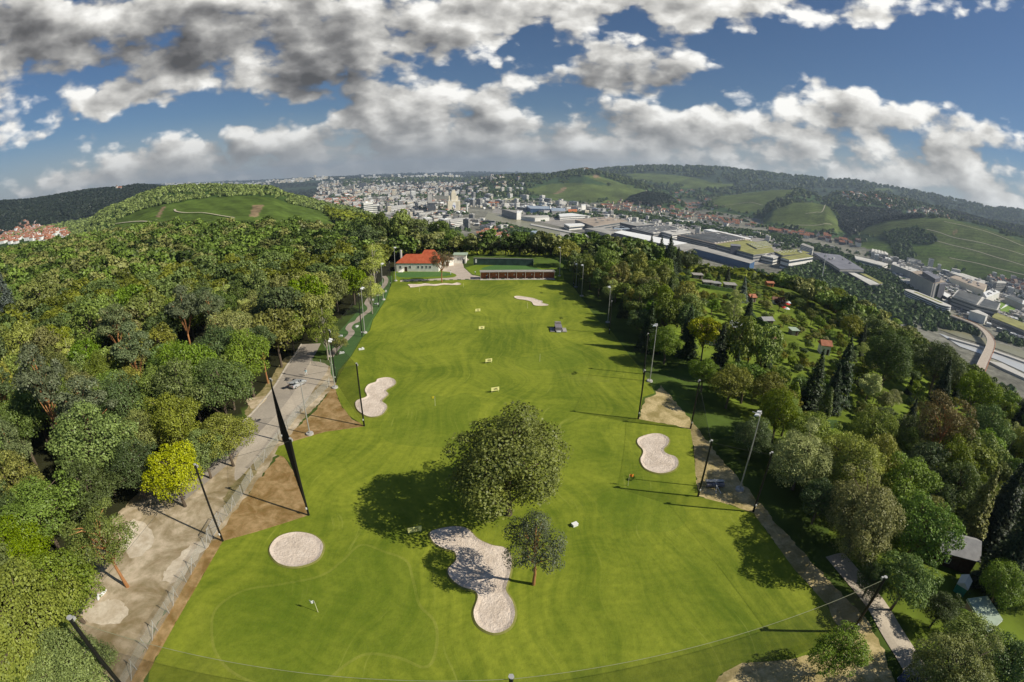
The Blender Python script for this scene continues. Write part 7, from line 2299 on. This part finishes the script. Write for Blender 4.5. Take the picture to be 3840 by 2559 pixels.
# road bridge
br = smooth_loop([tuple(flat_at(u, v, VZ + 14)[:2]) for u, v in [(3570, 1183), (3605, 1196), (3650, 1214), (3690, 1240), (3715, 1275), (3712, 1305), (3690, 1355), (3670, 1400)]], 6, False)
t = empty('road_bridge', (0, 0, 0), 0, 'curved pale concrete road bridge over river and canal', 'bridge')
o_ = strip(br, 15.0)
n = len(o_)
tri = poly_faces(o_)
half = n // 2
vs_ = [(x, y, VZ + 14) for x, y in o_] + [(x, y, VZ + 12) for x, y in o_]
fs_ = []
for i in range(half - 1):
    j = n - 1 - i
    fs_ += [(i, j, j - 1, i + 1), (n + i, n + i + 1, n + j - 1, n + j), (i, i + 1, n + i + 1, n + i), (j, n + j, n + j - 1, j - 1)]
MB().add(vs_, fs_).build('deck', 'paving', t)
for sd_ in (0, 1):
    e_ = o_[:half] if sd_ == 0 else o_[half:]
    MB().path([(x, y, VZ + 14.9) for x, y in e_], 0.35, 5).build('railing', 'orange steel' if sd_ == 0 else 'concrete', t)
for i in range(4, half - 2, 7):
    x, y = br[i]
    MB().box(x - 2, x + 2, y - 2, y + 2, VZ - 1, VZ + 12).build('pier', 'concrete', t)

# ------------------------------------------------------------------ generic blocks of the works and the town
rg = random.Random(11)
WPROTO = []
for i in range(10):
    h_ = [8, 10, 12, 14, 18, 22, 9, 12, 16, 26][i]
    a, b_ = [(26, 14), (40, 18), (18, 12), (30, 20), (24, 14), (20, 14), (55, 16), (34, 24), (44, 12), (16, 14)][i]
    mb = MB().box(-a / 2, a / 2, -b_ / 2, b_ / 2, -2, h_, 0).box(-a / 2 - .3, a / 2 + .3, -b_ / 2 - .3, b_ / 2 + .3, h_, h_ + .6, 1)
    for s_ in range(max(1, int(h_ / 4))):
        z_ = 1.6 + s_ * 3.8
        if z_ + 1.5 < h_:
            mb.prism([(-a / 2 - .12, -b_ / 2 - .12), (a / 2 + .12, -b_ / 2 - .12), (a / 2 + .12, b_ / 2 + .12), (-a / 2 - .12, b_ / 2 + .12)], z_, z_ + 1.5, 2, top=False)
    mb.box(-a * .2, a * .05, -b_ * .2, b_ * .1, h_ + .6, h_ + 2.6, 1)
    me_ = mb.build('tmp', ['works wall white', 'works roof', 'strip window'])
    WPROTO.append(me_.data); bpy.data.objects.remove(me_)
HPROTO = []
for i in range(4):
    a, b_, h_ = [(12, 9, 6), (14, 10, 7.5), (10, 9, 7), (20, 10, 8)][i]
    mb = MB().box(-a / 2, a / 2, -b_ / 2, b_ / 2, -3, h_, 0)
    hip(mb, -a / 2, a / 2, -b_ / 2, b_ / 2, h_, h_ + 4.5, 0.5, mi=1, gable=i != 2, hipl=3)
    mb.add([(-a / 2, -b_ / 2, h_), (-a / 2, b_ / 2, h_), (-a / 2, 0, h_ + 4.2), (a / 2, -b_ / 2, h_), (a / 2, b_ / 2, h_), (a / 2, 0, h_ + 4.2)], [(0, 2, 1), (3, 4, 5)], 0)
    mb.box(a * .2, a * .2 + .9, -.45, .45, h_ + 3, h_ + 5.6, 0)
    for x in (-a * .3, 0, a * .3):
        for z_ in (1.2, 4.0):
            mb.box(x - .6, x + .6, -b_ / 2 - .06, -b_ / 2 - .01, z_, z_ + 1.3, 2)
    me_ = mb.build('tmp', ['town wall', 'town roof', 'strip window'])
    HPROTO.append(me_.data); bpy.data.objects.remove(me_)
WALLS = ['works wall white'] * 4 + ['works wall', 'works wall beige', 'works wall']
ROOFS = ['works roof', 'works roof light', 'works roof light', 'works roof white', 'works roof slate']
BUILT = [(flat_at(sum(p[0] for p in q[0]) / len(q[0]), sum(p[1] for p in q[0]) / len(q[0]), VZ + q[1]), 34) for q in B]
BUILT += [(flat_at(1703, 790, VZ), 60), (flat_at(3480, 1120, VZ), 90)]
RIV = [quad_px(p, VZ) for p in ([(1742, 786), (1870, 798), (2070, 853), (2440, 930), (2700, 1000), (2700, 1060), (2400, 975), (2030, 880), (1800, 824)], [(3500, 1225), (3740, 1280), (3860, 1315), (3860, 1430), (3600, 1310)], [(3560, 1175), (3740, 1240), (3740, 1380), (3640, 1380), (3680, 1260)], [(3740, 1122), (3835, 1147), (3785, 1180), (3745, 1170)])]
BP = [quad_px(q[0], VZ + q[1]) for q in B]


def free(x, y, r, z=None):
    for q, d in BUILT:
        if (q.x - x) ** 2 + (q.y - y) ** 2 < (d * 0.35 + r) ** 2:
            return False
    for P in RIV:
        if inside(x, y, P):
            return False
    for P in BP:
        for dx, dy in ((0, 0), (r, 0), (-r, 0), (0, r), (0, -r)):
            if inside(x + dx, y + dy, P):
                return False
    return True


TWN = []
WT = {'works wall white': 'white', 'works wall': 'grey', 'works wall beige': 'cream', 'works roof white': 'bright white', 'town wall': 'pale', 'works wall dark': 'dark'}
RT = {'works roof': 'grey', 'works roof light': 'light grey', 'works roof white': 'white', 'works roof slate': 'slate', 'works roof blue': 'pale blue', 'town roof': 'red', 'town roof dark': 'dark red'}


def town(zone, n, dmin, protos, name, cat, label, group, walls, roofs, az, srange=(0.8, 1.2), seed=0, lim=None, stuffname=None, far=0):
    """Buildings over a surveyed zone; each its own object, or one merged mass."""
    P = [at(u, v) for u, v in zone]
    rs = random.Random(seed)
    xs = [p.x for p in P]; ys = [p.y for p in P]
    pts = []
    tries = 0
    cell = {}
    while len(pts) < n and tries < n * 60:
        tries += 1
        x, y = rs.uniform(min(xs), max(xs)), rs.uniform(min(ys), max(ys))
        if math.hypot(x, y) < far or not inside(x, y, P):
            continue
        k = (int(x // dmin), int(y // dmin))
        if any((a - x) ** 2 + (b_ - y) ** 2 < dmin ** 2 for i in (-1, 0, 1) for j in (-1, 0, 1) for a, b_ in cell.get((k[0] + i, k[1] + j), ())):
            continue
        if not free(x, y, dmin * 0.35):
            continue
        cell.setdefault(k, []).append((x, y))
        pts.append((x, y))
    out = []
    for x, y in pts:
        me_ = rs.choice(protos)
        s = rs.uniform(*srange)
        rz = az + rs.choice([0, 0, math.pi / 2]) + rs.gauss(0, 0.08)
        out.append((me_, x, y, float(terrain(x, y)), s, rz, rs.choice(walls), rs.choice(roofs)))
    if stuffname:
        bm = bmesh.new()
        ml = sorted(set([o[6] for o in out] + [o[7] for o in out] + ['strip window']))
        V, F, MI = [], [], []
        for me_, x, y, z, s, rz, wl, rf_ in out:
            o0 = len(V); c, sn = math.cos(rz), math.sin(rz)
            for v_ in me_.vertices:
                q = v_.co * s
                V.append((c * q.x - sn * q.y + x, sn * q.x + c * q.y + y, q.z + z))
            for p_ in me_.polygons:
                F.append(tuple(i + o0 for i in p_.vertices)); MI.append(ml.index((wl, rf_, 'strip window')[p_.material_index]))
        mb = MB(); mb.v, mb.f, mb.mi = V, F, MI
        o = mb.build(stuffname, ml)
        return tag(o, label, None, None, 'stuff')
    for me_, x, y, z, s, rz, wl, rf_ in out:
        o = bpy.data.objects.new(name, me_)
        COL.objects.link(o)
        o.location = (x, y, z); o.rotation_euler = (0, 0, rz); o.scale = (s, s, s)
        for i, k in ((0, wl), (1, rf_)):
            o.material_slots[i].link = 'OBJECT'; o.material_slots[i].material = MATS[k]
        tag(o, label, cat, group)
        TWN.append((o, '%s %s with %s roof' % (WT[wl], {'office_block': 'town block', 'works_shed': 'shed'}.get(name, 'house'), RT[rf_])))
    return len(out)


TR = ['town roof'] * 3 + ['town roof dark'] * 2
RAZ = rad(-38)
cnt = [
    town([(1290, 772), (1350, 748), (1500, 738), (1600, 745), (1640, 790), (1660, 812), (1680, 840), (1600, 842), (1500, 826), (1380, 808)], 105, 29, WPROTO, 'office_block', 'building', 'white or grey block in the town left of the grain silo', 'blocks of the town left of the silo', WALLS, ROOFS, 0.6, (0.8, 1.3), 1),
    town([(1740, 742), (1900, 735), (2000, 745), (2200, 775), (2290, 800), (2160, 822), (2000, 800), (1880, 776), (1745, 776)], 60, 36, WPROTO, 'works_shed', 'building', 'shed in the harbour quarter right of the grain silo', 'sheds of the harbour quarter', WALLS, ROOFS + ['works roof slate', 'works roof blue'], RAZ, (0.9, 1.6), 2),
    town([(1660, 815), (1800, 825), (1960, 870), (1800, 868), (1690, 845)], 16, 34, WPROTO, 'office_block', 'building', 'low block between the wood and the near canal bank', 'blocks on the near canal bank', WALLS, ROOFS, -0.3, (0.8, 1.2), 3),
    town([(1990, 855), (2200, 900), (2350, 935), (2300, 950), (2060, 885)], 12, 40, WPROTO[:4], 'works_shed', 'building', 'depot shed on the near canal bank below the wood', 'depots on the near canal bank', WALLS, ROOFS, RAZ, (1.0, 1.5), 4),
    town([(2100, 800), (2400, 815), (2700, 850), (2900, 895), (2960, 950), (2700, 925), (2400, 870), (2180, 850)], 45, 34, WPROTO, 'works_shed', 'building', 'works shed between the big factories of the valley', 'sheds between the factories', WALLS, ROOFS, RAZ, (0.7, 1.1), 5),
    town([(3250, 965), (3400, 975), (3560, 1015), (3750, 1040), (3850, 1070), (3850, 1120), (3700, 1080), (3500, 1020), (3330, 1000)], 55, 30, WPROTO, 'works_shed', 'building', 'works shed at the foot of the striped vineyard', 'sheds below the vineyard', WALLS, ROOFS, RAZ, (0.7, 1.1), 6),
    town([(3560, 1175), (3700, 1190), (3850, 1250), (3850, 1300), (3750, 1260), (3640, 1215)], 14, 26, WPROTO[:4], 'works_shed', 'building', 'small shed in the yards beside the bridge', 'sheds beside the bridge', WALLS, ROOFS, RAZ, (0.4, 0.7), 7),
    town([(1786, 878), (1840, 862), (1965, 868), (1975, 905), (1900, 930), (1800, 920)], 26, 15, HPROTO[:3], 'terraced_house', 'house', 'white gabled house with a red roof just beyond the wood', 'white gabled houses beyond the wood', ['works roof white', 'town wall'], ['town roof'], 0.25, (1.0, 1.3), 8),
    town([(2240, 768), (2330, 750), (2430, 758), (2540, 785), (2640, 800), (2760, 828), (2850, 842), (2860, 862), (2700, 842), (2500, 812), (2300, 795)], 150, 19, HPROTO, 'town_house', 'house', 'small red roofed house of the old town across the valley', 'houses of the old town', ['town wall', 'town wall', 'works wall beige'], TR, -0.5, (1.0, 1.5), 9),
    town([(2535, 712), (2640, 710), (2665, 750), (2690, 785), (2590, 792), (2540, 765)], 60, 22, HPROTO, 'town_house', 'house', 'small house of the village street climbing between the vineyards', 'houses of the climbing village street', ['town wall'], TR, -0.2, (1.1, 1.7), 10),
    town([(2860, 860), (2990, 872), (3100, 888), (3230, 905), (3240, 925), (3100, 910), (2900, 878)], 40, 22, HPROTO, 'town_house', 'house', 'tall old house in the row below the round vineyard hill', 'houses below the round vineyard hill', ['town wall', 'works wall', 'works wall dark'], TR, -0.5, (1.2, 1.9), 11),
]
VM = [(n_, *flat_at(u, v, VZ)[:2]) for u, v, n_ in [(1703, 800, 'grain silo'), (1725, 812, 'twin arches'), (1620, 795, 'grey silo block'), (1540, 775, 'cream yellow block'), (1412, 790, 'white cube block'), (1485, 790, 'long stepped office'), (1378, 795, 'bright banded block'), (1720, 845, 'banded office before the silo'), (1660, 808, 'dark blue shed'), (1850, 885, 'brick tower'), (1905, 765, 'yellow green cranes'),
      (2020, 795, 'wavy blue roof'), (1915, 805, 'harbour warehouse'), (2005, 828, 'white walled depot'), (2145, 800, 'orange shed'), (2188, 790, 'white cube'), (2150, 855, 'quay depot'), (2250, 845, 'tan factory roof'), (2400, 890, 'long white roof'), (2470, 868, 'serrated grey factory'), (2680, 905, 'striped beige factory'), (2830, 940, 'yellow planted roof'), (2700, 975, 'blue walled hall'),
      (3145, 1000, 'slate blue hall'), (3025, 935, 'banded office slab'), (2355, 790, 'slim church tower'), (2450, 790, 'wooded knoll'), (2590, 745, 'climbing village street'), (2620, 800, 'bend of the old town'), (2760, 840, 'railway side of the old town'), (2330, 768, 'left end of the old town'), (2520, 800, 'middle of the old town'), (2690, 815, 'right half of the old town'), (2830, 852, 'right end of the old town'), (2570, 725, 'top of the climbing street'), (2640, 765, 'foot of the climbing street'), (2960, 875, 'round vineyard foot'), (3130, 895, 'wooded gap'), (3450, 990, 'white banded office'), (3390, 1030, 'roof plant building'), (3480, 1080, 'very tall grey block'), (3480, 1150, 'oval car park'),
      (3640, 1140, 'sawtooth factory'), (3630, 1080, 'long brown front'), (3755, 1080, 'grey slab flats'), (3790, 1160, 'sports field'), (3670, 1195, 'pale warehouse'), (3650, 1230, 'curved bridge'), (1880, 900, 'middle of the gabled rows')]]
single_out(TWN, VM)
print('town', cnt)
town([(3130, 728), (3280, 728), (3370, 745), (3400, 770), (3560, 805), (3560, 825), (3400, 795), (3300, 778), (3160, 748)], 260, 24, HPROTO, 'x', 'house', 'dense small houses of the hill village on the right', None, ['town wall'], TR, 0.3, (1.2, 1.7), 12, stuffname='hill_village')
town([(0, 872), (60, 862), (80, 836), (130, 834), (250, 868), (300, 900), (290, 915), (160, 905), (60, 916), (0, 916)], 190, 14, HPROTO, 'x', 'house', 'dense white houses with red roofs in the valley at the left edge', None, ['works roof white'], ['town roof'], 0.3, (0.8, 1.2), 13, stuffname='left_village', far=1000)
town([(3690, 1040), (3850, 1060), (3850, 1110), (3760, 1080)], 60, 20, HPROTO, 'x', 'house', 'crowded red roofs at the foot of the vineyard at the right edge', None, ['town wall'], TR, 0.3, (1.0, 1.6), 14, stuffname='edge_town')
town([(1190, 752), (1330, 742), (1390, 762), (1300, 784)], 160, 18, HPROTO, 'x', 'house', 'crowded red roofs left of the white town blocks', None, ['town wall'], ['town roof'], 0.3, (1.0, 1.5), 15, stuffname='red_town', far=1900)
town([(960, 712), (1200, 688), (1500, 682), (1760, 690), (2000, 700), (1960, 725), (1700, 738), (1500, 735), (1280, 742), (1100, 745)], 900, 45, WPROTO + HPROTO, 'x', 'building', 'pale far town spread over the plain below the horizon', None, ['works roof white', 'works wall beige', 'works wall', 'town wall'], ROOFS + TR, 0.6, (0.8, 1.7), 16, stuffname='far_town', far=3200)
town([(600, 692), (900, 688), (1300, 672), (1700, 662), (1960, 660), (1960, 672), (1700, 680), (1300, 686), (960, 700)], 420, 110, WPROTO, 'x', 'building', 'faint white blocks along the horizon', None, ['works roof white', 'works wall beige'], ROOFS, 0.6, (1.4, 3.0), 17, stuffname='horizon_town', far=8500)
town([(1290, 772), (1500, 738), (1640, 745), (1760, 780), (1740, 820), (1960, 870), (1700, 860), (1500, 826), (1380, 808)], 330, 17, HPROTO + WPROTO[:3], 'x', 'building', 'small crowded buildings between the town blocks', None, ['works wall white', 'town wall', 'works wall'], ROOFS + TR, 0.6, (0.6, 1.0), 31, stuffname='town_infill', far=1250)
town([(1750, 742), (1900, 735), (2200, 770), (2700, 848), (3000, 905), (3240, 950), (3000, 930), (2700, 900), (2300, 850), (2000, 800), (1760, 780)], 420, 18, WPROTO[:4] + HPROTO, 'x', 'building', 'small crowded sheds between the works of the valley', None, ['works wall white', 'works wall', 'works wall beige'], ROOFS, RAZ, (0.4, 0.8), 32, stuffname='works_infill')
town([(3330, 975), (3560, 1015), (3850, 1070), (3850, 1270), (3700, 1215), (3560, 1170), (3400, 1050)], 320, 15, WPROTO[:4] + HPROTO, 'x', 'building', 'small crowded sheds around the right hand factories', None, ['works wall white', 'works wall', 'works wall beige'], ROOFS, RAZ, (0.35, 0.7), 33, stuffname='works_infill')
# landmark church and hill chapel
for (u, v, lab, hh, sc_) in ((2355, 775, 'slim church tower rising from the old town', 34, 1.0), (2192, 638, 'hilltop chapel on the highest vineyard summit', 20, 1.6), (125, 885, 'white church tower in the left village', 26, 0.55), (440, 712, 'far water tower on the left dark ridge', 24, 1.4)):
    p = at(u, v + 3)
    t = empty('church', (p.x, p.y, p.z), 0.2, lab, 'church' if 'church' in lab or 'chapel' in lab else 'tower')
    t.scale = (sc_,) * 3
    MB().box(-4, 4, -4, 4, -3, hh * .7).build('tower', 'town wall', t)
    MB().tube((0, 0, hh * .7), (0, 0, hh), 5.2, 0.2, 4).build('spire', 'town roof dark', t)
    MB().box(4.01, 24, -5, 5, -3, 9).build('nave', 'town wall', t)
    r_ = MB(); hip(r_, 4.5, 24, -5, 5, 9, 15, 0.3, gable=True); r_.build('roof', 'town roof', t)


# ------------------------------------------------------------------ far trees: masses nobody could count
def blob(seed):
    rs = np.random.default_rng(seed)
    n = 26
    u = unit(rs, n); u[:, 2] = np.abs(u[:, 2]) * 1.1
    P = u * rs.uniform(0.75, 1.05, (n, 1)) + [0, 0, 0.45]
    Nn = u + rs.normal(size=u.shape) * 0.25
    Nn /= np.linalg.norm(Nn, axis=1)[:, None]
    return cards(P, Nn, rs.uniform(0.75, 1.15, n), rs.random(n), rs)


BL = [blob(300 + i) for i in range(8)]


def far_mass(name, X, Y, S, mat, label, seed=1, sink=0.0):
    rs = np.random.default_rng(seed)
    Z = terrain(X, Y)
    idx = rs.integers(0, len(BL), len(X)); A_ = rs.uniform(0, 6.28, len(X))
    VV, TT = [], []
    for k in range(len(BL)):
        m_ = idx == k
        if not m_.any():
            continue
        V, T = BL[k]
        c, s = np.cos(A_[m_])[:, None], np.sin(A_[m_])[:, None]
        R = S[m_][:, None]
        vx_ = (c * V[None, :, 0] - s * V[None, :, 1]) * R + X[m_][:, None]
        vy_ = (s * V[None, :, 0] + c * V[None, :, 1]) * R + Y[m_][:, None]
        vz_ = V[None, :, 2] * R * 1.1 + Z[m_][:, None] - sink
        VV.append(np.stack([vx_, vy_, vz_], -1).reshape(-1, 3))
        TT.append(np.clip(T[None, :] * 0.7 + rs.uniform(-0.2, 0.5, (m_.sum(), 1)), 0, 1.3).reshape(-1))
    me_ = quads_mesh(name, np.concatenate(VV), np.concatenate(TT), mat)
    o = bpy.data.objects.new(name, me_)
    COL.objects.link(o)
    return tag(o, label, None, None, 'stuff')


leaf_mat('far leaf', (0.040, 0.070, 0.016), (0.115, 0.165, 0.034), 0.1)
leaf_mat('far leaf dark', (0.010, 0.018, 0.010), (0.030, 0.044, 0.022), 0.1)  # on the left ridge this dark tone also carries painted cloud shade
rs = np.random.default_rng(21)


def polar(n, a0, a1, d0, d1):
    a = np.radians(rs.uniform(a0, a1, n)); d = np.exp(rs.uniform(math.log(d0), math.log(d1), n))
    return np.sin(a) * d, np.cos(a) * d, d


def fbm(x, y, s):
    return (np.sin(x / s + 1.7 * np.sin(y / s * 0.7)) + np.sin(y / s * 1.3 + 1.1 * np.sin(x / s * 1.7 + 2)) + 0.6 * np.sin((x + y) / s * 2.3)) / 2.6


def outside(x, y, zones):
    ok = np.ones(len(x), bool)
    for z in zones:
        ok &= ~inside(x, y, z)
    return ok


# wooded hillsides beyond the valley
X, Y, D = polar(30000, -20, 75, 2300, 8000)
Z = terrain(X, Y)
keep = (Z > -132) & outside(X, Y, VINE_ZONES + FALLOW) & ((fbm(X, Y, 130) > -0.05) | (rs.random(len(X)) < 0.12))
far_mass('wooded_hillside', X[keep], Y[keep], 0.0030 * D[keep] * rs.uniform(0.7, 1.3, keep.sum()), 'far leaf', 'woods and orchards on the far vineyard hills', 2, 1.0)
# solid dark wood patches
for i, z in enumerate(WOOD_ZONES):
    xs = [p[0] for p in z]; ys = [p[1] for p in z]
    X = rs.uniform(min(xs), max(xs), 9000); Y = rs.uniform(min(ys), max(ys), 9000)
    k = inside(X, Y, z); X, Y = X[k][:2600], Y[k][:2600]
    far_mass('dark_wood', X, Y, rs.uniform(7, 12, len(X)), 'far leaf dark', ['dark wood in the gap left of the striped vineyard', 'dark wood above the striped vineyard at the right edge', 'dark wooded knoll behind the old town'][i], 3 + i)
# wooded ridge at the left, cloud shade put into its dark leaf colour
X, Y, D = polar(16000, -72, -38, 2300, 4300)
keep = terrain(X, Y) > -10
far_mass('cloud_shade_ridge_wood', X[keep], Y[keep], 0.0034 * D[keep] * rs.uniform(0.7, 1.2, keep.sum()), 'far leaf dark', 'wood covering the distant left ridge, coloured dark as under cloud shadow', 8, 4.0)
# vineyard hill on the left: scrub and trees over its top and foot
X, Y, D = polar(26000, -66, -15, 470, 2200)
Z = terrain(X, Y)
el_ = np.degrees(np.arctan2(Z - CAM_Z, D))
keep = outside(X, Y, VINE_ZONES[:1]) & ((fbm(X, Y, 32) > -0.15) | (rs.random(len(X)) < 0.2)) & ~((D > 1150) & (D < 1700) & (np.degrees(np.arctan2(X, Y)) < -51.5))
far_mass('hill_scrub', X[keep], Y[keep], np.clip(0.0034 * D[keep], 2.2, 6) * rs.uniform(0.6, 1.2, keep.sum()), 'leaf green', 'trees and scrub over the left vineyard hill', 9)
# trees of the valley floor
GB = [quad_px(p, VZ) for p in ([(2300, 790), (2500, 822), (2700, 858), (2900, 878), (3060, 925), (3250, 985), (3420, 1065), (3520, 1140), (3560, 1190), (3480, 1185), (3400, 1110), (3240, 1030), (3140, 965), (3050, 940), (2880, 898), (2700, 872), (2480, 835), (2300, 805)],
                               [(2990, 985), (3060, 985), (3170, 1020), (3330, 1075), (3400, 1115), (3520, 1185), (3700, 1235), (3700, 1262), (3560, 1250), (3450, 1215), (3300, 1200), (2900, 1050)],
                               [(1650, 800), (1680, 802), (1690, 815), (1650, 815)], [(2080, 800), (2200, 800), (2260, 815), (2100, 822)], [(1960, 850), (2080, 880), (2000, 900), (1960, 905), (1850, 870), (1800, 845)], [(3760, 1260), (3850, 1290), (3850, 1310), (3740, 1275)], [(3300, 935), (3420, 960), (3500, 990), (3380, 985)])]
XX, YY, SS = [], [], []
for P in GB:
    xs = [p.x for p in P]; ys = [p.y for p in P]
    ar = abs(sum(P[i].x * P[(i + 1) % len(P)].y - P[(i + 1) % len(P)].x * P[i].y for i in range(len(P)))) / 2
    n_ = min(3200, int(ar / 90))
    X = rs.uniform(min(xs), max(xs), n_ * 12); Y = rs.uniform(min(ys), max(ys), n_ * 12)
    k = np.where(inside(X, Y, P))[0][:n_]
    XX.append(X[k]); YY.append(Y[k]); SS.append(rs.uniform(4.0, 8.0, len(k)))
X, Y, D = polar(26000, -28, 70, 700, 4200)
k = (terrain(X, Y) < -120) & (fbm(X, Y, 60) > 0.42)
XX.append(X[k]); YY.append(Y[k]); SS.append(rs.uniform(3.0, 6.5, k.sum()) * np.clip(D[k] / 1800, 0.9, 1.8))
X, Y, S = np.concatenate(XX), np.concatenate(YY), np.concatenate(SS)
ok = outside(X, Y, BP) & outside(X, Y, RIV)
far_mass('valley_trees', X[ok], Y[ok], S[ok], 'far leaf', 'trees between the works and along the canal in the valley', 10, 1.0)
# trees on the plain towards the horizon
X, Y, D = polar(14000, -34, 12, 4200, 15000)
k = (fbm(X, Y, 420) > -0.1)
far_mass('plain_woods', X[k], Y[k], 0.0018 * D[k] * rs.uniform(0.6, 1.4, k.sum()), 'far leaf dark', 'woods scattered over the far plain', 11, 6.0)
# slope below the brow, down to the works
X, Y, D = polar(16000, -24, 72, 235, 900)
Z = terrain(X, Y)
k = (Z < -18) & (Z > -146) & ~inside(X, Y, RW)
far_mass('brow_wood', X[k], Y[k], rs.uniform(3.5, 6.0, k.sum()), 'leaf olive', 'woods falling away below the brow', 12)

# ------------------------------------------------------------------ haze: one closed box of thin air
hz = MB().box(-19000, 19000, -1500, 18500, -152.5, 420).build('haze', [])
m = bpy.data.materials.new('haze')
m.use_nodes = True
m.node_tree.nodes.clear()
N = NT(m.node_tree)
pv = N.n('ShaderNodeVolumePrincipled')
pv.inputs['Color'].default_value = (0.62, 0.77, 0.95, 1)
pv.inputs['Density'].default_value = 6.0e-5
pv.inputs['Anisotropy'].default_value = 0.2
mo = N.n('ShaderNodeOutputMaterial')
m.node_tree.links.new(pv.outputs[0], mo.inputs['Volume'])
hz.data.materials.append(m)
tag(hz, 'thin pale air over the whole valley', None, None, 'stuff')
